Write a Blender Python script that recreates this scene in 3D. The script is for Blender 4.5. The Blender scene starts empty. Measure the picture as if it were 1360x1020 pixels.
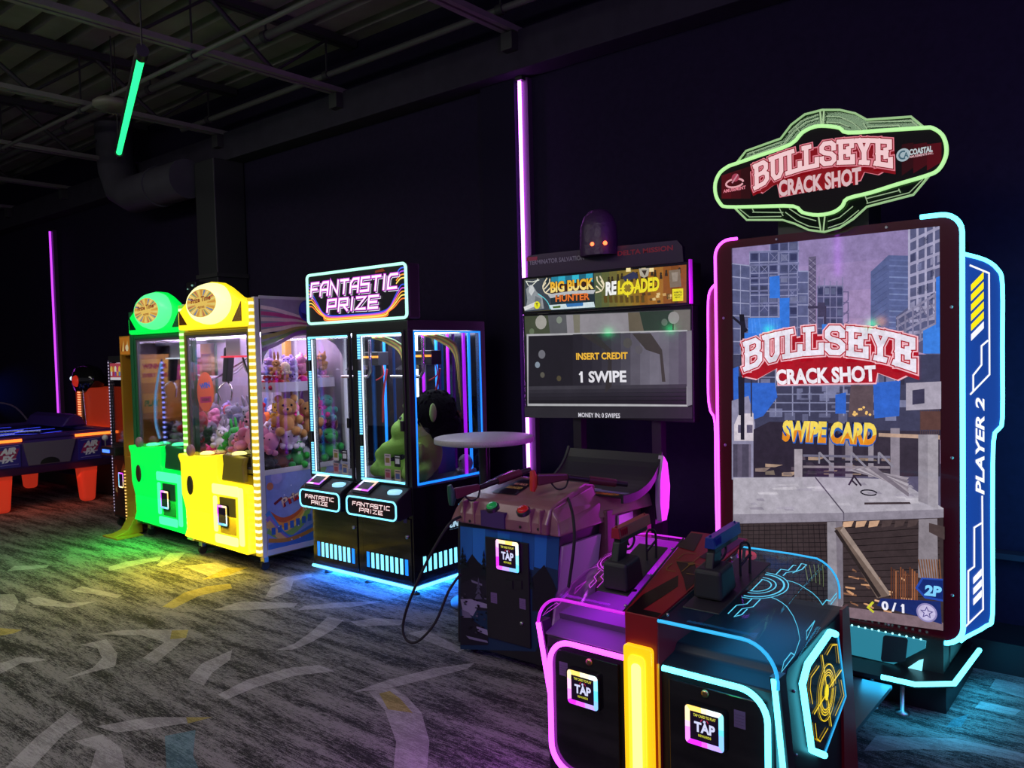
import bpy, math, random
from mathutils import Vector, Matrix
R = math.radians
rnd = random.Random(7)
sc = bpy.context.scene
COL = sc.collection

# ---------------------------------------------------------------- camera
FPX = 1071.34
CROT = Matrix(((0.77289394, -0.00592256, 0.63450759),
               (0.63407241, 0.04539382, -0.77194014),
               (-0.02423086, 0.99895161, 0.03883994)))
CLOC = Vector((0, 0, 1.6))
cam = bpy.data.cameras.new('camera')
cam.sensor_width = 36.0
cam.lens = FPX / 1360 * 36.0
cam.clip_start = 0.05
camo = bpy.data.objects.new('camera', cam)
COL.objects.link(camo)
camo.matrix_world = Matrix.Translation(CLOC) @ CROT.to_4x4()
sc.camera = camo

# ---------------------------------------------------------------- world, general light, exposure
AMB = 0.11
world = bpy.data.worlds.new('room_ambient'); sc.world = world
world.use_nodes = True
world.node_tree.nodes['Background'].inputs[0].default_value = (0.82, 0.80, 0.98, 1)
world.node_tree.nodes['Background'].inputs[1].default_value = AMB
sc.view_settings.view_transform = 'Standard'
sc.view_settings.look = 'None'
sc.view_settings.exposure = 0.0
sc.view_settings.gamma = 1.0
sc.view_settings.use_curve_mapping = False
sc.cycles.max_bounces = 8
sc.cycles.transparent_max_bounces = 24
sc.cycles.sample_clamp_indirect = 4.0
sc.cycles.caustics_reflective = False
sc.cycles.caustics_refractive = False

def area(name, loc, rot, sx, sy, power, col, spread=180):
    l = bpy.data.lights.new(name, 'AREA'); l.shape = 'RECTANGLE'
    l.size = sx; l.size_y = sy; l.energy = power; l.color = col; l.spread = R(spread)
    o = bpy.data.objects.new(name, l); COL.objects.link(o)
    o.location = loc; o.rotation_euler = rot
    return o
# the dim house lights behind and to the left of the camera
area('house_light', (-2.6, -1.2, 3.7), (R(20), 0, 0), 3.0, 1.2, 70, (1.0, 0.96, 0.90))
area('house_light', (-6.8, 0.6, 3.7), (R(15), 0, 0), 2.4, 1.2, 42, (1.0, 0.95, 0.86))
# purple tubes on the opposite side of the hall
area('purple_house_light', (1.6, 0.4, 3.4), (R(45), 0, R(25)), 0.2, 2.4, 45, (0.40, 0.08, 1.0))

# ---------------------------------------------------------------- helpers
def lin(c):
    c = c / 255.0
    return c / 12.92 if c <= 0.04045 else ((c + 0.055) / 1.055) ** 2.4
def hx(s, k=1.0):
    s = s.lstrip('#')
    return tuple(lin(int(s[i:i + 2], 16)) * k for i in (0, 2, 4))
def ray(px, py):
    return CROT @ Vector((px - 680, -(py - 510), -FPX))
def at(px, py, x=None, y=None, z=None):
    """the point of the room seen at a photo pixel, on the plane x, y or z = const"""
    r = ray(px, py)
    if x is not None: t = (x - CLOC.x) / r.x
    elif y is not None: t = (y - CLOC.y) / r.y
    else: t = (z - CLOC.z) / r.z
    return CLOC + r * t

MATS = {}
def mat(name, col=(0.5, 0.5, 0.5), rough=0.5, metal=0.0, emit=None, strength=0.0, bump=0.0, bscale=60.0, var=0.0, coat=0.0, spec=0.5):
    if name in MATS: return MATS[name]
    m = bpy.data.materials.new(name); m.use_nodes = True
    nt = m.node_tree; b = nt.nodes['Principled BSDF']
    b.inputs['Base Color'].default_value = (*col, 1)
    b.inputs['Roughness'].default_value = rough
    b.inputs['Metallic'].default_value = metal
    b.inputs['Coat Weight'].default_value = coat
    b.inputs['Specular IOR Level'].default_value = spec
    if emit:
        b.inputs['Emission Color'].default_value = (*emit, 1)
        b.inputs['Emission Strength'].default_value = strength
    if bump or var:
        tc = nt.nodes.new('ShaderNodeTexCoord'); n = nt.nodes.new('ShaderNodeTexNoise')
        n.inputs['Scale'].default_value = bscale; n.inputs['Detail'].default_value = 3
        nt.links.new(tc.outputs['Object'], n.inputs['Vector'])
        if bump:
            bp = nt.nodes.new('ShaderNodeBump'); bp.inputs['Strength'].default_value = bump; bp.inputs['Distance'].default_value = 0.01
            nt.links.new(n.outputs[0], bp.inputs['Height']); nt.links.new(bp.outputs[0], b.inputs['Normal'])
        if var:
            mx = nt.nodes.new('ShaderNodeMix'); mx.data_type = 'RGBA'
            mx.inputs[6].default_value = (*[c * (1 - var) for c in col], 1)
            mx.inputs[7].default_value = (*[min(1, c * (1 + var)) for c in col], 1)
            nt.links.new(n.outputs[0], mx.inputs[0]); nt.links.new(mx.outputs[2], b.inputs['Base Color'])
    MATS[name] = m
    return m
def glow(name, col, strength, base=None):
    return mat(name, base or tuple(min(0.8, c) for c in col), 0.35, emit=col, strength=strength)
def glass(name, tint=(1, 1, 1), refl=0.06, rough=0.02, tcol=None, k=0.6):
    if name in MATS: return MATS[name]
    m = bpy.data.materials.new(name); m.use_nodes = True
    nt = m.node_tree; nt.nodes.clear()
    o = nt.nodes.new('ShaderNodeOutputMaterial'); t = nt.nodes.new('ShaderNodeBsdfTransparent')
    g = nt.nodes.new('ShaderNodeBsdfGlossy'); mx = nt.nodes.new('ShaderNodeMixShader')
    t.inputs[0].default_value = (*(tcol or tint), 1); g.inputs[0].default_value = (*tint, 1)
    g.inputs['Roughness'].default_value = rough
    lw = nt.nodes.new('ShaderNodeLayerWeight'); lw.inputs[0].default_value = 0.12
    ad = nt.nodes.new('ShaderNodeMath'); ad.operation = 'MULTIPLY_ADD'; ad.use_clamp = True
    ad.inputs[1].default_value = k; ad.inputs[2].default_value = refl
    nt.links.new(lw.outputs[0], ad.inputs[0]); nt.links.new(ad.outputs[0], mx.inputs[0])
    nt.links.new(t.outputs[0], mx.inputs[1]); nt.links.new(g.outputs[0], mx.inputs[2]); nt.links.new(mx.outputs[0], o.inputs[0])
    MATS[name] = m
    return m
def artmat(name, emit=0.0, rough=0.3, noise=0.0, nscale=40.0, spec=0.5):
    """one material for drawn pictures: each face of the picture carries its own ink colour"""
    if name in MATS: return MATS[name]
    m = bpy.data.materials.new(name); m.use_nodes = True
    nt = m.node_tree; b = nt.nodes['Principled BSDF']; b.inputs['Roughness'].default_value = rough
    b.inputs['Specular IOR Level'].default_value = spec
    a = nt.nodes.new('ShaderNodeAttribute'); a.attribute_name = 'ink'
    src = a.outputs['Color']
    if noise:
        tc = nt.nodes.new('ShaderNodeTexCoord'); n = nt.nodes.new('ShaderNodeTexNoise'); n.inputs['Scale'].default_value = nscale
        n.inputs['Detail'].default_value = 6; n.inputs['Roughness'].default_value = 0.7
        nt.links.new(tc.outputs['Object'], n.inputs['Vector'])
        mr = nt.nodes.new('ShaderNodeMapRange'); mr.inputs[1].default_value = 0.3; mr.inputs[2].default_value = 0.7
        mr.inputs[3].default_value = 1 - noise; mr.inputs[4].default_value = 1 + noise
        nt.links.new(n.outputs[0], mr.inputs[0])
        mm = nt.nodes.new('ShaderNodeVectorMath'); mm.operation = 'SCALE'
        nt.links.new(src, mm.inputs[0]); nt.links.new(mr.outputs[0], mm.inputs['Scale']); src = mm.outputs[0]
    if emit:
        b.inputs['Base Color'].default_value = (0.01, 0.01, 0.01, 1)
        nt.links.new(src, b.inputs['Emission Color']); b.inputs['Emission Strength'].default_value = emit
    else:
        nt.links.new(src, b.inputs['Base Color'])
    MATS[name] = m
    return m

class MB:
    """collects shapes in room coordinates; build() links them as ONE mesh object"""
    def __init__(s): s.v = []; s.f = []; s.c = []; s.sm = []; s.ink = None; s.M = None; s.mi = []; s.slot = 0
    def add(s, vs, fs, smooth=False):
        k = len(s.v)
        for p in vs:
            p = Vector(p)
            s.v.append(s.M @ p if s.M is not None else p)
        for f in fs:
            s.f.append([i + k for i in f]); s.c.append(s.ink); s.sm.append(smooth); s.mi.append(s.slot)
        return s
    def box(s, x0, x1, y0, y1, z0, z1):
        v = [(x, y, z) for z in (z0, z1) for y in (y0, y1) for x in (x0, x1)]
        return s.add(v, [(0, 2, 3, 1), (4, 5, 7, 6), (0, 1, 5, 4), (2, 6, 7, 3), (0, 4, 6, 2), (1, 3, 7, 5)])
    def hexa(s, b, t):
        """four bottom points, four top points, both counter-clockwise from above"""
        return s.add(list(b) + list(t), [(3, 2, 1, 0), (4, 5, 6, 7), (0, 1, 5, 4), (1, 2, 6, 5), (2, 3, 7, 6), (3, 0, 4, 7)])
    def prism(s, pts, axis, a, b, smooth=False):
        n = len(pts)
        def mk(p, d): return {'x': (d, p[0], p[1]), 'y': (p[0], d, p[1]), 'z': (p[0], p[1], d)}[axis]
        v = [mk(p, a) for p in pts] + [mk(p, b) for p in pts]
        f = [tuple(range(n)), tuple(range(2 * n - 1, n - 1, -1))]
        f += [(i, i + n, (i + 1) % n + n, (i + 1) % n) for i in range(n)]
        return s.add(v, f)
    def frame(s, pts, axis, a, b, inner):
        """ring between an outline and an inner outline of as many points"""
        n = len(pts)
        def mk(p, d): return {'x': (d, p[0], p[1]), 'y': (p[0], d, p[1]), 'z': (p[0], p[1], d)}[axis]
        v = [mk(p, a) for p in pts] + [mk(p, b) for p in pts] + [mk(p, a) for p in inner] + [mk(p, b) for p in inner]
        f = []
        for i in range(n):
            j = (i + 1) % n
            f += [(i, i + n, j + n, j), (i + 2 * n, j + 2 * n, j + 3 * n, i + 3 * n), (i, j, j + 2 * n, i + 2 * n), (i + n, i + 3 * n, j + 3 * n, j + n)]
        return s.add(v, f)
    def rframe(s, x0, x1, z0, z1, w, y0, y1):
        return s.frame([(x0, z0), (x1, z0), (x1, z1), (x0, z1)], 'y', y0, y1, [(x0 + w, z0 + w), (x1 - w, z0 + w), (x1 - w, z1 - w), (x0 + w, z1 - w)])
    def tube(s, path, r, n=8, closed=False, flat=None):
        path = [Vector(p) for p in path]; m = len(path); vs = []; up = None
        for i, p in enumerate(path):
            if closed: d = path[(i + 1) % m] - path[i - 1]
            else: d = path[min(i + 1, m - 1)] - path[max(i - 1, 0)]
            d.normalize()
            if up is None:
                up = Vector((0, 0, 1)) if abs(d.z) < 0.9 else Vector((0, 1, 0))
            a = d.cross(up)
            if a.length < 1e-5: a = d.orthogonal()
            a.normalize(); b = a.cross(d); b.normalize(); up = b
            rr = r[i] if isinstance(r, (list, tuple)) else r
            for k in range(n):
                t = 2 * math.pi * k / n
                vs.append(p + a * (rr * math.cos(t)) + b * (rr * math.sin(t)))
        fs = []
        for i in range(m if closed else m - 1):
            i2 = (i + 1) % m
            for k in range(n):
                k2 = (k + 1) % n
                fs.append((i * n + k, i * n + k2, i2 * n + k2, i2 * n + k))
        s.add(vs, fs, True)
        if not closed: s.add(vs[:n], [tuple(range(n - 1, -1, -1))]); s.add(vs[-n:], [tuple(range(n))])
        return s
    def lathe(s, prof, c, n=24, axis='z', sx=1.0, sy=1.0):
        vs = []
        for r, h in prof:
            for k in range(n):
                t = 2 * math.pi * k / n; a, b = r * math.cos(t) * sx, r * math.sin(t) * sy
                vs.append({'z': (c[0] + a, c[1] + b, c[2] + h), 'y': (c[0] + a, c[1] - h, c[2] + b), 'x': (c[0] + h, c[1] + a, c[2] + b)}[axis])
        m = len(prof); fs = [(i * n + k, i * n + (k + 1) % n, (i + 1) * n + (k + 1) % n, (i + 1) * n + k) for i in range(m - 1) for k in range(n)]
        s.add(vs, fs, True)
        s.add(vs[:n], [tuple(range(n - 1, -1, -1))]); s.add(vs[-n:], [tuple(range(n))])
        return s
    def ball(s, c, r, nu=14, nv=9):
        if not isinstance(r, (tuple, list)): r = (r, r, r)
        vs = [(c[0], c[1], c[2] - r[2])]
        for j in range(1, nv):
            t = math.pi * j / nv
            for k in range(nu):
                p = 2 * math.pi * k / nu
                vs.append((c[0] + r[0] * math.sin(t) * math.cos(p), c[1] + r[1] * math.sin(t) * math.sin(p), c[2] - r[2] * math.cos(t)))
        vs.append((c[0], c[1], c[2] + r[2])); e = len(vs) - 1; fs = []
        for k in range(nu):
            k2 = (k + 1) % nu
            fs.append((0, 1 + k2, 1 + k)); fs.append((e, e - nu + k, e - nu + k2))
            for j in range(nv - 2): fs.append((1 + j * nu + k, 1 + j * nu + k2, 1 + (j + 1) * nu + k2, 1 + (j + 1) * nu + k))
        return s.add(vs, fs, True)
    def build(s, name, m, parent=None, bev=0.0, seg=2, smooth=False, remesh=0.0, origin=None):
        me = bpy.data.meshes.new(name)
        org = Vector(origin) if origin is not None else (Vector(ORG.get(parent.name, (0, 0, 0))) if parent else Vector((0, 0, 0)))
        me.from_pydata([tuple(p - org) for p in s.v], [], s.f)
        ms = m if isinstance(m, (list, tuple)) else [m]
        for q in ms: me.materials.append(q)
        me.polygons.foreach_set('use_smooth', [bool(a or smooth) for a in s.sm])
        if len(ms) > 1: me.polygons.foreach_set('material_index', s.mi)
        if any(c is not None for c in s.c):
            at_ = me.attributes.new('ink', 'FLOAT_COLOR', 'CORNER'); i = 0
            for poly, c in zip(me.polygons, s.c):
                for _ in poly.loop_indices:
                    at_.data[i].color = (*(c or (0, 0, 0)), 1); i += 1
        me.validate(); me.update()
        o = bpy.data.objects.new(name, me); COL.objects.link(o)
        if parent: o.parent = parent; ORG[o.name] = org
        elif origin is not None: o.location = org; ORG[o.name] = org
        if remesh:
            md = o.modifiers.new('weld', 'REMESH'); md.mode = 'VOXEL'; md.voxel_size = remesh; md.use_smooth_shade = True
            ms_ = o.modifiers.new('soft', 'SMOOTH'); ms_.factor = 0.5; ms_.iterations = 6
        if bev:
            md = o.modifiers.new('edge', 'BEVEL'); md.width = bev; md.segments = seg; md.limit_method = 'ANGLE'; md.angle_limit = R(40)
        return o
ORG = {}
def tag(o, label, cat, group=None, kind=None):
    if label: o['label'] = label
    if cat: o['category'] = cat
    if group: o['group'] = group
    if kind: o['kind'] = kind
    return o
def thing(name, loc, label, cat, group=None):
    o = bpy.data.objects.new(name, None); COL.objects.link(o); o.location = loc
    o.empty_display_size = 0.1
    ORG[o.name] = Vector(loc)
    return tag(o, label, cat, group)
def struct(o):
    o['kind'] = 'structure'; return o
def arc(cx, cy, r, a0, a1, n=8, ry=None):
    ry = ry or r
    return [(cx + r * math.cos(R(a0 + (a1 - a0) * i / n)), cy + ry * math.sin(R(a0 + (a1 - a0) * i / n))) for i in range(n + 1)]
def rrect(x0, x1, z0, z1, r, n=6):
    return arc(x1 - r, z0 + r, r, -90, 0, n) + arc(x1 - r, z1 - r, r, 0, 90, n) + arc(x0 + r, z1 - r, r, 90, 180, n) + arc(x0 + r, z0 + r, r, 180, 270, n)

# ------------------------------------------------------------- lettering
_tx = {}
def glyphs(text, bold=0.0, shear=0.0, spacing=1.0):
    """outline lettering as flat faces: (verts2d, faces, width, cap height)"""
    key = (text, bold, shear, spacing)
    if key in _tx: return _tx[key]
    cu = bpy.data.curves.new('lettering', 'FONT'); cu.body = text; cu.size = 1.0
    cu.offset = bold; cu.shear = shear; cu.space_character = spacing; cu.resolution_u = 3; cu.fill_mode = 'FRONT'
    ob = bpy.data.objects.new('lettering', cu); COL.objects.link(ob)
    bpy.context.view_layer.update()
    dg = bpy.context.evaluated_depsgraph_get(); ev = ob.evaluated_get(dg); me = ev.to_mesh()
    vs = [(v.co.x, v.co.y) for v in me.vertices]; fs = [tuple(p.vertices) for p in me.polygons]
    ev.to_mesh_clear(); bpy.data.objects.remove(ob); bpy.data.curves.remove(cu)
    x0 = min(v[0] for v in vs); x1 = max(v[0] for v in vs); y0 = min(v[1] for v in vs); y1 = max(v[1] for v in vs)
    vs = [((a - x0) / (x1 - x0), (b - y0) / (y1 - y0)) for a, b in vs]
    _tx[key] = (vs, fs, x1 - x0, y1 - y0)
    return _tx[key]
# two block alphabets drawn as strokes in a unit box: strokes are polylines, thickened
TECH = {'F': [[(0, 0), (0, 1), (1, 1)], [(0, .52), (.8, .52)]], 'A': [[(0, 0), (0, .7), (.3, 1), (1, 1), (1, 0)], [(.25, .4), (1, .4)]],
        'N': [[(0, 0), (0, 1), (1, 0), (1, 1)]], 'T': [[(0, 1), (1, 1)], [(.5, 1), (.5, 0)]], 'S': [[(1, 1), (0, 1), (0, .5), (1, .5), (1, 0), (0, 0)]],
        'I': [[(.5, 0), (.5, 1)]], 'C': [[(1, 1), (.2, 1), (0, .8), (0, 0), (1, 0)]], 'P': [[(0, 0), (0, 1), (1, 1), (1, .42), (.15, .42)]],
        'R': [[(0, 0), (0, 1), (1, 1), (1, .45), (.2, .45)], [(.5, .45), (1, 0)]], 'Z': [[(0, 1), (1, 1), (0, 0), (1, 0)]],
        'E': [[(1, 1), (0, 1), (0, 0), (1, 0)], [(0, .5), (.85, .5)]]}
SLAB = {'B': [[(.12, 0), (.12, 1)], [(0, 1), (.7, 1), (.92, .86), (.92, .66), (.7, .53), (.12, .53)], [(.7, .53), (1, .38), (1, .14), (.75, 0), (0, 0)]],
        'U': [[(.16, 1), (.16, .2), (.35, 0), (.65, 0), (.84, .2), (.84, 1)], [(0, 1), (.36, 1)], [(.64, 1), (1, 1)]],
        'L': [[(.18, 1), (.18, 0)], [(0, 1), (.42, 1)], [(0, 0), (1, 0), (1, .3)]],
        'S': [[(.95, .72), (.95, .88), (.75, 1), (.25, 1), (.05, .85), (.05, .66), (.25, .55), (.75, .46), (.97, .32), (.97, .14), (.75, 0), (.25, 0), (.05, .14), (.05, .28)]],
        'E': [[(.15, 0), (.15, 1)], [(0, 1), (.95, 1), (.95, .76)], [(.15, .5), (.7, .5)], [(.7, .36), (.7, .64)], [(0, 0), (1, 0), (1, .26)]],
        'Y': [[(.14, 1), (.5, .45), (.86, 1)], [(.5, .45), (.5, 0)], [(-.04, 1), (.34, 1)], [(.66, 1), (1.04, 1)], [(.28, 0), (.72, 0)]]}
def band(pts, w, closed=False):
    """quads along a 2D polyline with mitred joints and square ends"""
    P = [Vector(p) for p in pts]; n = len(P); L = []; Q = []
    for i in range(n):
        a = P[i - 1] if (i > 0 or closed) else None
        b = P[(i + 1) % n] if (i < n - 1 or closed) else None
        d1 = (P[i] - a).normalized() if a is not None else None
        d2 = (b - P[i]).normalized() if b is not None else None
        if d1 is None: d1 = d2
        if d2 is None: d2 = d1
        n1 = Vector((-d1.y, d1.x)); n2 = Vector((-d2.y, d2.x)); m = n1 + n2
        if m.length < 0.2: m = n1.copy()
        m.normalize(); k = 1.0 / max(0.45, m.dot(n1))
        L.append(P[i] + m * (w / 2 * k)); Q.append(P[i] - m * (w / 2 * k))
    rng = range(n) if closed else range(n - 1)
    return [[L[i], Q[i], Q[(i + 1) % n], L[(i + 1) % n]] for i in rng]

class Art:
    """a flat printed or lit picture on a plane of the room: ink laid on in thin layers"""
    def __init__(s, o, u, v, step=0.0002):
        s.o = Vector(o); s.u = Vector(u).normalized(); s.v = Vector(v).normalized(); s.n = s.u.cross(s.v).normalized()
        s.d = 0.0; s.step = step; s.mb = MB()
    def px(s, x, y):
        r = ray(x, y); t = (s.o - CLOC).dot(s.n) / r.dot(s.n); p = CLOC + r * t - s.o
        return (p.dot(s.u), p.dot(s.v))
    def P3(s, a, b): return s.o + s.u * a + s.v * b + s.n * s.d
    def poly(s, pts, c, layer=True, px=False):
        if px: pts = [s.px(*p) for p in pts]
        if layer: s.d += s.step
        s.mb.ink = hx(c) if isinstance(c, str) else c
        s.mb.add([s.P3(*p) for p in pts], [tuple(range(len(pts)))]); return s
    def rect(s, x0, y0, x1, y1, c, **k): return s.poly([(x0, y0), (x1, y0), (x1, y1), (x0, y1)], c, **k)
    def prect(s, x0, y0, x1, y1, c, **k): return s.poly([(x0, y1), (x1, y1), (x1, y0), (x0, y0)], c, px=True, **k)
    def line(s, pts, w, c, closed=False, px=False, layer=True):
        if px: pts = [s.px(*p) for p in pts]
        if layer: s.d += s.step
        for q in band(pts, w, closed): s.poly(q, c, layer=False)
        return s
    def disc(s, x, y, r, c, n=20, ry=None, px=False):
        if px: x, y = s.px(x, y)
        return s.poly(arc(x, y, r, 0, 360 * (n - 1) / n, n - 1, ry), c)
    def words(s, text, p0, p1, h, c, bold=0.03, shear=0.0, px=False, grow=0.0, warp=None, two=None):
        """lettering from baseline point p0 to p1, capital height h; grow adds an outline"""
        if px: p0 = s.px(*p0); p1 = s.px(*p1)
        vs, fs, w, hh = glyphs(text, bold, shear)
        p0 = Vector(p0); p1 = Vector(p1); d = p1 - p0; L = d.length; d.normalize(); q = Vector((-d.y, d.x))
        s.d += s.step; s.mb.ink = hx(c) if isinstance(c, str) else c
        if text[0] == '1':
            # the flag of the figure one
            e1 = L * {'1 SWIPE': .055, '1P': .3}.get(text, .5)
            s.line([tuple(p0 + d * e1 * .45 + q * h * .93), tuple(p0 - d * e1 * .55 + q * h * .70)], h * (.10 + bold), s.mb.ink, layer=False)
        out = []
        for a, b in vs:
            if warp: a, b = warp(a, b)
            out.append(s.P3(*(p0 + d * (a * L) + q * (b * h))))
        if two:
            k1 = s.mb.ink; k2 = hx(two)
            for f in fs:
                m = sum(vs[i][1] for i in f) / len(f); s.mb.ink = k1 if m > 0.42 else k2
                s.mb.add([out[i] for i in f], [tuple(range(len(f)))])
        else: s.mb.add(out, fs)
        return s
    def blocks(s, text, p0, p1, h, w, c, font=TECH, gap=0.22, shear=0.0, px=False, warp=None, grow=0.0, shift=(0, 0), layer=True):
        if px: p0 = s.px(*p0); p1 = s.px(*p1)
        p0 = Vector(p0); p1 = Vector(p1); d = p1 - p0; L = d.length; d.normalize(); q = Vector((-d.y, d.x))
        ws = [0.3 if ch == 'I' else 1.0 for ch in text]; tot = sum(ws) + gap * (len(text) - 1); cw = L / tot; x = 0
        if layer: s.d += s.step
        for ch, k in zip(text, ws):
            for st in font[ch]:
                pts = []
                for a, b in st:
                    aa = x + (a - (0.35 if ch == 'I' else 0)) * cw if ch == 'I' else x + a * cw
                    b2 = b
                    if warp: aa_, b2 = warp(aa / L, b); aa = aa_ * L
                    p = p0 + d * (aa + shear * b2 * h + shift[0]) + q * (b2 * h + shift[1]); pts.append((p.x, p.y))
                # square stroke ends
                e = [Vector(p) for p in pts]
                d0 = (e[0] - e[1]).normalized(); d1 = (e[-1] - e[-2]).normalized()
                e[0] = e[0] + d0 * (w + grow) / 2; e[-1] = e[-1] + d1 * (w + grow) / 2
                for quad in band([tuple(p) for p in e], w + grow): s.poly(quad, c, layer=False)
            x += (k + gap) * cw
        return s
    def build(s, name, m, parent): return s.mb.build(name, m, parent)

BLACK = mat('black_powder_coat', (0.012, 0.012, 0.014), 0.45)
SATIN = mat('black_satin_plastic', (0.016, 0.016, 0.018), 0.3)
GLOSSK = mat('black_gloss_panel', (0.008, 0.008, 0.01), 0.12, coat=0.4)
RUBBER = mat('black_rubber', (0.012, 0.012, 0.012), 0.75)
STEEL = mat('brushed_steel', (0.45, 0.45, 0.47), 0.35, metal=1.0)
CHROME = mat('chrome', (0.75, 0.75, 0.77), 0.15, metal=1.0)
WHITEP = mat('white_panel', (0.62, 0.6, 0.63), 0.5)
LAMPART = artmat('backlit_print', emit=1.0, rough=0.5, spec=0.1)
SCREEN = artmat('lit_screen', emit=1.0, rough=0.06, noise=0.22, nscale=26.0)
PRINT = artmat('printed_vinyl', rough=0.35)
PANE = glass('clear_pane')
# ================================================================ the room
WY = 4.75
# ---- carpet
def carpet(name, dark, light, tint=(1, 1, 1)):
    m = bpy.data.materials.new(name); m.use_nodes = True; nt = m.node_tree; b = nt.nodes['Principled BSDF']
    b.inputs['Roughness'].default_value = 0.95; b.inputs['Specular IOR Level'].default_value = 0.1
    tc = nt.nodes.new('ShaderNodeTexCoord')
    def noise(sx, sy, scale, detail, rough):
        mp = nt.nodes.new('ShaderNodeMapping'); mp.inputs['Scale'].default_value = (sx, sy, 1)
        n = nt.nodes.new('ShaderNodeTexNoise'); n.inputs['Scale'].default_value = scale; n.inputs['Detail'].default_value = detail; n.inputs['Roughness'].default_value = rough
        nt.links.new(tc.outputs['Object'], mp.inputs[0]); nt.links.new(mp.outputs[0], n.inputs['Vector']); return n.outputs[0]
    a = noise(1.0, 7.0, 1.5, 5, 0.66); c = noise(6.0, 60.0, 2.6, 4, 0.75); g = noise(1, 1, 190, 2, 0.6); k = noise(1, 1, 42, 3, .7)
    def mad(x, y, wx, wy):
        m1 = nt.nodes.new('ShaderNodeMath'); m1.operation = 'MULTIPLY'; m1.inputs[1].default_value = wx; nt.links.new(x, m1.inputs[0])
        m2 = nt.nodes.new('ShaderNodeMath'); m2.operation = 'MULTIPLY_ADD'; m2.inputs[1].default_value = wy
        nt.links.new(y, m2.inputs[0]); nt.links.new(m1.outputs[0], m2.inputs[2]); return m2.outputs[0]
    f = mad(mad(mad(a, c, 0.36, 0.34), k, 1.0, 0.12), g, 1.0, 0.18)
    rp = nt.nodes.new('ShaderNodeValToRGB')
    rp.color_ramp.elements[0].position = 0.462; rp.color_ramp.elements[0].color = (*dark, 1)
    rp.color_ramp.elements[1].position = 0.542; rp.color_ramp.elements[1].color = (*light, 1)
    nt.links.new(f, rp.inputs[0]); nt.links.new(rp.outputs[0], b.inputs['Base Color'])
    bp = nt.nodes.new('ShaderNodeBump'); bp.inputs['Strength'].default_value = 0.5; bp.inputs['Distance'].default_value = 0.004
    nt.links.new(g, bp.inputs['Height']); nt.links.new(bp.outputs[0], b.inputs['Normal'])
    return m
C0 = carpet('carpet_streaks', (0.026, 0.026, 0.025), (0.23, 0.226, 0.208))
C1 = carpet('carpet_pale_bands', (0.20, 0.195, 0.185), (0.36, 0.355, 0.335))
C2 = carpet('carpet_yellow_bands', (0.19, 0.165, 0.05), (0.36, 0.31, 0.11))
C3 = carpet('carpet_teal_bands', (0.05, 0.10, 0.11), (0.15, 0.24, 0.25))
fl = MB()
fl.add([(-22, -5, 0), (4, -5, 0), (4, 5, 0), (-22, 5, 0)], [(0, 1, 2, 3)])
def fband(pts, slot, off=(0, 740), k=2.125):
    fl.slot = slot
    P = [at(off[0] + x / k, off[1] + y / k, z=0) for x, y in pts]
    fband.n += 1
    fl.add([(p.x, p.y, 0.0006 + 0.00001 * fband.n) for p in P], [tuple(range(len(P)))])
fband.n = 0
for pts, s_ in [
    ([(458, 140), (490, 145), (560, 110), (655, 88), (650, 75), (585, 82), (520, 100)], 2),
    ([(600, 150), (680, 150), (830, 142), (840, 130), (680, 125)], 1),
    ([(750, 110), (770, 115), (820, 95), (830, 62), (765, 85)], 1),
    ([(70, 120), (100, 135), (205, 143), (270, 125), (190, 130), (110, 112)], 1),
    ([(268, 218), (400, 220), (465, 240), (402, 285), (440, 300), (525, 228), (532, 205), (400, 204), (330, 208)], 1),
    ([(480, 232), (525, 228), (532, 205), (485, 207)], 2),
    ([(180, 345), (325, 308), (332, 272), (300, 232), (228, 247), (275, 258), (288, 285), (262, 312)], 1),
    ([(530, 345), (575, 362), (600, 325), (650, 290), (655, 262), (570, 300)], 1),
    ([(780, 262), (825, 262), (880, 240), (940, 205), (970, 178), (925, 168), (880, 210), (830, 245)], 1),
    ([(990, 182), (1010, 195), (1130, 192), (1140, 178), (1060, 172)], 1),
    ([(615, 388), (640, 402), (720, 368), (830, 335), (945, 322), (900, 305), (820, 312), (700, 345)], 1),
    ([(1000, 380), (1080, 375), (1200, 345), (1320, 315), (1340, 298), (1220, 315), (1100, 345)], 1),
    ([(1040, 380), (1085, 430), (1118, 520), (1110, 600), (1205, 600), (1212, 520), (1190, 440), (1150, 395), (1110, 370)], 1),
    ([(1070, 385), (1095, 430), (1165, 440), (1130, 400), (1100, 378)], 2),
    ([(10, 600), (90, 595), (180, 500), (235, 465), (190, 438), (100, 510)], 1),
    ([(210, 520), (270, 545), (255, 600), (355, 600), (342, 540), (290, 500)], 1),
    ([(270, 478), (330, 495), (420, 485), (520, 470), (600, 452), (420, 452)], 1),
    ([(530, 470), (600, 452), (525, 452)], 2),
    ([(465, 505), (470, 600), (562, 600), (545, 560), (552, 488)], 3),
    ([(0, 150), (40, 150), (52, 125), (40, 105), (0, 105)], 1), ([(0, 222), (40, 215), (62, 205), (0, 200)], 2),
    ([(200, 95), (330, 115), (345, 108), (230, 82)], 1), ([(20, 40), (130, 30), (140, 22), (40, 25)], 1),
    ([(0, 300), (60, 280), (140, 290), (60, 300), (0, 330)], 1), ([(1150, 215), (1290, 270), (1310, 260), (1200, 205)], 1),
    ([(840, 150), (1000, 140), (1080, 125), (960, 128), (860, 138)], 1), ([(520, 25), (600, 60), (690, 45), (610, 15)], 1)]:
    fband(pts, s_)
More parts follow.
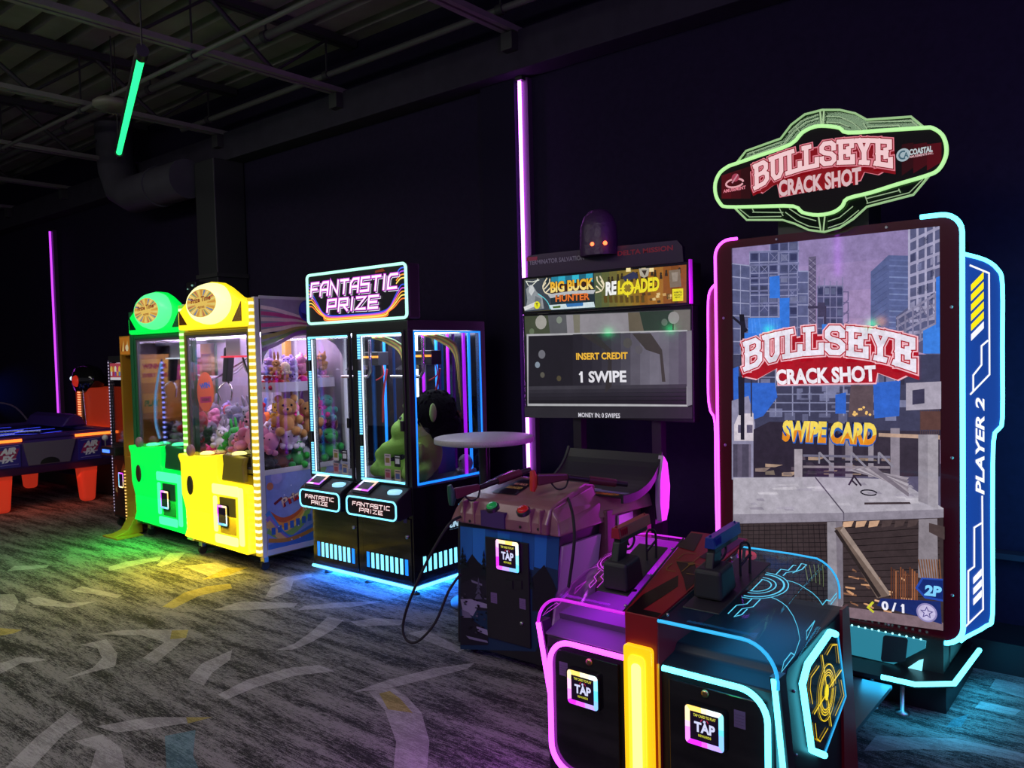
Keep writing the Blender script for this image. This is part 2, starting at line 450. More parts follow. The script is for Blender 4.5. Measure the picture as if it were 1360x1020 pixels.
for pts, s_ in [([(300, 890), (330, 900), (430, 860), (470, 815), (380, 820)], 1), ([(570, 975), (700, 960), (840, 905), (720, 905)], 2),
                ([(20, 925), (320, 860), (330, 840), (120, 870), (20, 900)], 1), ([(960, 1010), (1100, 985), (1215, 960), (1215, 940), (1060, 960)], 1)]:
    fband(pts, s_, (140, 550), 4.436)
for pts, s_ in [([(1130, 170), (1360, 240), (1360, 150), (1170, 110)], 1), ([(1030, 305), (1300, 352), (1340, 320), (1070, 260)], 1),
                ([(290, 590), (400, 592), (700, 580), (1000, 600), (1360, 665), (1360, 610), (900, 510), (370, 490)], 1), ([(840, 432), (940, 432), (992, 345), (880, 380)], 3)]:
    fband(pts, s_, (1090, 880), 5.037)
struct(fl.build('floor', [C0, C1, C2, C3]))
# ---- walls
WALLP = mat('wall_dark_paint', (0.017, 0.012, 0.033), 0.8, spec=0.08, bump=0.08, bscale=30, var=0.25)
SOFP = mat('soffit_dark_paint', (0.034, 0.030, 0.045), 0.8, spec=0.1, var=0.3, bscale=8)
struct(MB().box(-22, 4, WY, WY + .15, 0, 4.6).build('wall_back', WALLP))
struct(MB().box(-22.15, -22, -5, 5, 0, 4.6).build('wall_left', WALLP))
struct(MB().box(-22, 4, 4.43, WY, 0, 0.15).build('baseboard_back', mat('plinth_black', (0.01, 0.01, 0.013), 0.5)))
struct(MB().box(-1.2, 4, 4.66, WY, 0.5, 0.53).build('trim_ledge', SOFP))
struct(MB().box(-22, 4, 4.55, WY, 3.61, 3.885).build('trim_soffit', SOFP, bev=0.006))
struct(MB().box(-4.09, -3.76, 4.68, WY, 0.15, 3.61).build('trim_pilaster', mat('pilaster_paint', (0.013, 0.010, 0.026), 0.8, spec=.08)))
# ---- ceiling: ribbed metal deck, flutes running along the wall
dk = MB(); prof = []; y = -5.0
while y < 4.85:
    prof += [(y, 4.37), (y + .19, 4.37), (y + .205, 4.47), (y + .285, 4.47)]; y += .30
n_ = len(prof)
dk.add([(-22, a, b) for a, b in prof] + [(4, a, b) for a, b in prof], [(i, i + 1, i + 1 + n_, i + n_) for i in range(n_ - 1)])
dk.build('ceiling', mat('deck_galvanised', (0.22, 0.21, 0.18), 0.6, var=0.5, bscale=3.0))['kind'] = 'structure'
struct(MB().box(-22, 4, -5, 5, 4.56, 4.6).build('trim_roof', BLACK))
# ---- open web roof joists
JP = mat('joist_grey_paint', (0.17, 0.165, 0.15), 0.55, var=0.2, bscale=12)
JD = mat('joist_dark_steel', (0.03, 0.03, 0.032), 0.6)
JN = ['above the tall shooting game at right', 'over the deer hunting game', 'over the black twin prize cabinet', 'over the yellow claw machine',
      'over the green claw machine', 'past the far end of the claw machines', 'over the air hockey table', 'beyond the air hockey table']
for k, X in enumerate([-1.72, -3.66, -5.6, -7.48, -9.36, -11.2, -13.1, -15.0]):
    t = thing('roof_joist', (X, 4.6, 3.87), 'open web steel roof joist ' + JN[k], 'joist', 'roof joists')
    if k < 2: t['label'] = ['open web steel roof joist above the tall shooting game, nearest to camera', 'open web roof joist lit purple over the deer hunting game'][k]
    y0 = -3.0
    MB().box(X - .055, X - .012, y0, 4.6, 3.87, 3.91).box(X + .012, X + .055, y0, 4.6, 3.87, 3.91).build('bottom_chord', JP, t)
    MB().box(X - .06, X - .012, y0, 4.72, 4.3, 4.36).box(X + .012, X + .06, y0, 4.72, 4.3, 4.36).build('top_chord', JD, t)
    MB().box(X - .05, X + .05, 4.48, 4.57, 3.74, 3.86).build('bearing_block', JD, t)
    yy = 4.45
    while yy > y0 + 1.0:
        MB().tube([(X, yy, 4.31), (X, yy - .55, 3.9)], .013, 5).build('web_bar', JD, t)
        MB().tube([(X, yy - .55, 3.9), (X, yy - 1.1, 4.31)], .022, 5).build('web_bar', JD, t)
        yy -= 1.1
PIPE = mat('conduit_grey', (0.09, 0.09, 0.085), 0.5)
def pipe(name, p, q, z, r, label, xa=-14.5, xs=(-9.36, -7.48, -5.6, -3.66)):
    a = at(*p, z=z); b = at(*q, z=z); ym = (a.y + b.y) / 2
    t = thing(name, (a.x, ym, z), label, 'pipe', 'pipes under the roof')
    MB().tube([(xa, ym, z), (2.0, ym, z)], r, 10).build('run', PIPE, t)
    for X in xs:
        MB().lathe([(r + .012, -.03), (r + .012, .03)], (X, ym, z), 10, 'x').box(X - .006, X + .006, ym - .006, ym + .006, z + r, 4.3).build('clamp', JD, t)
pipe('conduit_pipe', (60, 178), (240, 72), 3.83, .018, 'thin grey conduit slung below the joists, nearest the room middle')
pipe('sprinkler_pipe', (230, 105), (410, 22), 4.16, .035, 'thicker grey sprinkler pipe threaded through the roof joists')
pipe('drain_pipe', (430, 104), (622, 26), 4.0, .026, 'grey pipe under the roof running closest to the wall', -8.0, (-7.48, -5.6, -3.66))
# disc fixture under a joist
p = at(150, 137, z=3.8)
t = thing('ceiling_speaker', (p.x, p.y, 3.8), 'dim round disc speaker hanging below the joist beside the green tube', 'speaker')
MB().lathe([(.0, -.05), (.12, -.05), (.16, -.03), (.16, 0), (.12, .03), (.02, .05)], (p.x, p.y, 3.8), 20).build('shell', mat('speaker_olive', (0.14, 0.14, 0.11), .5), t)
MB().tube([(p.x, p.y, 3.85), (p.x, p.y, 4.36)], .006, 5).build('rod', JD, t)
# ---- round air duct and its drop along the wall
DUCT = mat('duct_paint', (0.06, 0.058, 0.075), 0.5, var=0.3, bscale=5)
a = at(160, 264, y=4.35); b = at(268, 250, y=4.35); c = at(287, 300, y=4.5)
t = thing('air_duct', (b.x, 4.35, a.z), 'thick round dark air duct elbowing along the back wall', 'duct')
MB().tube([(a.x - .1, 4.35, a.z + .7), (a.x - .05, 4.35, a.z + .32), (a.x + .08, 4.35, a.z + .1), (a.x + .32, 4.35, a.z), (c.x - .25, 4.35, a.z)], .2, 20).build('elbow_run', DUCT, t)
MB().tube([(a.x + .9, 4.35, a.z), (a.x + .93, 4.35, a.z)], .215, 20).build('joint_collar', DUCT, t)
MB().tube([(a.x - .1, 4.35, a.z + .7), (a.x - .1, 4.35, 4.3)], .2, 20).build('riser', DUCT, t)
c = at(287, 300, y=4.5)
t = thing('wall_column', (c.x, 4.5, 0), 'dark boxed column standing against the back wall behind the yellow claw machine', 'column')
MB().box(c.x - .2, c.x + .16, 4.4, 4.74, .15, 3.61).build('shaft', mat('column_paint', (0.022, 0.023, 0.026), .55), t, bev=.01)
MB().box(c.x - .22, c.x + .18, 4.385, 4.74, 2.43, 2.47).build('strap_band', JD, t)
c = at(263, 384, y=4.36)
t = thing('wall_camera', (c.x, 4.36, c.z), 'small dark camera box with tiny lights above the yellow claw machine', 'camera')
MB().box(c.x - .09, c.x + .09, 4.28, 4.4, c.z - .06, c.z + .07).build('case', SATIN, t, bev=.01)
MB().ball((c.x + .04, 4.275, c.z + .03), .01).ball((c.x - .05, 4.275, c.z), .007).build('indicator', glow('camera_led', (.3, .6, .5), .5), t)
MB().box(c.x - .03, c.x + .03, 4.38, 4.44, c.z - .02, c.z + .02).build('bracket', JD, t)
# ---- light tubes
PURP = glow('purple_tube', (0.70, 0.16, 1.0), 8.0)
def walltube(X, z0, z1, label, m):
    t = thing('wall_light', (X, WY, z0), label, 'light', 'purple wall light tubes')
    MB().box(X - .03, X + .05, WY - .05, WY, z0 - .02, z1 + .02).build('channel', mat('purple_channel', (0.08, 0.03, 0.1), .5), t)
    MB().tube([(X - .012, WY - .065, z0), (X - .012, WY - .065, z1)], .013, 10).build('light_tube', m, t)
    MB().box(X - .03, X + .03, WY - .09, WY - .04, z1, z1 + .04).build('end_cap', BLACK, t)
walltube(-3.70, 0.72, 3.58, 'tall purple light tube on wall behind the deer hunting game', PURP)
walltube(-12.1, 0.76, 3.44, 'tall purple light tube on far wall behind the air hockey table', glow('purple_tube_far', (0.5, 0.05, 0.8), 1.6))
GRN = glow('green_tube', (0.02, 1.0, 0.25), 1.7)
p, q = at(188, 75, z=3.4), at(158, 203, z=3.4)
t = thing('pendant_light', tuple(p), 'green light tube hanging from the roof joists', 'light')
d = (q - p).normalized()
MB().tube([p, q], .022, 12).build('light_tube', GRN, t)
MB().tube([p - d * .1, p + d * .01], .034, 12).tube([q - d * .01, q + d * .1], .034, 12).build('end_cap', BLACK, t)
MB().tube([p + Vector((0, 0, .05)), q + Vector((0, 0, .05))], .03, 8).build('housing', BLACK, t)
for e in (p - d * .04, q + d * .04):
    MB().tube([e, (e.x, e.y, 4.37)], .005, 5).build('hanger_cable', BLACK, t)
# faint blue beam on the far left wall
sp = bpy.data.lights.new('blue_beam', 'SPOT'); sp.energy = 9; sp.color = (.02, .08, 1); sp.spot_size = R(40); sp.spot_blend = 1
so = bpy.data.objects.new('blue_beam', sp); COL.objects.link(so); so.location = (-15.4, 4.2, 1.15); so.rotation_euler = (R(90), 0, R(-62))
# ================================================================ shared bits
X3, Y3, Z3 = Vector((1, 0, 0)), Vector((0, 1, 0)), Vector((0, 0, 1))
CYAN = glow('cyan_strip', (0.10, 0.78, 1.0), 3.8)
CYAN2 = glow('cyan_edge', (0.03, 0.42, 0.75), 1.0)
MAG = glow('magenta_strip', (0.72, 0.06, 0.95), 4.0)
MAG2 = glow('magenta_edge', (0.62, 0.02, 0.72), 0.85)
RINGC = ['ffd36b', 'fff3c8', 'e8fbff', '8fe6ff', '5fd0ff', '7fbaff', 'b79bff', 'e05cff', 'd92bff', 'f08cff', 'ffc0ee', 'ffd9b0']
def fronta(y, x=0, z=0, step=0.0002): return Art((x, y, z), X3, Z3, step)
def card_reader(parent, y, x0, x1, z0, z1, seed=0, words=True):
    """lit square card reader on a front panel at depth y"""
    cr = MB().prism(rrect(x0 - .004, x1 + .004, z0 - .004, z1 + .004, .012, 4), 'y', y, y - .014).build('card_reader', GLOSSK, parent)
    a = fronta(y - .0145); w = (x1 - x0) * .13
    o = rrect(x0, x1, z0, z1, .012, 4); i_ = rrect(x0 + w, x1 - w, z0 + w, z1 - w, .003, 4); n = len(o)
    for k in range(n):
        m = ((o[k][0] + o[(k + 1) % n][0]) / 2 - (x0 + x1) / 2, (o[k][1] + o[(k + 1) % n][1]) / 2 - (z0 + z1) / 2)
        # long straight sides are cut into short lit cells
        for q in range(5):
            f0, f1 = q / 5, (q + 1) / 5
            L = lambda A, B, f: (A[0] + (B[0] - A[0]) * f, A[1] + (B[1] - A[1]) * f)
            p = [L(o[k], o[(k + 1) % n], f0), L(o[k], o[(k + 1) % n], f1), L(i_[k], i_[(k + 1) % n], f1), L(i_[k], i_[(k + 1) % n], f0)]
            c = ((p[0][0] + p[1][0]) / 2 - (x0 + x1) / 2, (p[0][1] + p[1][1]) / 2 - (z0 + z1) / 2)
            ang = (math.degrees(math.atan2(c[1], c[0])) + seed) % 360
            a.poly([(u, v) for u, v in p], RINGC[int((135 - ang) % 360 / 30) % 12], layer=False)
    a.build('light_ring', artmat('reader_ring', emit=1.5), cr)
    d = fronta(y - .0143); d.rect(x0 + w, z0 + w, x1 - w, z1 - w, '12051c')
    if words:
        W, H = x1 - x0, z1 - z0
        d.words('TAP CARD TO PLAY', (x0 + .22 * W, z0 + .74 * H), (x0 + .8 * W, z0 + .74 * H), .075 * H, 'd8d44a', .03)
        d.words('TAP', (x0 + .24 * W, z0 + .36 * H), (x0 + .78 * W, z0 + .36 * H), .26 * H, 'd9dcff', .04)
        for s_ in (-1, 1): d.line(arc(x0 + .51 * W, z0 + .62 * H, .1 * W, 90 - s_ * 30, 90 - s_ * 80, 4), .02 * W, 'b0284a')
        d.disc(x0 + .51 * W, z0 + .66 * H, .035 * W, 'c9cdf5', 10)
        d.words('REWARDS', (x0 + .35 * W, z0 + .25 * H), (x0 + .68 * W, z0 + .25 * H), .065 * H, 'c8c83c', .03)
    d.build('display', LAMPART, cr)
    return cr
def label_sticker(parent, y, px0, py0, px1, py1, nm='label_sticker', c='6d5a80'):
    a = fronta(y); p = a.px(px0, py1); q = a.px(px1, py0); a.rect(p[0], p[1], q[0], q[1], c)
    for k in range(4):
        h = p[1] + (q[1] - p[1]) * (.2 + .18 * k); a.line([(p[0] + .003, h), (q[0] - .003, h)], .0012, '4a3c58')
    return a.build(nm, PRINT, parent)
def slab(a, pts, th, mb=None):
    """solid plate whose front face is an outline on the plane of a"""
    mb = mb or MB(); n = len(pts)
    F = [a.o + a.u * p[0] + a.v * p[1] for p in pts]; B = [p - a.n * th for p in F]
    mb.add(F + B, [tuple(range(n)), tuple(range(2 * n - 1, n - 1, -1))] + [(i, i + n, (i + 1) % n + n, (i + 1) % n) for i in range(n)])
    return mb
def rod(a, pts, r, d=0.0, n=8, closed=False):
    return MB().tube([a.o + a.u * p[0] + a.v * p[1] + a.n * d for p in pts], r, n, closed)
def smooth(pts, k=4):
    """rounded polyline through control points"""
    P = [Vector(p) for p in pts]; out = []
    for i in range(len(P) - 1):
        p0, p1, p2, p3 = P[max(i - 1, 0)], P[i], P[i + 1], P[min(i + 2, len(P) - 1)]
        for j in range(k):
            t = j / k
            out.append(tuple(0.5 * ((2 * p1) + (p2 - p0) * t + (2 * p0 - 5 * p1 + 4 * p2 - p3) * t * t + (3 * p1 - p0 - 3 * p2 + p3) * t ** 3)))
    return out + [tuple(P[-1])]
def zpx(k, ox, oy): return lambda pts: [(ox + x / k, oy + y / k) for x, y in pts]

# ================================================================ the tall shooting game
BX0, BX1, BY = -1.815, -0.705, 3.88
T = thing('shooting_game', ((BX0 + BX1) / 2, 4.0, 0), 'tall arcade shooting game with a huge portrait screen and oval red marquee', 'arcade game')
REDGL = mat('dark_red_gloss_bezel', (0.085, 0.004, 0.014), 0.15, coat=0.3)
MB().box(BX0 + .06, BX1 - .06, 3.96, 4.42, .16, 2.08).build('cabinet', BLACK, T, bev=.01)
a = fronta(BY)
sx0, sz0 = -1.734, .345; sx1, sz1 = -.785, 2.10
b_ = MB().frame(rrect(BX0, BX1, .29, 2.14, .075, 6), 'y', BY, BY + .08, [(sx1, sz0)] * 7 + [(sx1, sz1)] * 7 + [(sx0, sz1)] * 7 + [(sx0, sz0)] * 7)
bz = b_.build('bezel', REDGL, T)
for (x, z) in [(x, z) for x in (BX0 + .035, BX1 - .035) for z in (.5, 1.1, 1.75)] + [(x, z) for x in (-1.5, -1.0) for z in (.318, 2.12)]:
    MB().lathe([(.007, 0), (.004, .003)], (x, BY - .001, z), 8, 'y').build('screw', STEEL, bz)
# neon edge: magenta on the left half, cyan on the right
L_ = [(-1.70, 2.145)] + [(x, z) for x, z in arc(BX0 + .075, 2.065, .08, 90, 180, 6)] + [(BX0 - .005, .36)] + arc(BX0 + .075, .365, .08, 180, 270, 6) + [(-1.62, .285)]
rod(a, L_, .0075, .004).build('left_neon_edge', MAG, T)['label'] = 'magenta neon edge'
R_ = [(-.86, 2.147), (-.79, 2.147)] + [(x, z) for x, z in arc(BX1 - .075, 2.065, .082, 90, 0, 6)] + arc(BX1 - .075, .365, .082, 0, -90, 6) + [(-.9, .283)]
rod(a, R_, .0105, .004).build('right_neon_edge', CYAN, T)['label'] = 'cyan neon edge'
# ---- the picture on the screen
s = fronta(BY + .012, step=.00016)
Z4 = zpx(3.188, 930, 270); Z5 = zpx(2.914, 930, 580); Z8 = zpx(4.69, 970, 500)
def g4(pts, c): s.poly(Z4(pts), c, px=True)
def g5(pts, c): s.poly(Z5(pts), c, px=True)
def g8(pts, c): s.poly(Z8(pts), c, px=True)
def l4(pts, w, c, **k): s.line(Z4(pts), w, c, px=True, **k)
def l5(pts, w, c, **k): s.line(Z5(pts), w, c, px=True, **k)
def l8(pts, w, c, **k): s.line(Z8(pts), w, c, px=True, **k)
s.rect(sx0 - .01, sz0 - .01, sx1 + .01, sz1 + .01, '55506b')
sky = ['8a7aa8', '9380ae', '9c86b2', 'a58cb6', 'ad92b8', 'b398ba', 'b79cbb', 'b29bbd']
for k, c in enumerate(sky): s.rect(sx0 - .01, 2.11 - .13 * (k + 1), sx1 + .01, 2.11 - .13 * k, c, layer=(k == 0))
def grid4(x0, y0, x1, y1, nx, ny, frame, cell, w=.0055, skip=0.0, sk=0):
    """scaffolded facade: floors and uprights over dark bays"""
    g4([(x0, y0), (x1, y0 + sk), (x1, y1), (x0, y1)], cell)
    for i in range(nx):
        for j in range(ny):
            if rnd.random() < .55:
                xa = x0 + (x1 - x0) * (i + .15) / nx; xb = x0 + (x1 - x0) * (i + .85) / nx
                ya = y0 + sk * (i + .5) / nx + (y1 - y0) * (j + .2) / ny; yb = y0 + sk * (i + .5) / nx + (y1 - y0) * (j + .8) / ny
                s.poly(Z4([(xa, ya), (xb, ya), (xb, yb), (xa, yb)]), rnd.choice(['3a3d5c', '42466a', '5a5e80', '32355a', '6d7092']), layer=(i + j == 0), px=True)
    s.d += s.step
    for j in range(ny + 1):
        yy = y0 + (y1 - y0) * j / ny; l4([(x0, yy), (x1, yy + sk * (1 - j / ny))], w, frame, layer=False)
    for i in range(nx + 1):
        xx = x0 + (x1 - x0) * i / nx; l4([(xx, y0 + sk * i / nx), (xx, y1)], w * .7, frame, layer=False)
# hazy tower right of centre
g4([(722, 290), (797, 220), (882, 222), (882, 620), (722, 620)], '56608f')
for k in range(14): l4([(800, 240 + 24 * k), (880, 243 + 24 * k)], .006, rnd.choice(['6a75a5', '5f6a9b', '7480ad']), layer=(k == 0))
for k in range(12): l4([(728, 310 + 26 * k), (792, 262 + 27 * k)], .003, '4a5482', layer=(k == 0))
# left scaffold block
grid4(295, 165, 415, 620, 3, 10, '8587ae', '50547c', sk=-6)
grid4(210, 205, 330, 620, 3, 9, '8b8db2', '4b4f77', sk=-4)
grid4(130, 255, 212, 640, 2, 7, '9496b8', '565a80', sk=10)
grid4(412, 288, 458, 620, 1, 7, '8d8fb4', '595d86')
# cross braces
for (x, y) in [(296, 210), (340, 210), (210, 260), (254, 260), (296, 350), (372, 360), (254, 420), (380, 250)]:
    l4([(x, y), (x + 38, y + 40)], .003, '7779a0'); l4([(x + 38, y), (x, y + 40)], .003, '7779a0', layer=False)
for y in (208, 262, 318, 372, 425): l4([(210, y), (420, y - 6)], .009, '70729a')
# lattice crane tower and the middle frame
g4([(460, 228), (492, 224), (492, 560), (460, 560)], '625a78')
for k in range(12): l4([(462, 235 + 27 * k), (490, 260 + 27 * k)], .004, '8b83a2', layer=(k == 0)); l4([(490, 235 + 27 * k), (462, 260 + 27 * k)], .004, '474063', layer=False)
grid4(497, 350, 606, 620, 4, 6, '7d7aa0', '4a4a70', sk=0)
for x in (505, 528, 552, 580, 604): l4([(x, 305 + (x % 7) * 4), (x, 360)], .004, '7d7aa0', layer=False)
for k in range(4): l4([(606, 375 + 45 * k), (628, 375 + 45 * k), (628, 410 + 45 * k), (606, 430 + 45 * k)], .006, '6a6088', layer=(k == 0))
l4([(458, 440), (530, 440), (530, 520)], .012, '3b3450'); g4([(500, 420), (530, 420), (530, 480), (500, 480)], '403a58')
# right hand concrete frame
g4([(882, 112), (1024, 92), (1024, 660), (830, 600), (830, 480), (882, 440)], '55577a')
for k in range(9):
    l4([(884, 165 + 48 * k), (1024, 98 + 55 * k)], .013, '9c98b8', layer=(k == 0))
for k in range(5): l4([(886 + 35 * k, 110 - 4 * k), (886 + 35 * k, 450 + 10 * k)], .009, 'a6a2c0', layer=(k == 0))
for k in range(5):
    for j in range(6):
        if rnd.random() < .6: s.poly(Z4([(892 + 28 * k, 172 + 50 * j - 12 * k), (910 + 28 * k, 162 + 50 * j - 12 * k), (910 + 28 * k, 192 + 50 * j - 12 * k), (892 + 28 * k, 200 + 50 * j - 12 * k)]), rnd.choice(['3c3f60', '6d7096', '8886a6']), px=True, layer=(k == 0 and j == 0))
for k in range(5): l4([(832, 490 + 34 * k), (1020, 372 + 42 * k)], .010, '8a86a4', layer=(k == 0))
for k in range(6): l4([(838 + 32 * k, 480 - 20 * k), (838 + 32 * k, 600 - 6 * k)], .007, '7f7b9a', layer=(k == 0)); l4([(838 + 32 * k, 490 - 20 * k), (866 + 32 * k, 540 - 20 * k)], .004, '6c6888', layer=False)
# blue tarpaulins
for pts in [[(295, 312), (338, 306), (340, 402), (296, 402)], [(338, 402), (380, 400), (380, 565), (340, 565)], [(205, 486), (342, 484), (345, 555), (205, 560)],
            [(188, 550), (242, 548), (240, 640), (190, 640)], [(945, 540), (1024, 500), (1024, 636), (945, 636)], [(1000, 315), (1024, 305), (1024, 520), (1000, 530)],
            [(518, 512), (538, 512), (538, 560), (518, 560)]]:
    g4(pts, rnd.choice(['3273d6', '3b7fe0', '2f6acb']))
for k in range(9): x = rnd.uniform(210, 335); l4([(x, 490), (x + rnd.uniform(-14, 14), 550)], .005, '4a8ae8', layer=(k == 0))
# lower town: tarps, frames and murk behind the logo
g4([(135, 640), (1024, 640), (1024, 1000), (135, 1000)], '3d3d58')
for k in range(46):
    x = rnd.uniform(240, 900); y = rnd.uniform(700, 900); w = rnd.uniform(20, 60); h = rnd.uniform(10, 50)
    s.poly(Z4([(x, y), (x + w, y), (x + w, y + h), (x, y + h)]), rnd.choice(['3a3a55', '5f607f', '6f7193', '2f2e44', '77799a', '454560']), px=True, layer=(k % 6 == 0))
for k in range(9): l4([(250 + 72 * k, 640), (250 + 72 * k, 900)], .006, '8688a8', layer=(k == 0))
for k in range(6): l4([(240, 700 + 36 * k), (735, 700 + 36 * k)], .006, '7c7e9f', layer=(k == 0))
for pts in [[(140, 700), (165, 690), (170, 900), (140, 910)], [(185, 760), (320, 760), (330, 820), (270, 900), (190, 930)], [(735, 760), (850, 750), (845, 900), (740, 910)], [(575, 810), (620, 800), (620, 890), (575, 890)]]:
    g4(pts, '2f62c4')
g4([(640, 770), (735, 770), (735, 900), (630, 905)], '5a4a52')
for k in range(10): s.disc(*s.px(*Z4([(rnd.uniform(645, 725), rnd.uniform(860, 900))])[0]), .006, 'f0c070', 8)
# dust haze, dark plant and posts in the middle ground
g8([(15, 150), (120, 120), (160, 290), (150, 640), (15, 640)], '8a86a2')
for k in range(8): l8([(30 + 14 * k, 420), (30 + 14 * k, 625)], .012, rnd.choice(['5a5268', '6d647a', '4a4458']), layer=(k == 0))
g8([(60, 230), (150, 228), (150, 400), (30, 400), (30, 300)], 'cfc4cf')
for k in range(7): x = rnd.uniform(40, 140); s.poly(Z8([(x, 300), (x + 22, 300), (x + 22, 350), (x, 350)]), rnd.choice(['8c7f90', 'e0d6dc', '57506a']), px=True, layer=(k == 0))
g8([(150, 330), (250, 280), (640, 290), (720, 420), (720, 620), (150, 625)], '2c2434')
g8([(700, 330), (1310, 340), (1310, 620), (700, 620)], '352d3b')
for k in range(24):
    x = rnd.uniform(160, 1000); y = rnd.uniform(480, 600)
    s.poly(Z8([(x, y), (x + rnd.uniform(30, 110), y + rnd.uniform(-8, 8)), (x + 60, y + 22), (x, y + 20)]), rnd.choice(['6b5a5a', '83706c', '574a58', 'a58a78', '3d3443', '76685f']), px=True, layer=(k % 6 == 0))
l8([(68, 0), (72, 240)], .022, '1d1a2c'); l8([(138, 20), (138, 250)], .007, '2a263a'); s.poly(Z4([(170, 470), (190, 470), (200, 545), (178, 550)]), '14121f', px=True)
l4([(184, 500), (184, 1000)], .02, '1b1828'); l4([(140, 480), (170, 505), (205, 540)], .012, '1b1828')
for x0, x1 in [(405, 455), (620, 652), (722, 768), (865, 898), (1003, 1060)]:
    g8([(x0, 450 if x0 < 600 else 320), (x1, 450 if x0 < 600 else 320), (x1, 625), (x0, 625)], rnd.choice(['948b96', 'a49aa4', '8a818e']))
for k in range(4): l8([(460, 490 + 35 * k), (1000, 500 + 32 * k)], .011, ['6e6a80', '2c2836', '8a7f88', '3a3440'][k], layer=(k == 0))
for x in (560, 760, 930): l8([(x, 470), (x + 90, 560)], .01, '8c8796'); l8([(x, 540), (x, 470)], .008, '8c8796', layer=False)
g8([(930, 350), (1310, 365), (1310, 390), (930, 372)], 'b99a88')
g8([(1180, 360), (1300, 362), (1300, 760), (1180, 740)], '8d8590'); g8([(1240, 362), (1300, 362), (1300, 760), (1240, 750)], 'a29aa3')
for k in range(9): l8([(1190 + 14 * k, 180 + (k % 3) * 10), (1190 + 14 * k, 360)], .005, '4a3a42', layer=(k == 0))
g8([(1190, 215), (1315, 215), (1315, 330), (1190, 330)], '5a3c38'); g8([(1100, 40), (1318, 30), (1318, 200), (1100, 210)], 'a79fb0'); g8([(1140, 85), (1215, 75), (1215, 165), (1140, 175)], '3a3650')
# concrete deck
g5([(133, 157), (450, 154), (770, 163), (945, 275), (945, 310), (560, 322), (133, 332)], 'aaa4b0')
for k in range(26):
    x = rnd.uniform(140, 820); y = rnd.uniform(165, 280); w = rnd.uniform(20, 90)
    s.poly(Z5([(x, y), (x + w, y - 3), (x + w + 10, y + 8), (x + 6, y + 7)]), rnd.choice(['b5afba', '9c96a4', 'a39cab', 'beb8c2', '938c9b']), px=True, layer=(k % 9 == 0))
g5([(133, 298), (560, 292), (945, 278), (945, 310), (560, 324), (133, 334)], '8a8391'); l5([(450, 155), (560, 292)], .006, '4d4656'); l5([(560, 292), (560, 322)], .005, '5d5666')
# beams stacked on the deck
for k, c in enumerate(['9a919c', '7d7480', 'b0a8b2', '887f8a', 'a49ba5', '786f7c']):
    g5([(575 + 16 * k, 128 - 2 * k), (610 + 14 * k, 118 - k), (812, 180 + 12 * (k - 2)), (790 + 4 * k, 200 + 10 * (k - 2))], c)
g5([(640, 252), (815, 250), (820, 258), (640, 260)], '3b2f34')
s.line(arc(*s.px(*Z5([(657, 214)])[0]), .035, 0, 340, 14, .012), .006, '1d1a26')
for p_, q_ in [((580, 185), (600, 150)), ((600, 150), (628, 188)), ((590, 165), (612, 186))]: l5([p_, q_], .008, '2d2434')
# right pillar crossing the deck
g5([(848, -10), (925, -10), (925, 276), (848, 246)], '8f8893'); g5([(885, -10), (925, -10), (925, 276), (885, 262)], '9f98a2')
# below the deck
g5([(133, 334), (560, 324), (945, 310), (945, 740), (545, 672), (133, 610)], '3a2f31')
for k in range(30):
    x = rnd.uniform(560, 800); y = rnd.uniform(500, 690); l5([(x, y), (x + rnd.uniform(14, 50), y + rnd.uniform(5, 16))], .008, rnd.choice(['b98462', 'd09a72', '8a6048', 'e0b088', '6a4a3c']), layer=(k % 10 == 0))
for k in range(18): l5([(140, 345 + 16 * k), (500, 338 + 17 * k)], .0032, '191417', layer=(k == 0))
for k in range(18): l5([(150 + 21 * k, 335), (140 + 23 * k, 640)], .0028, '1b1619', layer=(k == 0))
for k in range(14): l5([(560, 350 + 24 * k), (930, 318 + 27 * k)], .0028, '15100f', layer=(k == 0))
for k in range(6): g5([(560 + 50 * k, 326 - k), (600 + 50 * k, 323 - k), (590 + 50 * k, 345 - k), (556 + 50 * k, 348)], 'c9a184' if k < 3 else '4b3d3d')
g5([(497, 327), (556, 324), (560, 640), (548, 668), (500, 660)], '8e8790'); g5([(530, 325), (556, 324), (560, 640), (540, 660)], '776f7a')
g5([(850, 316), (922, 313), (925, 560), (848, 540)], '857d85'); g5([(890, 330), (950, 345), (950, 395), (890, 365)], '4a3c3c')
g5([(525, 350), (560, 343), (738, 598), (735, 612), (690, 620)], '6b5a52'); g5([(560, 343), (738, 598), (735, 612), (548, 360)], '97857c')
l5([(530, 358), (700, 615)], .016, '2b2322')
for k in range(12): l5([(745 + 9 * k, 500 + (k % 4) * 8), (745 + 9 * k, 640)], .006, rnd.choice(['7d4a32', '5a3426', '9a6040']), layer=(k == 0))
for k in range(9): l5([(850 + 10 * k, 470), (865 + 9 * k, 560)], .005, '7a5038', layer=(k == 0))
g5([(545, 650), (850, 690), (945, 715), (945, 745), (545, 690)], '7c6770')
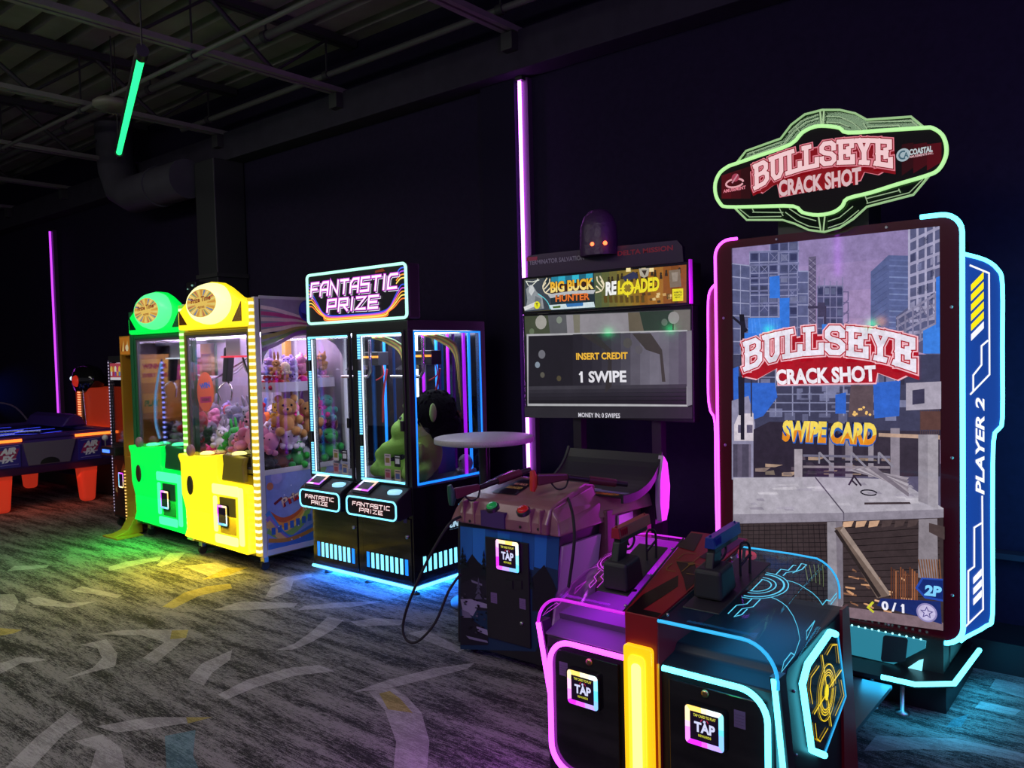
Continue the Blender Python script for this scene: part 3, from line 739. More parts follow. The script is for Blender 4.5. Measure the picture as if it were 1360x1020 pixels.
# logo on the screen
arch = lambda a_, b_: (a_, b_ * (1.0 - 0.10 * (1 - (2 * a_ - 1) ** 2)) + 0.62 * (1 - (2 * a_ - 1) ** 2))
def logo(s, p0, p1, h, pts_back, cs0, cs1, ch, z_, cols, lwk=.15, arch=arch):
    back, edge, fill, csback, csfill = cols
    s.poly(z_(pts_back), edge, px=True)
    P = [s.px(*p) for p in z_(pts_back)]; cx_ = sum(p[0] for p in P) / len(P); cy_ = sum(p[1] for p in P) / len(P)
    s.poly([(cx_ + (x - cx_) * .985, cy_ + (y - cy_) * .94) for x, y in P], back)
    p0, p1 = z_([p0, p1])
    k = dict(font=SLAB, gap=.34, px=True, warp=arch)
    s.blocks('BULLSEYE', p0, p1, h, h * (lwk + .24), back, shift=(0, -.12 * h), **k)
    s.blocks('BULLSEYE', p0, p1, h, h * (lwk + .22), edge, **k)
    s.blocks('BULLSEYE', p0, p1, h, h * (lwk + .13), back, **k)
    s.blocks('BULLSEYE', p0, p1, h, h * (lwk + .05), fill, **k)
    c0, c1 = z_([cs0, cs1])
    s.words('CRACK SHOT', c0, c1, ch, csback, bold=.14, px=True)
    s.words('CRACK SHOT', c0, c1, ch, csfill, bold=.045, px=True)
logo(s, (200, 700), (908, 700), .125, [(185, 735), (182, 610), (300, 590), (440, 560), (560, 552), (650, 562), (760, 575), (918, 592), (918, 715), (845, 752), (760, 720), (752, 765), (335, 772), (330, 700), (245, 748)],
     (330, 768), (752, 754), .075, Z4, ('a80f20', 'f0b4c0', 'e6dfec', '9c1226', 'f0e9f2'))
for c_, w_, dy in (('0c1440', .15, .001), ('2f62b8', .10, -.007), ('f3d65a', .06, 0.0)):
    p_, q_ = s.px(*Z8([(335, 402)])[0]), s.px(*Z8([(922, 428)])[0])
    s.words('SWIPE CARD', (p_[0], p_[1] + dy), (q_[0], q_[1] + dy), .105, c_, bold=w_, shear=.12, two=('e08a1c' if w_ == .06 else None))
# score badge
g5([(705, 620), (935, 632), (940, 720), (850, 690), (690, 648)], '1a2a6a'); s.words('0 / 1', *Z5([(708, 664), (796, 678)]), .042, 'f0f0ff', .04, px=True)
l5([(791, 643), (783, 651)], .005, 'f0f0ff'); l5([(676, 634), (656, 655), (678, 674)], .01, 'c8c832')
c_ = s.px(*Z5([(882, 675)])[0]); s.disc(*c_, .042, '8f86b8', 24); s.disc(*c_, .035, 'c0b8dc', 24)
st = [(c_[0] + (.024 if k % 2 == 0 else .011) * math.sin(R(36 * k)), c_[1] + (.024 if k % 2 == 0 else .011) * math.cos(R(36 * k))) for k in range(10)]
s.line(st, .004, '5a528c', closed=True)
g5([(862, 540), (945, 545), (945, 632), (875, 620), (838, 580)], '2348a8'); g5([(868, 546), (945, 551), (945, 624), (880, 612), (848, 580)], '14286e')
s.words('2P', *Z5([(872, 608), (942, 616)]), .048, '7fd0ff', .05, shear=.15, px=True)
sc_ = s.build('screen', SCREEN, T)
# ---- the two side fins
FA, FB = Vector((-.70, 3.925, 0)), Vector((-.58, 4.055, 0))
fr = Art(FA, FB - FA, Z3)
FINB = glow('fin_blue', (0.008, 0.055, 0.28), .8); FINM = glow('fin_magenta', (0.20, 0.004, 0.05), .6)
o_ = [(1275, 852), (1310, 831), (1318, 815), (1319, 588), (1326, 570), (1331, 555), (1331, 378), (1325, 360), (1310, 347), (1280, 338), (1275, 338)]
o_ = [fr.px(*p) for p in o_]
fn = slab(fr, o_, .03).build('right_fin', FINB, T); fn['label'] = 'blue side fin lettered PLAYER 2'
rod(fr, smooth([fr.px(*p) for p in [(1275, 852), (1283, 846), (1310, 831), (1318, 815), (1318, 700), (1319, 588), (1326, 570), (1331, 555), (1331, 460), (1331, 378), (1325, 358), (1308, 345), (1279, 337)]], 3), .009, .0).build('fin_neon', CYAN, fn)
fa = Art(FA + fr.n * .001, FB - FA, Z3)
for k in range(6):
    y = 345 + 42 * k; fa.poly(Z4([(1146, y + 28), (1146, y), (1200, y - 56), (1200, y - 26)]), 'ffe60a' if k < 5 else 'f4f4ff', px=True)
fa.line(Z4([(1140, 262), (1222, 296), (1224, 725), (1142, 810)]), .008, 'ffffff', px=True)
fa.line(Z4([(1218, 580), (1190, 604), (1190, 684), (1155, 728), (1155, 795)]), .008, 'ffffff', px=True)
fa.words('PLAYER 2', (1307, 657), (1307, 528), .042, 'ffffff', .03, shear=.25, px=True)
Zc = zpx(3.4, 1240, 640)
fa.line(Zc([(218, 62), (222, 575), (135, 660)]), .008, 'ffffff', px=True)
fa.line(Zc([(216, 185), (182, 206), (182, 382), (155, 402), (155, 642)]), .008, 'ffffff', px=True)
for k in range(3): fa.poly(Zc([(177, 462 + 48 * k), (177, 432 + 48 * k), (215, 390 + 48 * k), (215, 422 + 48 * k)]), 'ffffff', px=True)
fa.build('fin_graphics', artmat('fin_backlit', emit=1.1), fn)
GA, GB = Vector((-1.95, 4.055, 0)), Vector((-1.82, 3.925, 0))
fl_ = Art(GA, GB - GA, Z3)
o_ = [(953, 735), (950, 560), (944, 545), (941, 520), (941, 400), (945, 382), (957, 372), (958, 560), (958, 735)]
fn = slab(fl_, [fl_.px(*p) for p in o_], .03).build('left_fin', FINM, T); fn['label'] = 'magenta side fin'
rod(fl_, smooth([fl_.px(*p) for p in [(953, 730), (951, 640), (950, 562), (944, 546), (941, 522), (941, 460), (941, 400), (946, 382), (958, 373)]], 3), .008).build('fin_neon', MAG, fn)
fa = Art(GA + fl_.n * .001, GB - GA, Z3)
Zl = zpx(2.4286, 930, 300)
fa.line([(959, 386), (951, 391), (951, 490), (958, 508)], .008, 'ffffff', px=True)
for k in range(6): fa.poly([(954, 408 + 11 * k), (954, 403 + 11 * k), (960, 397 + 11 * k), (960, 402 + 11 * k)], 'ffe60a' if k < 5 else 'f4f4ff', px=True)
fa.line([(953, 466), (959, 462)], .006, 'ffffff', px=True)
fa.build('fin_graphics', artmat('fin_backlit'), fn)
# ---- base with neon plate and lit perforated panel
bs = MB().prism([(-1.82, 4.25), (-1.82, 3.765), (-1.70, 3.665), (-.84, 3.665), (-.715, 3.765), (-.70, 4.25)], 'z', .135, .155)
bs = bs.build('base_plate', mat('base_dark_metal', (.03, .04, .045), .35, metal=.6), T)
MB().box(-1.78, -.75, 3.80, 4.4, .0, .135).build('plinth', BLACK, T)
for x, y in ((-.9, 3.70), (-1.02, 3.69), (-1.6, 3.7)):
    MB().lathe([(.03, 0), (.03, .01), (.01, .015), (.01, .134)], (x, y, 0), 12).build('levelling_foot', STEEL, T)
MB().tube([(-1.82, 4.25, .155), (-1.82, 3.765, .155), (-1.70, 3.662, .155), (-1.45, 3.662, .155)], .010).build('base_neon', MAG, T)
MB().tube([(-.975, 3.662, .155), (-.84, 3.662, .155), (-.712, 3.765, .155), (-.698, 4.25, .155)], .0115).build('base_neon', CYAN, T)
pf = bpy.data.materials.new('perforated_backlit'); pf.use_nodes = True; nt = pf.node_tree; pb = nt.nodes['Principled BSDF']
tc = nt.nodes.new('ShaderNodeTexCoord'); mp = nt.nodes.new('ShaderNodeMapping'); mp.inputs['Scale'].default_value = (110, 110, 110); mp.inputs['Rotation'].default_value = (0, R(45), 0)
vo = nt.nodes.new('ShaderNodeTexVoronoi'); vo.inputs['Randomness'].default_value = 0.0
rp = nt.nodes.new('ShaderNodeValToRGB'); rp.color_ramp.elements[0].position = .34; rp.color_ramp.elements[0].color = (.10, .55, .66, 1); rp.color_ramp.elements[1].position = .44; rp.color_ramp.elements[1].color = (.012, .12, .17, 1)
nt.links.new(tc.outputs['Object'], mp.inputs[0]); nt.links.new(mp.outputs[0], vo.inputs['Vector']); nt.links.new(vo.outputs['Distance'], rp.inputs[0]); nt.links.new(rp.outputs[0], pb.inputs['Emission Color'])
pb.inputs['Emission Strength'].default_value = 1.7; pb.inputs['Base Color'].default_value = (.02, .04, .05, 1)
k_ = fronta(3.83); Zp = zpx(4.25, 1080, 780)
MB().box(-1.75, -.77, 3.85, 3.97, .155, .30).build('kick_panel', BLACK, T)
pp = slab(k_, [k_.px(*p) for p in Zp([(455, 435), (632, 345), (636, 305), (180, 212)])] + [(-1.55, .29), (-1.55, .20), (-1.5, .17)], .01).build('speaker_grille', pf, T)
slab(fronta(3.822), [fronta(3.822).px(*p) for p in Zp([(390, 420), (505, 425), (520, 415), (533, 300), (525, 288), (405, 272), (395, 280), (382, 405)])], .006).build('speaker', mat('speaker_mesh_dark', (.01, .03, .04), .6), T)
slab(k_, [k_.px(*p) for p in Zp([(535, 455), (612, 472), (620, 408), (595, 415)])], .01).build('corner_lamp', glow('corner_lamp', (.3, .9, 1.0), 1.0), T)
q0, q1 = k_.px(*Zp([(185, 210)])[0]), k_.px(*Zp([(630, 300)])[0])
for k in range(24):
    x = q0[0] + (q1[0] - q0[0]) * k / 23; z = q0[1] + (q1[1] - q0[1]) * k / 23
    if k % 2 == 0: MB().ball((x, 3.824, z + .004), .005, 6, 4).build('led', glow('cyan_led', (.4, .95, 1.0), 1.5), pp)
area('base_glow', (-.69, 3.95, .14), (0, R(-40), 0), .1, .6, 1.8, (.03, .55, 1.0))  # added area lamps strengthen the cyan base neon's spill on the floor
area('base_glow', (-.85, 3.64, .14), (R(-40), 0, 0), .4, .1, .8, (.03, .55, 1.0))  # added lamp, front part of the base spill
area('fin_glow', (-.56, 4.1, 1.1), (0, R(-90), R(45)), 1.4, .1, 9, (.03, .50, 1.0))  # added lamp for the fin neon's teal spill on the wall
area('left_edge_glow', (-1.99, 3.95, 1.2), (0, R(90), 0), 1.6, .1, 8, (.70, .02, .9))  # added lamp: left neon's magenta spill towards the hunting game
# ---- marquee
MY = 3.82
m = fronta(MY); Zm = zpx(3.886, 930, 130)
inner = smooth(Zm([(150, 352), (105, 385), (80, 440), (82, 500), (105, 545), (140, 563), (310, 561), (482, 560), (530, 592), (610, 605), (690, 590), (735, 558), (762, 520), (880, 490), (1020, 446), (1170, 402), (1230, 372), (1266, 310), (1271, 250), (1250, 192), (1200, 157), (1150, 156), (960, 168), (765, 180), (720, 156), (650, 146), (590, 150), (528, 180), (468, 240), (310, 297), (150, 352)]), 3)[:-1]
inp = [m.px(*p) for p in inner][::-1]
outr = Zm([(190, 332), (236, 274), (415, 210), (470, 138), (540, 85), (630, 62), (720, 62), (800, 80), (860, 113), (975, 105), (1088, 97), (1155, 152), (1262, 250), (1180, 404), (1100, 500), (860, 562), (790, 625), (720, 670), (640, 692), (560, 682), (490, 650), (425, 630), (240, 630), (178, 568), (90, 470)])
MQ = slab(fronta(MY + .004), inp, .05).build('marquee', mat('marquee_case', (.012, .004, .006), .3), T)
oo = [m.px(*p) for p in outr][::-1]
slab(fronta(MY + .012), oo, .012).build('marquee_acrylic', glass('marquee_acrylic', (.5, .75, .5), .05, .05, (.42, .5, .44)), MQ)
LIME = glow('lime_neon', (0.42, 0.80, 0.30), 1.0); LIME2 = glow('lime_edge', (0.30, 0.50, 0.22), .8)
rod(m, inp, .009, .004, 6, True).build('marquee_neon', LIME, MQ)
mo = MB()
for pl in [outr[:12], outr[13:24], [(0, 0)]]:
    if len(pl) > 2: mo.tube([m.o + m.u * m.px(*p)[0] + m.v * m.px(*p)[1] for p in pl], .0055, 6)
mo.build('acrylic_edge', LIME2, MQ)
et = fronta(MY - .002)
for r_ in (.17, .20, .235):
    pass
for pl in [[(240, 290), (420, 225)], [(250, 305), (430, 240), (480, 175), (545, 125), (612, 105)], [(455, 180), (520, 120), (610, 85)], [(650, 95), (720, 98), (790, 130), (830, 165)], [(650, 125), (720, 130), (770, 150)], [(860, 125), (1090, 118), (1125, 150)], [(860, 150), (1030, 142)], [(1025, 142), (1035, 158)],
           [(270, 275), (285, 300)], [(415, 235), (440, 250)], [(490, 145), (515, 175)], [(840, 130), (862, 160)], [(205, 575), (255, 615), (420, 612)], [(270, 590), (430, 592)], [(270, 572), (280, 592)], [(440, 590), (500, 635), (560, 662), (620, 672)], [(460, 572), (520, 612), (600, 635)], [(660, 672), (740, 645), (820, 580)], [(660, 638), (720, 618), (790, 560)], [(860, 545), (1080, 490), (1150, 420)], [(860, 520), (1030, 478)], [(1025, 470), (1035, 490)], [(850, 500), (865, 540)], [(410, 570), (430, 610)]]:
    et.line(Zm(pl), .0045, (0.30, 0.45, 0.24), px=True)
for x, y in [(620, 68), (640, 68), (612, 610), (645, 612)]: et.line(Zm([(x, y), (632 + (x - 632) * .4, y + 75)]), .007, (0.40, 0.62, 0.30), px=True)
et.build('etched_lines', artmat('etched_glow', emit=.8), MQ)
f = fronta(MY + .0005, step=.00015); f.poly(inp, '020001')
for k, (xa, xb, c) in enumerate([(110, 160, '4a000a'), (160, 210, '3a0007'), (210, 260, '2a0004'), (1040, 1100, '2a0004'), (1100, 1170, '3c0007'), (1170, 1245, '4d000a')]):
    y0 = 345 - (xa - 160) * .33 if xa < 600 else 200; y1 = 345 - (xb - 160) * .33 if xb < 600 else 190
    f.poly(Zm([(xa, y0 + 40), (xb, y1 + 40), (xb, 520 if xb < 600 else 360 - (xb - 1100) * .2), (xa, 520 if xa < 600 else 390 - (xa - 1100) * .2)]), c, px=True, layer=(k == 0))
arch2 = lambda a_, b_: (a_, b_ * (1.0 - 0.12 * (1 - (2 * a_ - 1) ** 2)) + 0.55 * (1 - (2 * a_ - 1) ** 2))
logo(f, (285, 464), (982, 350), .104, [(262, 470), (258, 380), (350, 345), (440, 300), (560, 260), (700, 232), (860, 232), (998, 232), (998, 355), (922, 400), (850, 385), (830, 430), (410, 515), (395, 440), (322, 495)],
     (405, 512), (832, 446), .078, Zm, ('7d0812', 'd87a88', 'f0c8cc', '8e0c18', 'd6b4b8'), arch=arch2)
f.line(arc(*f.px(*Zm([(178, 440)])[0]), .045, 0, 340, 18, .02), .009, 'e0a0a8'); f.disc(*f.px(*Zm([(182, 412)])[0]), .02, 'a03a50', 14); f.line(Zm([(165, 440), (195, 395)]), .008, 'c08090', px=True)
f.words('AMUSEMENT', *Zm([(120, 492), (236, 470)]), .017, 'e08090', .03, px=True)
c_ = f.px(*Zm([(1048, 295)])[0]); f.disc(*c_, .028, '9fb0b8', 20); f.line(arc(*c_, .016, 60, 300, 10), .007, '40606e'); f.words('A', (c_[0] + .002, c_[1] - .014), (c_[0] + .022, c_[1] - .014), .024, '40606e', .03)
f.words('COASTAL', *Zm([(1080, 298), (1200, 278)]), .026, 'b8c2c6', .05, px=True); f.words('AMUSEMENTS INC.', *Zm([(1080, 312), (1205, 290)]), .010, 'd8a8b0', .03, px=True)
f.build('marquee_face', LAMPART, MQ)
MB().box(-1.5, -1.08, 3.9, 4.1, 2.08, 2.5).build('marquee_post', BLACK, T)
# ================================================================ twin gun console
CY0 = 2.2
K = thing('gun_console', (-1.285, 2.5, 0), 'twin player shooting console with clear curved tops, pink left and cyan right', 'arcade console')
MB().prism([(2.21, .0), (2.21, .615), (2.29, .63), (2.31, .655), (2.80, .69), (2.86, .69), (2.96, .0)], 'x', -1.69, -.875).build('cabinet', BLACK, K, bev=.006)
DKM = mat('deck_grey', (.10, .07, .12), .5)
MB().hexa([(-1.69, 2.205, .618), (-1.37, 2.205, .618), (-1.37, 2.30, .64), (-1.69, 2.30, .64)], [(-1.69, 2.205, .622), (-1.37, 2.205, .622), (-1.37, 2.30, .65), (-1.69, 2.30, .65)]).hexa([(-1.69, 2.30, .62), (-1.37, 2.30, .62), (-1.45, 2.80, .69), (-1.69, 2.80, .69)], [(-1.69, 2.29, .67), (-1.37, 2.29, .67), (-1.45, 2.80, .705), (-1.69, 2.80, .705)]).build('left_deck', DKM, K)
REDP = mat('red_black_wrap', (.26, .009, .016), .35)
MB().prism([(2.79, .70), (2.86, .70), (2.965, .0), (2.80, .0)], 'x', -.876, -.866).build('rear_side_panel', REDP, K)
# red centre spine, widening to the rear, with printed target
def zt(y): return .757 + (y - 2.19) * .1787
sp = MB(); sp.hexa([(-1.357, 2.19, .0), (-1.238, 2.19, .0), (-1.225, 2.86, .0), (-1.46, 2.86, .0)], [(-1.357, 2.19, .765), (-1.238, 2.19, .765), (-1.225, 2.86, .885), (-1.46, 2.86, .885)])
spine = sp.build('centre_spine', REDP, K, bev=.004)
ta = Art((-1.30, 2.19, .7655), (1, 0, 0), (0, .67, .12), .0002)
for pts in [[(-.05, .0), (-.01, .0), (.02, .22), (-.02, .3), (-.06, .12)], [(.01, .28), (.06, .2), (.06, .3), (-.02, .42), (-.08, .4)], [(-.05, .0), (.06, .0), (.06, .03), (-.055, .03)], [(-.02, .46), (.05, .44), (.07, .66), (.0, .66)], [(-.14, .52), (-.06, .5), (-.1, .66), (-.15, .66)]]:
    ta.poly(pts, '160406')
cx_, cy_ = -.02, .40
ta.disc(cx_, cy_, .012, '8a6a1e', 14)
for sx_ in (-1, 1):
    for sy_ in (-1, 1): ta.line([(cx_ + sx_ * .02, cy_ + sy_ * .08), (cx_ + sx_ * .055, cy_ + sy_ * .08), (cx_ + sx_ * .065, cy_ + sy_ * .06), (cx_ + sx_ * .065, cy_ + sy_ * .02)], .004, '8a6a1e')
ta.line([(cx_ - .06, cy_), (cx_ + .06, cy_)], .003, '8a6a1e'); ta.line([(cx_, cy_ - .075), (cx_, cy_ + .075)], .003, '8a6a1e')
ta.build('printed_target', PRINT, spine)
# yellow light bar
yb = MB().prism(rrect(-1.352, -1.250, .02, .668, .014, 4), 'y', 2.189, 2.168).build('light_bar', glow('amber_diffuser', (1.0, .52, .006), 1.05), K, bev=.004)
MB().prism(rrect(-1.332, -1.27, .04, .64, .02, 5), 'y', 2.1685, 2.163).build('lamp_core', glow('amber_mid', (1.0, .66, .03), 1.15), yb)
MB().prism(rrect(-1.318, -1.284, .06, .615, .015, 5), 'y', 2.1632, 2.160).build('lamp_core', glow('amber_core', (1.0, .86, .22), 1.5), yb)
MB().tube([(-1.237, 2.187, .02), (-1.237, 2.187, .62)], .004, 6).build('trim_strip', glow('amber_edge', (.8, .35, .01), .5), yb)
# ---- doors, strips and readers
def front_side(sgn, neon, nm):
    xi, xo = (-1.236, -.868) if sgn > 0 else (-1.36, -1.705)
    X0, X1 = min(xi, xo), max(xi, xo)
    d = MB().box(X0 + .03, X1 - .03, 2.196, 2.21, .06, .58).build('door', GLOSSK, K, bev=.003)
    d['label'] = nm + ' door'
    r_ = .085
    if sgn > 0: path = [(xi + .015, .612)] + arc(xo - .02 - r_, .612 - r_, r_, 90, 0, 8) + [(xo - .02, .05)]
    else: path = [(xi - .004, .612)] + arc(xo + .045 + r_, .612 - r_, r_, 90, 180, 8) + [(xo + .045, .33)] + arc(xo + .045 + r_, .25, r_, 180, 270, 8) + [(xi - .004, .165)]
    MB().tube([(x, 2.188, z) for x, z in path], .0095, 8).build('front_neon', neon, K)
    # lower front corner post leaning back, with its own strip
    e = xo if sgn > 0 else xo - .0
    MB().hexa([(e - .018, 2.33, .0), (e + .018, 2.33, .0), (e + .018, 2.37, .0), (e - .018, 2.37, .0)], [(e - .014, 2.19, .665), (e + .014, 2.19, .665), (e + .014, 2.24, .665), (e - .014, 2.24, .665)]).build('corner_post', SATIN, K)
    MB().tube([(e, 2.187, .66), (e, 2.325, .02)], .009, 8).build('corner_neon', neon, K)
    return d
dl = front_side(-1, MAG, 'left'); dr = front_side(1, CYAN, 'right')
fa = fronta(2.196)
for d, q, seed in ((dl, (757, 889, 797, 940), 10), (dr, (913, 935, 964, 995), 0)):
    p0 = fa.px(q[0], (q[1] + q[3]) / 2); p1 = fa.px(q[2], (q[1] + q[3]) / 2); pc = fa.px((q[0] + q[2]) / 2, (q[1] + q[3]) / 2)
    w = (p1[0] - p0[0]); h = w * .95
    card_reader(d, 2.196, p0[0], p1[0], pc[1] - h / 2, pc[1] + h / 2, seed)
for d, x, y in ((dl, 783, 879), (dr, 937, 921)):
    p = fa.px(x, y); MB().lathe([(.012, 0), (.012, .006), (.006, .008)], (p[0], 2.196, p[1]), 12, 'y').build('lock', mat('brass_lock', (.5, .35, .15), .3, metal=1), d)
label_sticker(dl, 2.1955, 743, 881, 754, 896); label_sticker(dr, 2.1955, 975, 946, 990, 965)
# ---- curved clear hoods
def hoodpt(sgn, a, b, d=0.0):
    """a: distance along the cross-section from the spine, b: distance back from the front edge"""
    f_ = b / .61
    xi = (-1.236 + .010 * f_) if sgn > 0 else (-1.358 - .10 * f_)
    xo = (-.858 - .02 * f_) if sgn > 0 else (-1.708 - .045 * f_)
    r_ = .105; flat = abs(xo - xi) - r_; y = 2.19 + b; zz = zt(y)
    if a <= flat: x, z, nx, nz = xi + sgn * a, zz, 0, 1
    else:
        t = min((a - flat) / r_, math.pi / 2 + .25)
        tt = min(t, math.pi / 2)
        x, z = xi + sgn * (flat + r_ * math.sin(tt)), zz - r_ * (1 - math.cos(tt)) - max(0, t - tt) * r_
        nx, nz = sgn * math.sin(tt), math.cos(tt)
    return Vector((x + nx * d, y, z + nz * d))
ACB = glass('acrylic_blue', (.5, .8, 1), .03, .03, (.82, .93, .98), .25); ACM = glass('acrylic_pink', (1, .5, 1), .015, .05, (.95, .82, .96), .07)
ETB = artmat('etch_glow', emit=1.0)
def hood(sgn, m, edge, nm, ink):
    f_ = (abs(-.858 + 1.236) if sgn > 0 else .35) - .105; L = f_ + .105 * math.pi / 2 + .02
    A_ = [f_ * k / 3 for k in range(4)] + [f_ + (L - f_) * k / 9 for k in range(1, 10)]
    B_ = [0, .2, .4, .61]; mb = MB(); n = len(A_)
    for d in (.0, -.006):
        k0 = len(mb.v)
        mb.add([hoodpt(sgn, a, b, d) for b in B_ for a in A_], [(j * n + i, j * n + i + 1, (j + 1) * n + i + 1, (j + 1) * n + i) for j in range(3) for i in range(n - 1)], True)
    h = mb.build('curved_hood', m, K); h['label'] = nm + ' clear curved hood'
    for b in (0, .61): MB().tube([hoodpt(sgn, a, b) for a in A_], .0055 if b == 0 else .0035, 6).build('hood_edge', edge, h)
    MB().tube([hoodpt(sgn, .004, b, .002) for b in B_], .004, 6).build('hood_rail', BLACK, h)
    # small bolts along the seam
    for b in (.04, .27, .5): MB().ball(hoodpt(sgn, .012, b, .003), .006, 8, 5).build('bolt', STEEL, h)
    # etched, edge-lit drawing
    e = MB(); e.ink = ink; cnt = [0]
    def stroke(pts, w=.0045, c=None):
        if sgn < 0: w *= .8; pts = [(.93 * a, b) for a, b in pts]
        e.ink = c or ink; cnt[0] += 1
        den = []
        for p, q in zip(pts, pts[1:]):
            for k in range(3): den.append((p[0] + (q[0] - p[0]) * k / 3, p[1] + (q[1] - p[1]) * k / 3))
        den.append(pts[-1])
        for q in band(den, w): e.add([hoodpt(sgn, a, b, .0012 + .00004 * cnt[0]) for a, b in q], [(0, 1, 2, 3)])
    c0 = (.175, .335)
    for r_, w in ((.045, .004), (.06, .004), (.085, .006), (.098, .0035)): stroke(arc(c0[0], c0[1], r_, -95, 95, 14), w)
    stroke([(.175, .29), (.175, .38)], .004)
    stroke([(.20, .43), (.20, .475), (.225, .475), (.225, .52), (.235, .52)], .004); stroke([(.225, .43), (.225, .455), (.25, .48), (.245, .54), (.262, .54), (.262, .50), (.245, .46)], .004)
    stroke([(.20, .24), (.20, .20), (.175, .18), (.175, .12)], .004); stroke([(.225, .245), (.225, .19), (.20, .165), (.20, .11), (.215, .13), (.215, .17)], .004)
    stroke([(.25, .40), (.31, .40), (.385, .43), (.385, .47), (.40, .50), (.40, .57), (.412, .57), (.412, .50)], .0035)
    stroke([(.25, .27), (.31, .25), (.40, .20), (.42, .14), (.42, .03), (.405, .06), (.405, .12), (.42, .14)], .0035)
    stroke([(.40, .34), (.40, .26), (.42, .25), (.40, .34)], .0035)
    if sgn > 0:
        for k in range(5): stroke([(.30 + .012 * k, .45 + .01 * k), (.26 + .01 * k, .53 + .015 * k)], .002, hx('6a7a50'))
    e.build('etched_drawing', ETB, h)
    return h
hood(-1, ACM, MAG2, 'pink lit', (0.62, 0.05, 0.75)); hood(1, ACB, CYAN2, 'blue lit', (0.10, 0.62, 0.9))
area('hood_glow', (-1.55, 2.48, .76), (0, 0, 0), .22, .5, 1.3, (.5, .015, 1.0))  # added lamps without a fixture colour the decks under the hoods
area('hood_glow', (-1.53, 2.23, .74), (R(-30), 0, 0), .28, .03, .16, (.5, .015, 1.0))
area('corner_glow', (-1.74, 2.24, .4), (0, R(75), 0), .5, .05, 4, (.6, .03, 1.0))  # added lamp for the corner neon's magenta spill on the carpet
area('hood_glow', (-1.05, 2.48, .76), (0, 0, 0), .22, .5, .8, (.02, .40, .9))  # added lamp under the blue hood
# 1P / 2P badge seen through the hood
ba = Art(at(979, 748, y=2.74), X3, (0, .25, .97)); ba.words('1P', (.0, .0), (.07, .0), .05, 'd84a6a', .05); ba.build('player_badge', artmat('badge_print', emit=.5), K)
# glowing plate standing at the rear of the left hood
MB().box(-1.69, -1.48, 2.79, 2.80, .705, .85).build('rear_lamp', glow('magenta_rear', (.45, .02, .62), .55), K)
# ---- right hand side panel with the lit target
sd = Art((-.868, 2.5, 0), (0, 1, 0), (0, 0, 1)); Zt = zpx(4.533, 860, 840)
oc = [sd.px(*p) for p in Zt([(1098, 0), (1140, 22), (1192, 370), (1062, 735), (985, 705), (930, 310), (962, 190)])]
pn = slab(Art((-.862, 2.5, 0), (0, 1, 0), (0, 0, 1)), oc, .016).build('target_panel', GLOSSK, K)
sd = Art((-.8615, 2.5, 0), (0, 1, 0), (0, 0, 1))
rod(sd, [sd.px(*p) for p in Zt([(1130, 10), (1096, -4), (960, 190), (928, 310), (985, 708), (1062, 738)])], .011, .002).build('panel_neon', CYAN, pn)
rod(sd, [sd.px(*p) for p in Zt([(1062, 738), (1192, 385), (1145, 20)])], .003, .001).build('panel_edge', CYAN2, pn)
Y_ = 'ffd91a'; c_ = sd.px(*Zt([(1078, 360)])[0])
tg = Art((-.8605, 2.5, 0), (0, 1, 0), (0, 0, 1)); tg.disc(*c_, .019, 'ffe61a', 16, .026)
for r_ in (.052, .060, .068, .085): tg.line(arc(c_[0], c_[1], r_, 0, 355, 26, r_ * 1.05), .0035, Y_)
for p_, q_ in [((1050, 135), (1075, 320)), ((1083, 400), (1105, 565)), ((1000, 490), (1065, 385)), ((1092, 330), (1165, 225))]: tg.line(Zt([p_, q_]), .006, Y_, px=True)
for pl in [[(1075, 135), (1110, 75), (1138, 72), (1150, 185)], [(1030, 200), (980, 270), (975, 340), (990, 430)], [(1160, 285), (1178, 380), (1125, 500)], [(1005, 545), (1015, 640), (1035, 655), (1082, 575)]]:
    tg.line(Zt(pl), .005, 'e8c01c', px=True)
tg.build('target_graphic', artmat('target_backlit', emit=1.0), pn)
for x, y in ((905, 360), (1205, 275), (920, 745), (1270, 775)):
    p = sd.px(*Zt([(x, y)])[0]); MB().ball((-.873, 2.5 + p[0], p[1]), .005, 8, 5).build('bolt', STEEL, K)
# steel floor plate running back to the screen
MB().box(-1.62, -.93, 2.965, 3.655, .115, .132).build('floor_plate', mat('floor_plate_blue', (.05, .09, .11), .4, metal=.5), K)
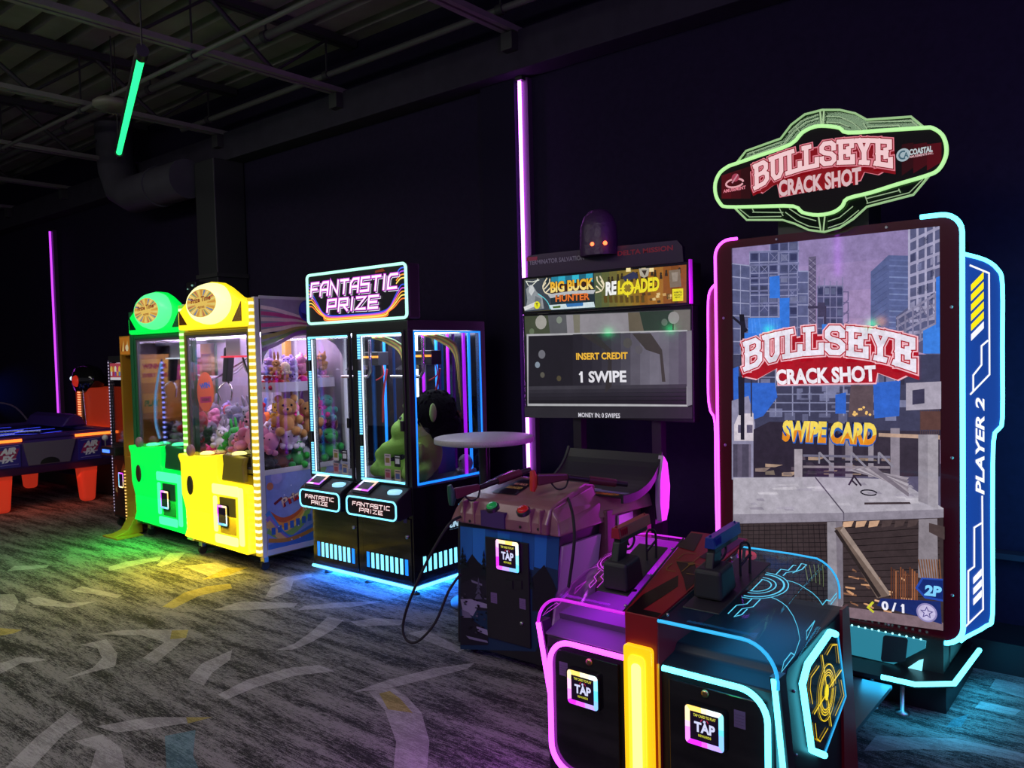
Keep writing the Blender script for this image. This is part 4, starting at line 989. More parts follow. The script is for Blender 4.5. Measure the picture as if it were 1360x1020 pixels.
# ---- holsters, gun rests and the two light guns
HOL = mat('holster_black', (.02, .02, .022), .45)
RED_G = mat('pistol_red_slide', (.30, .015, .035), .35); BLU_G = mat('pistol_blue_slide', (.015, .04, .24), .35); GRIP = mat('pistol_black_frame', (.012, .013, .016), .4)
def station(sgn, gun_m, label, px):
    b0, b1 = .10, .50
    pl = MB(); c = [hoodpt(sgn, a, b, d) for d in (.001, .007) for a, b in ((.03, b0), (.155, b0), (.155, b1), (.03, b1))]
    if sgn < 0: c = [c[k] for k in (3, 2, 1, 0, 7, 6, 5, 4)]
    pl.hexa(c[:4], c[4:]); p_ = pl.build('holster_plate', HOL, K, bev=.003)
    q = hoodpt(sgn, .085 if sgn > 0 else .08, .19 if sgn > 0 else .135); hx0 = q.x
    MB().hexa([(hx0 - .05, q.y - .03, q.z + .004), (hx0 + .05, q.y - .03, q.z + .004), (hx0 + .05, q.y + .09, q.z + .024), (hx0 - .05, q.y + .09, q.z + .024)],
              [(hx0 - .046, q.y - .03, q.z + .10), (hx0 + .046, q.y - .03, q.z + .10), (hx0 + .046, q.y + .07, q.z + .115), (hx0 - .046, q.y + .07, q.z + .115)]).build('holster', HOL, K, bev=.012, seg=3)
    r = hoodpt(sgn, .115 if sgn > 0 else .055, .37)
    MB().tube(smooth([(r.x - .012, r.y, r.z), (r.x - .012, r.y, r.z + .10), (r.x - .002, r.y + .012, r.z + .118), (r.x + .008, r.y + .03, r.z + .10), (r.x + .008, r.y + .03, r.z)], 4), .0045, 6).tube([(r.x - .012, r.y, r.z + .04), (r.x + .008, r.y + .03, r.z + .075)], .0045, 6).build('wire_rest', BLACK, K)
    # the gun itself: a thing of its own
    P = at(*px, y=q.y - .005)
    g = thing('light_gun', tuple(P), label, 'light gun', 'light guns')
    M = Matrix.Translation(P) @ Matrix.Rotation(R(2), 4, 'Z') @ Matrix.Rotation(R(3), 4, 'X') @ Matrix.Scale(1.12, 4)
    mb = MB(); mb.M = M
    mb.hexa([(-.016, 0, -.016), (.016, 0, -.016), (.016, .2, -.016), (-.016, .2, -.016)], [(-.012, 0, .017), (.012, 0, .017), (.012, .2, .017), (-.012, .2, .017)])
    mb.box(-.003, .003, .004, .012, .017, .023); mb.box(-.002, .002, .185, .192, .017, .022)
    for k in range(6): mb.box(-.0165, .0165, .012 + .007 * k, .015 + .007 * k, -.01, .012)
    mb.build('slide', gun_m, g, bev=.002)
    mb = MB(); mb.M = M; mb.box(-.012, .012, .01, .185, -.032, -.016)
    mb.hexa([(-.013, -.03, -.13), (.013, -.03, -.13), (.013, .022, -.138), (-.013, .022, -.138)], [(-.013, .004, -.028), (.013, .004, -.028), (.013, .058, -.028), (-.013, .058, -.028)])
    mb.build('grip_frame', GRIP, g, bev=.004)
    mb = MB(); mb.M = M; mb.tube(smooth([(0, .056, -.03), (0, .06, -.062), (0, .095, -.066), (0, .115, -.05), (0, .112, -.03)], 4), .004, 6); mb.build('trigger_guard', GRIP, g)
    mb = MB(); mb.M = M; mb.tube([(0, .075, -.03), (0, .072, -.045), (0, .08, -.055)], .0035, 6); mb.build('trigger', GRIP, g)
    mb = MB(); mb.M = M; mb.lathe([(.007, -.004), (.007, 0)], (0, .2, 0), 10, 'y'); mb.build('muzzle', BLACK, g)
    mb = MB(); mb.M = M; mb.tube(smooth([(0, -.005, -.134), (.01, -.0, -.17), (.03, .06, -.19)], 4), .004, 6); mb.build('cable', RUBBER, g)
station(-1, RED_G, 'red topped toy pistol resting in the left holster of the console', (817, 709))
station(1, BLU_G, 'blue topped toy pistol resting in the right holster of the console', (942, 722))
# ================================================================ deer hunting game: marquee, screen on posts, pedestal
D = thing('hunting_game', (-2.66, 3.7, 0), 'two player deer hunting arcade game with wide screen on posts and camouflage art pedestal', 'arcade game')
TY = 4.10
tx0, tz0 = -3.265, 1.185; tx1, tz1 = -2.063, 1.842
MB().box(tx0, tx1, TY, TY + .07, tz0, tz1).build('screen_case', GLOSSK, D, bev=.004)
v = fronta(TY - .001, step=.00025); Zv = zpx(3.29, 670, 270)
def gv(pts, c, **k): v.poly(Zv(pts), c, px=True, **k)
gv([(86, 492), (815, 460), (822, 940), (92, 935)], '16151a')
gv([(88, 494), (812, 464), (812, 560), (92, 580)], '55565a')
gv([(88, 494), (190, 490), (200, 574), (92, 580)], '3f4634'); gv([(270, 488), (560, 478), (560, 562), (275, 570)], '8a868c'); gv([(590, 474), (740, 468), (740, 556), (610, 560)], '28382c')
gv([(300, 487), (330, 486), (330, 566), (305, 567)], '757264', layer=False); gv([(540, 478), (590, 476), (610, 560), (545, 562)], '605848', layer=False); gv([(735, 468), (812, 464), (812, 556), (735, 556)], '6a6860', layer=False)
def blob(x, y, r, c, n=14, ry=None):
    p = v.px(*Zv([(x, y)])[0]); v.disc(p[0], p[1], r, c, n, ry)
for x, y, r, c in [(160, 520, .045, '9a9790'), (240, 510, .022, '7b8478'), (120, 560, .02, '5d6a52'), (740, 500, .035, '8d8b88'), (700, 520, .02, '59645a')]: blob(x, y, r, c)
gv([(98, 572), (800, 553), (802, 888), (102, 885)], 'a9a8ac'); gv([(106, 580), (796, 562), (797, 880), (106, 872)], '1b1920')
for k in range(12):
    xa = 300 + 42 * k; c = ['201e26', '25232c', '2b2932', '33313a', '3b3943', '46444e', '55525d', '625f6b', '6a6773', '66636e', '5d5a66', '534f5c'][k]
    gv([(xa, 578 - .026 * (xa - 106)), (xa + 42, 577 - .026 * (xa - 64)), (xa + 42, 800), (xa, 800)], c, layer=(k == 0))
for k in range(5): gv([(106, 800 + 15 * k), (797, 790 + 17 * k), (797, 810 + 17 * k), (106, 815 + 15 * k)], ['37353d', '2b2931', '24222a', '1f1d24', '19171d'][k], layer=(k == 0))
# trees and out-of-focus lights on the picture
gv([(560, 570), (640, 568), (690, 640), (705, 780), (690, 780), (680, 660), (620, 640)], '3b3733'); gv([(335, 575), (400, 574), (470, 640), (470, 800), (440, 830), (455, 700), (440, 640)], '2f2b2c')
for x, y, r, c in [(165, 660, .028, '6a6a72'), (146, 706, .02, '7d8896'), (168, 750, .018, '56534a'), (240, 765, .018, '4a4330'), (540, 610, .03, '4c4a48'), (590, 640, .025, '57545a')]: blob(x, y, r, c)
gv([(797, 560), (820, 555), (822, 880), (800, 886)], '77747c')
gv([(90, 890), (822, 890), (822, 940), (92, 936)], '26242a')
for text, p_, q_, h, c in [('INSERT CREDIT', (316, 684), (541, 681), .042, 'e8b23a'), ('1 SWIPE', (336, 784), (536, 782), .070, 'dcdae2'), ('MONEY IN: 0 SWIPES', (326, 934), (508, 938), .028, 'cfccd6')]:
    v.words(text, *Zv([p_, q_]), h, '101014', .06, px=True) if h > .03 else None; v.words(text, *Zv([p_, q_]), h, c, .035 if h > .03 else .015, px=True)
v.build('screen', artmat('lit_tv', emit=1.0, rough=.07, noise=.12, nscale=9), D)
for x in (-2.884, -2.325):
    MB().box(x - .03, x + .03, 4.14, 4.20, .0, 1.8).build('screen_post', BLACK, D)
# ---- marquee box
AY = 4.05
mq = fronta(AY, step=.0002); p0 = mq.px(696, 414); p1 = mq.px(912, 352)
MB().box(p0[0] - .012, p1[0] + .012, AY, AY + .15, p0[1] - .02, p1[1] + .02).build('marquee_box', GLOSSK, D, bev=.004)
MB().box(p1[0] + .014, p1[0] + .024, AY - .005, AY + .02, p0[1] - .015, p1[1] + .03).build('side_trim', glow('purple_reflection_trim', (.35, .01, .45), .7), D)  # emission stands in for purple tube light reflected on this side
Zq = zpx(5.667, 690, 340)
def gq(pts, c, **k): mq.poly(Zq(pts), c, px=True, **k)
gq([(36, 178), (1245, 66), (1245, 350), (38, 420)], '5a5220')
for k in range(12):
    xa = 560 + 58 * k; gq([(xa, 178 - .0927 * (xa - 36)), (xa + 58, 178 - .0927 * (xa + 22)), (xa + 58, 420 - .058 * (xa + 22)), (xa, 420 - .058 * (xa - 36))], ['4e5a3a', '5a5f34', '6b6430', '7a6a28', '87702a', '8d6a22', '8a5a1c', '9a6420', 'a06a24', '8a4e18', '7a4212', '8a4a1a'][k], layer=(k == 0))
gq([(180, 165), (560, 130), (570, 395), (240, 410)], '1c2c34')
for k, c in enumerate(['1d7f9a', '27a8c4', '1a6c88', '2fb9d2', '186078', '2aa0bc']): gq([(240 + 52 * k, 160 - 5 * k), (292 + 52 * k, 155 - 5 * k), (292 + 52 * k, 215 - 4 * k), (240 + 52 * k, 220 - 4 * k)], c, layer=(k == 0))
gq([(38, 180), (180, 166), (230, 250), (240, 405), (40, 420)], '39404a')
gq([(50, 250), (80, 215), (110, 235), (130, 270), (170, 300), (185, 395), (45, 412), (60, 330)], '8d9298'); gq([(75, 225), (100, 215), (115, 260), (90, 300), (70, 270)], 'c5c8ca'); gq([(120, 300), (160, 320), (170, 395), (110, 400)], '6b7076')
for pl in [[(70, 225), (50, 190), (100, 195), (150, 180)], [(100, 218), (130, 190), (140, 170)]]: mq.line(Zq(pl), .006, 'd9dcd2', px=True)
mq.line(smooth(Zq([(140, 285), (190, 320), (220, 360), (232, 400)]), 4), .006, '5fc8d2', px=True)
gq([(225, 370), (560, 345), (570, 385), (240, 405)], 'cfe0e6'); gq([(350, 360), (480, 350), (480, 375), (360, 385)], '2f6fb0'); gq([(250, 380), (310, 372), (310, 390), (255, 394)], '4a6a2c')
for sx_, x0 in ((-1, 240), (1, 575)):
    for pl in [[(0, 290), (-45, 275), (-62, 225), (-30, 165)], [(-52, 250), (-15, 205), (-10, 170)], [(-60, 230), (-40, 200)], [(-40, 275), (-5, 240)]]:
        mq.line(smooth(Zq([(x0 - a_ * sx_ if sx_ > 0 else x0 + a_, b_ - (15 if sx_ > 0 else 0)) for a_, b_ in pl]), 3), .008, 'e6d9b8', px=True)
gq([(240, 220), (545, 190), (552, 262), (400, 268), (245, 290)], '3a1a10')
gq([(215, 290), (400, 262), (575, 255), (560, 285), (400, 285), (235, 318)], 'b9bcc0')
mq.words('BIG BUCK', *Zq([(235, 280), (565, 250)]), .070, '2a0d08', .10, px=True); mq.words('BIG BUCK', *Zq([(237, 279), (563, 249)]), .068, 'f0b42a', .045, px=True, two='f6dc80')
mq.words('HUNTER', *Zq([(275, 347), (532, 330)]), .042, '401a08', .08, px=True); mq.words('HUNTER', *Zq([(275, 347), (532, 330)]), .042, 'e8742c', .03, px=True)
for k in range(16):
    x = 660 + 36 * k + rnd.uniform(-8, 8); y = 150 - .09 * (x - 660) + rnd.uniform(-10, 20); h = rnd.uniform(30, 60)
    mq.poly(Zq([(x, y + h), (x + 24, y + h), (x + 20, y + 8), (x + 4, y + 8)]), '2f2412', px=True, layer=(k == 0)); mq.disc(*mq.px(*Zq([(x + 12, y)])[0]), .007, '2f2412', 8)
for x in (825, 940, 1000): gq([(x - 18, 120), (x + 18, 118), (x + 16, 90), (x - 16, 92)], 'f4e0a0')
gq([(860, 118), (890, 130), (900, 165), (800, 190), (780, 160)], '2c3050'); gq([(905, 95), (985, 92), (975, 150), (945, 165), (915, 150)], 'b0a898'); gq([(925, 110), (965, 108), (950, 150)], '3a2c24')
for k in range(14):
    x = rnd.uniform(900, 1230); y = rnd.uniform(280, 350); mq.poly(Zq([(x, y), (x + 26, y - 6), (x + 30, y + 14), (x + 6, y + 18)]), rnd.choice(['c9a060', '6a4a20', 'e0c080', '4a3416']), px=True, layer=(k == 0))
gq([(1130, 110), (1215, 100), (1225, 230), (1140, 240)], '7a6a58'); gq([(1150, 125), (1200, 122), (1195, 190), (1160, 195)], '94887a')
for k in range(8): gq([(640 + 40 * k, 300), (665 + 40 * k, 298), (668 + 40 * k, 350), (645 + 40 * k, 352)], '5a4416', layer=(k == 0))
mq.words('RE', *Zq([(655, 300), (742, 290)]), .080, '141414', .10, shear=.12, px=True); mq.words('RE', *Zq([(655, 300), (742, 290)]), .080, 'f2f2f0', .05, shear=.12, px=True)
mq.words('L', *Zq([(748, 292), (785, 288)]), .080, 'f0de28', .05, shear=.12, px=True)
mq.words('ADED', *Zq([(868, 282), (1062, 262)]), .080, '3a2c04', .10, shear=.12, px=True); mq.words('ADED', *Zq([(868, 282), (1062, 262)]), .080, 'f0de28', .05, shear=.12, px=True)
c_ = mq.px(*Zq([(822, 243)])[0]); mq.line(arc(*c_, .033, 0, 345, 22), .016, 'f0de28', closed=True)
for dx, dy in ((1, 0), (-1, 0), (0, 1), (0, -1)): mq.line([(c_[0] + dx * .018, c_[1] + dy * .018), (c_[0] + dx * .052, c_[1] + dy * .052)], .008, 'f0de28')
gq([(1158, 250), (1240, 244), (1240, 338), (1160, 342)], 'e8dc14')
mq.words('ANIMATED', *Zq([(1168, 282), (1232, 278)]), .010, '5a5400', .02, px=True); mq.words('VIOLENCE', *Zq([(1170, 302), (1230, 298)]), .010, '5a5400', .02, px=True); mq.words('MILD', *Zq([(1180, 318), (1218, 316)]), .009, '5a5400', .02, px=True)
gq([(42, 385), (130, 345), (135, 375), (50, 412)], 'd8d8d8'); mq.disc(*mq.px(*Zq([(142, 370)])[0]), .024, 'e0dc20', 14); mq.words('Y', *Zq([(132, 382), (152, 380)]), .024, '202020', .04, px=True)
mq.build('marquee_face', artmat('marquee_print', emit=.95, rough=.25, noise=.15, nscale=60), D)
# ---- topper board with a plain rounded ornament and two red lamps
tp = fronta(4.20)
tb = slab(tp, [tp.px(*p) for p in [(701, 372), (908, 352), (906, 327), (899, 319), (720, 337), (701, 340)][::1]][::-1], .03).build('topper', mat('topper_purple', (.045, .012, .07), .35), D)
ta = fronta(4.199); Zu = zpx(3.4, 560, 80)
ta.words('TERMINATOR SALVATION', *Zu([(486, 926), (734, 901)]), .030, (.34, .28, .42), .03, px=True); ta.words('DELTA MISSION', *Zu([(885, 885), (1135, 858)]), .030, (.45, .02, .06), .03, px=True)
ta.poly(Zu([(474, 908), (522, 903), (522, 886), (474, 890)]), (.5, .02, .10), px=True)
ta.build('topper_lettering', PRINT, tb)
c = at(795, 318, y=4.19)
MB().lathe([(.125, -.10), (.125, .0), (.118, .08), (.095, .14), (.055, .175), (.005, .185)], (c.x, 4.19, c.z), 20, 'z', 1, .75).build('topper_ornament', mat('ornament_purple', (.06, .022, .085), .4, bump=.4, bscale=40), tb)
for px_ in (785.5, 802.5):
    q = at(px_, 324 if px_ < 790 else 322.5, y=4.09); MB().ball((q.x, 4.10, q.z), .013, 10, 6).build('red_lamp', glow('red_lamp', (1.0, .10, .03), 5.0), tb)
# ---- pedestal
PY = 3.10
PB = [(-2.97, PY, .0), (-2.385, PY, .0), (-2.36, 3.46, .0), (-2.95, 3.46, .0)]; PT = [(-2.945, PY, .715), (-2.275, PY, .715), (-2.28, 3.46, .715), (-2.94, 3.46, .715)]
B2 = [(x, y, .05) for x, y, z in PB]
MB().hexa(B2, PT).build('pedestal', BLACK, D, bev=.006)
pa = fronta(PY - .001, step=.0003); Zw = zpx(4.4353, 590, 640)
def gw(pts, c, **k): pa.poly(Zw(pts), c, px=True, **k)
gw([(92, 255), (675, 322), (668, 640), (540, 1000), (95, 985)], '18304a')
for k, c in enumerate(['2468ae', '2a78c4', '2060a2', '2c80cc', '2468a8', '205a94', '266eb4', '1c4c7e']): gw([(95 + 73 * k, 262 + 8 * k), (168 + 73 * k, 270 + 8 * k), (166 + 72 * k, 520), (97 + 72 * k, 500)], c, layer=(k == 0))
for pts, c in [([(97, 520), (130, 480), (165, 425), (200, 470), (235, 500), (260, 540), (260, 720), (97, 700)], '15131f'), ([(520, 560), (590, 488), (640, 580), (665, 640), (600, 760), (520, 760)], '17131f'),
               ([(97, 600), (180, 560), (255, 580), (260, 760), (97, 750)], '221f2c'), ([(97, 690), (160, 690), (255, 720), (255, 745), (200, 735), (170, 790), (110, 760)], '8a86a0'),
               ([(97, 790), (150, 800), (260, 880), (260, 960), (97, 960)], '1d1a26'), ([(190, 850), (255, 870), (260, 905), (200, 880)], '8c88a2'), ([(130, 905), (255, 935), (260, 948), (150, 925)], '76728c'), ([(105, 750), (150, 770), (165, 800), (110, 800)], '6a667e'),
               ([(160, 575), (225, 600), (225, 612), (165, 590)], '6d6a82')]: gw(pts, c)
for x, y, h in [(110, 380, 130), (235, 400, 150), (125, 420, 90), (510, 520, 110), (205, 560, 130)]:
    for k in range(4): pa.poly(Zw([(x - 6 - 6 * k, y + h * (k + 1) / 4), (x + 6 + 6 * k, y + h * (k + 1) / 4), (x, y + h * k / 4.6)]), '0e1a22' if x != 205 else '4e4c60', px=True, layer=(k == 0))
for k in range(30):
    x, y = rnd.uniform(100, 250), rnd.uniform(640, 900); pa.poly(Zw([(x, y), (x + 14, y + 4), (x + 10, y + 12), (x - 2, y + 8)]), rnd.choice(['0f0d14', '3a3644', '5a5668', '15121a']), px=True, layer=(k == 0))
pa.build('landscape_art', PRINT, D)
w0, w1 = pa.px(646, 712), pa.px(704, 858)
dp = MB().box(w0[0], w1[0] + .01, PY - .012, PY, .13, w0[1]).build('coin_door', SATIN, D, bev=.003)
r0, r1 = pa.px(663, 737), pa.px(693, 737)
card_reader(dp, PY - .012, r0[0], r1[0], r0[1] - .066, r1[1] + .066, 40)
for px_ in (677, 689):
    p = fronta(PY - .012).px(px_, 776); MB().box(p[0] - .022, p[0] + .022, PY - .018, PY - .012, p[1] - .02, p[1] + .022).build('coin_slot', BLACK, dp)
label_sticker(dp, PY - .0125, 652, 788, 660, 800); label_sticker(dp, PY - .0125, 690, 796, 698, 808)
p = fronta(PY - .012).px(693, 828); MB().lathe([(.011, 0), (.011, .006), (.005, .008)], (p[0], PY - .012, p[1]), 12, 'y').build('lock', STEEL, dp)
for x, y in ((-2.9, 3.16), (-2.45, 3.16), (-2.9, 3.4), (-2.45, 3.4)):
    MB().lathe([(.028, -.012), (.028, .012)], (x, y, .028), 12, 'x').build('caster', RUBBER, D)
# white side and rear column, lit by the neighbouring neon
WPL = mat('pale_side_plastic', (.55, .48, .55), .4)
MB().hexa([(-2.375, 3.12, .12), (-2.362, 3.12, .12), (-2.345, 3.45, .12), (-2.36, 3.45, .12)], [(-2.285, 3.12, .66), (-2.268, 3.12, .66), (-2.268, 3.45, .66), (-2.285, 3.45, .66)]).build('side_panel', WPL, D)
MB().box(-2.70, -2.24, 3.46, 3.92, .0, .78).build('rear_column', mat('rear_column_wrap', (.12, .05, .05), .5, var=.4, bscale=8), D, bev=.01)
MB().box(-2.238, -2.228, 3.56, 3.70, .1, .74).build('column_panel', WPL, D)
# moulded cap
CAP = mat('cap_maroon_plastic', (.27, .135, .135), .2, var=.15, bscale=14)
cp = MB(); cp.prism([(3.06, .715), (3.06, .77), (3.10, .845), (3.16, .865), (3.40, .925), (3.48, .91), (3.50, .715)], 'x', -2.90, -2.32)
cp.hexa([(-2.975, 3.07, .715), (-2.90, 3.07, .715), (-2.90, 3.50, .715), (-2.975, 3.50, .715)], [(-2.955, 3.10, .78), (-2.90, 3.10, .845), (-2.90, 3.46, .91), (-2.955, 3.46, .82)])
cp.hexa([(-2.32, 3.07, .715), (-2.255, 3.07, .715), (-2.255, 3.50, .715), (-2.32, 3.50, .715)], [(-2.32, 3.10, .845), (-2.275, 3.10, .78), (-2.275, 3.46, .82), (-2.32, 3.46, .91)])
cap = cp.build('control_cap', CAP, D, bev=.012, seg=3)
for x in (-2.86, -2.79, -2.42, -2.36): MB().box(x - .006, x + .006, 3.052, 3.10, .725, .835).build('rib', CAP, cap, bev=.004)
for px_, py_ in ((624, 692), (651, 695), (691, 700), (715, 703)):
    p = at(px_, py_, y=3.058); MB().lathe([(.007, 0), (.007, .003)], (p.x, 3.058, p.z), 10, 'y').build('screw', BLACK, cap)
MB().box(-2.735, -2.58, 3.05, 3.075, .72, .80).build('name_plate', mat('plate_purple', (.06, .03, .12), .4), cap)
for px_, py_, c, nm in ((655, 671, (.01, .30, .06), 'green'), (696, 676, (.35, .012, .01), 'red')):
    p = at(px_, py_, z=.875); b = MB(); b.M = Matrix.Translation((p.x, p.y, .855)) @ Matrix.Rotation(R(25), 4, 'X')
    b.lathe([(.033, 0), (.034, .018), (.03, .02)], (0, 0, 0), 18)
    hb = b.build('button', BLACK, cap); hb['label'] = nm + ' push button'
    b = MB(); b.M = Matrix.Translation((p.x, p.y, .855)) @ Matrix.Rotation(R(25), 4, 'X'); b.lathe([(.027, .018), (.026, .028), (.018, .033), (.003, .034)], (0, 0, 0), 18)
    b.build('button_cap', mat('button_' + nm, c, .25, emit=c, strength=.25), hb)
tl = Art((-2.67, 3.22, .8832), X3, (0, .24, .06), .0004)
tl.poly([(-.10, -.05), (.07, -.05), (.06, .15), (-.05, .15)], '08080a'); tl.words('BIG BUCK', (-.04, .07), (.05, .07), .026, 'c08a70', .06); tl.words('RELOADED', (-.055, .02), (.045, .02), .03, 'b8a050', .06, shear=.1)
tl.build('cap_decal', PRINT, cap)
MB().tube(smooth([(-2.93, 3.10, .80), (-2.90, 3.2, .87), (-2.86, 3.44, .935), (-2.84, 3.47, .93)], 4), .008, 6).build('cap_rail', CHROME, cap)
# bridge and scoop in front of the screen
MB().hexa([(-2.62, 3.42, .74), (-2.26, 3.42, .74), (-2.16, 3.80, .76), (-2.72, 3.80, .76)], [(-2.58, 3.42, .90), (-2.30, 3.42, .86), (-2.18, 3.80, .83), (-2.72, 3.80, .83)]).build('bridge', CAP, D, bev=.01)
pr = smooth([(3.44, .862), (3.52, .858), (3.62, .868), (3.72, .902), (3.80, .965), (3.845, 1.035)], 3); n_ = len(pr)
scp = MB().prism(pr + [(y + .02, z - .012) for y, z in reversed(pr)], 'x', -2.735, -2.14).build('scoop', mat('scoop_black', (.022, .024, .024), .35), D)
for x0, x1 in ((-2.75, -2.735), (-2.14, -2.125)):
    e = MB().prism([(y, z - .03) for y, z in pr] + [(y, z + .012) for y, z in reversed(pr)], 'x', x0, x1).build('end_plate', BLACK, D)
MB().prism([(3.80, .68), (3.785, .78), (3.79, .90), (3.83, 1.03), (3.87, .99), (3.895, .86), (3.88, .74), (3.85, .68)], 'x', -2.14, -2.11).build('lens_panel', WPL, D)
MB().box(-2.72, -2.15, 3.80, 3.88, .66, .95).build('scoop_back', BLACK, D)
da = Art((-2.44, 3.455, .862), X3, (0, 1, .02), .0004)
da.poly([(-.24, .06), (.29, .06), (.29, .10), (-.24, .13)], '7a8a98'); da.poly([(-.10, -.01), (.29, -.01), (.29, .06), (-.10, .06)], '140a08'); da.words('RELOADED', (-.1, .008), (.26, .008), .04, 'd08a20', .06, shear=.2); da.poly([(-.24, .10), (.1, .11), (.1, .125), (-.24, .13)], '9ab0bc')
da.build('lip_art', PRINT, scp)
MB().box(-3.02, -2.2, 4.0, 4.38, .0, .30).build('screen_base', BLACK, D, bev=.01)
for x in (-2.884, -2.325): MB().box(x - .05, x + .05, 4.12, 4.22, .30, .34).build('post_foot', BLACK, D)
# ---- the two pump guns lying in the cap
def pump(A, B, C_, col, label):
    A, B, C_ = Vector(A), Vector(B), Vector(C_)
    g = thing('pump_shotgun', tuple(A), label, 'light gun', 'pump light guns')
    d = (B - A).normalized(); sd_ = d.cross(Z3).normalized(); u_ = sd_.cross(d)
    GM = mat('shotgun_maroon', (.10, .02, .035), .3)
    mb = MB(); mb.hexa([A + d * .02 - sd_ * .016 - u_ * .03, A + d * .02 + sd_ * .016 - u_ * .03, B + sd_ * .014 - u_ * .012, B - sd_ * .014 - u_ * .012],
                       [A + d * .02 - sd_ * .016 + u_ * .03, A + d * .02 + sd_ * .016 + u_ * .03, B + sd_ * .014 + u_ * .02, B - sd_ * .014 + u_ * .02]); mb.build('stock', GM, g, bev=.008)
    mb = MB(); mb.tube([A - u_ * .055 - d * .006, A - u_ * .03, A + u_ * .02 + d * .004, A + u_ * .05], [.013, .02, .02, .012], 10); mb.build('butt_cap', mat('butt_' + col[0], col[1], .45), g)
    mb = MB(); mb.tube([B, C_], .014, 10); mb.build('barrel', mat('shotgun_black', (.02, .014, .018), .35), g)
    mb = MB(); mb.tube([B + (C_ - B) * .35, B + (C_ - B) * .8], .021, 10); mb.build('pump_grip', GM, g)
    mb = MB(); mb.tube(smooth([B - u_ * .01, B - u_ * .05 - d * .02, B - u_ * .055 - d * .06, B - u_ * .02 - d * .09], 4), .005, 6); mb.build('trigger_guard', BLACK, g)
pump(at(599, 657, y=2.98), (-2.80, 3.12, .90), (-2.70, 3.42, .965), ('green', (.01, .10, .05)), 'pump action toy shotgun with dark green butt on left of the pedestal')
pump(at(708, 638, y=3.17), (-2.36, 3.30, .965), (-2.15, 3.52, .915), ('orange', (.55, .04, .02)), 'pump action toy shotgun with bright orange red butt on right of the pedestal')
cb = [at(*p, y=yy) for p, yy in [((612, 686), 3.05), ((596, 697), 2.99), ((570, 740), 2.93), ((545, 795), 2.9), ((535, 832), 2.9), ((541, 851), 2.9), ((556, 851), 2.92), ((578, 827), 2.95), ((596, 785), 2.99), ((612, 762), 3.04)]]
MB().tube(smooth(cb, 4), .0075, 6).build('gun_cable', RUBBER, D)
cb = [at(*p, y=yy) for p, yy in [((752, 655), 3.3), ((760, 680), 3.12), ((763, 712), 3.06), ((760, 745), 3.05), ((755, 780), 3.05)]]
MB().tube(smooth(cb, 4), .0075, 6).build('gun_cable', RUBBER, D)
# ================================================================ round bar table
tcx, tcy = -3.40, 3.84
t = thing('bar_table', (tcx, tcy, 0), 'tall round bar table with grey speckled top beside the black twin prize cabinet', 'table')
MB().lathe([(.30, 1.032), (.318, 1.037), (.318, 1.066), (.312, 1.07), (.01, 1.07)], (tcx, tcy, 0), 40).build('tabletop', mat('speckled_laminate', (.40, .39, .40), .45, var=.4, bscale=180), t)
MB().lathe([(.035, .03), (.035, 1.032)], (tcx, tcy, 0), 16).build('pole', SATIN, t)
MB().lathe([(.24, 0), (.24, .015), (.06, .035), (.04, .05)], (tcx, tcy, 0), 28).build('base', BLACK, t)
MB().lathe([(.10, 1.01), (.12, 1.032)], (tcx, tcy, 0), 18).build('top_plate', BLACK, t)
# ================================================================ plush toys
def plushmat(name, rough=.9):
    if name in MATS: return MATS[name]
    m = bpy.data.materials.new(name); m.use_nodes = True; nt = m.node_tree; b = nt.nodes['Principled BSDF']
    b.inputs['Roughness'].default_value = rough; b.inputs['Specular IOR Level'].default_value = .15; b.inputs['Sheen Weight'].default_value = .3
    a = nt.nodes.new('ShaderNodeAttribute'); a.attribute_name = 'ink'; oi = nt.nodes.new('ShaderNodeObjectInfo')
    mx = nt.nodes.new('ShaderNodeMix'); mx.data_type = 'RGBA'; mx.blend_type = 'MULTIPLY'; mx.inputs[0].default_value = 1
    nt.links.new(a.outputs['Color'], mx.inputs[6]); nt.links.new(oi.outputs['Color'], mx.inputs[7]); nt.links.new(mx.outputs[2], b.inputs['Base Color'])
    tc = nt.nodes.new('ShaderNodeTexCoord'); n = nt.nodes.new('ShaderNodeTexNoise'); n.inputs['Scale'].default_value = 120
    bp = nt.nodes.new('ShaderNodeBump'); bp.inputs['Strength'].default_value = .6; bp.inputs['Distance'].default_value = .004
    nt.links.new(tc.outputs['Object'], n.inputs['Vector']); nt.links.new(n.outputs[0], bp.inputs['Height']); nt.links.new(bp.outputs[0], b.inputs['Normal'])
    MATS[name] = m
    return m
PLUSH = plushmat('plush_fabric')
W1 = (1, 1, 1); PALE = (1.25, 1.25, 1.25); DARK = (.03, .03, .03)
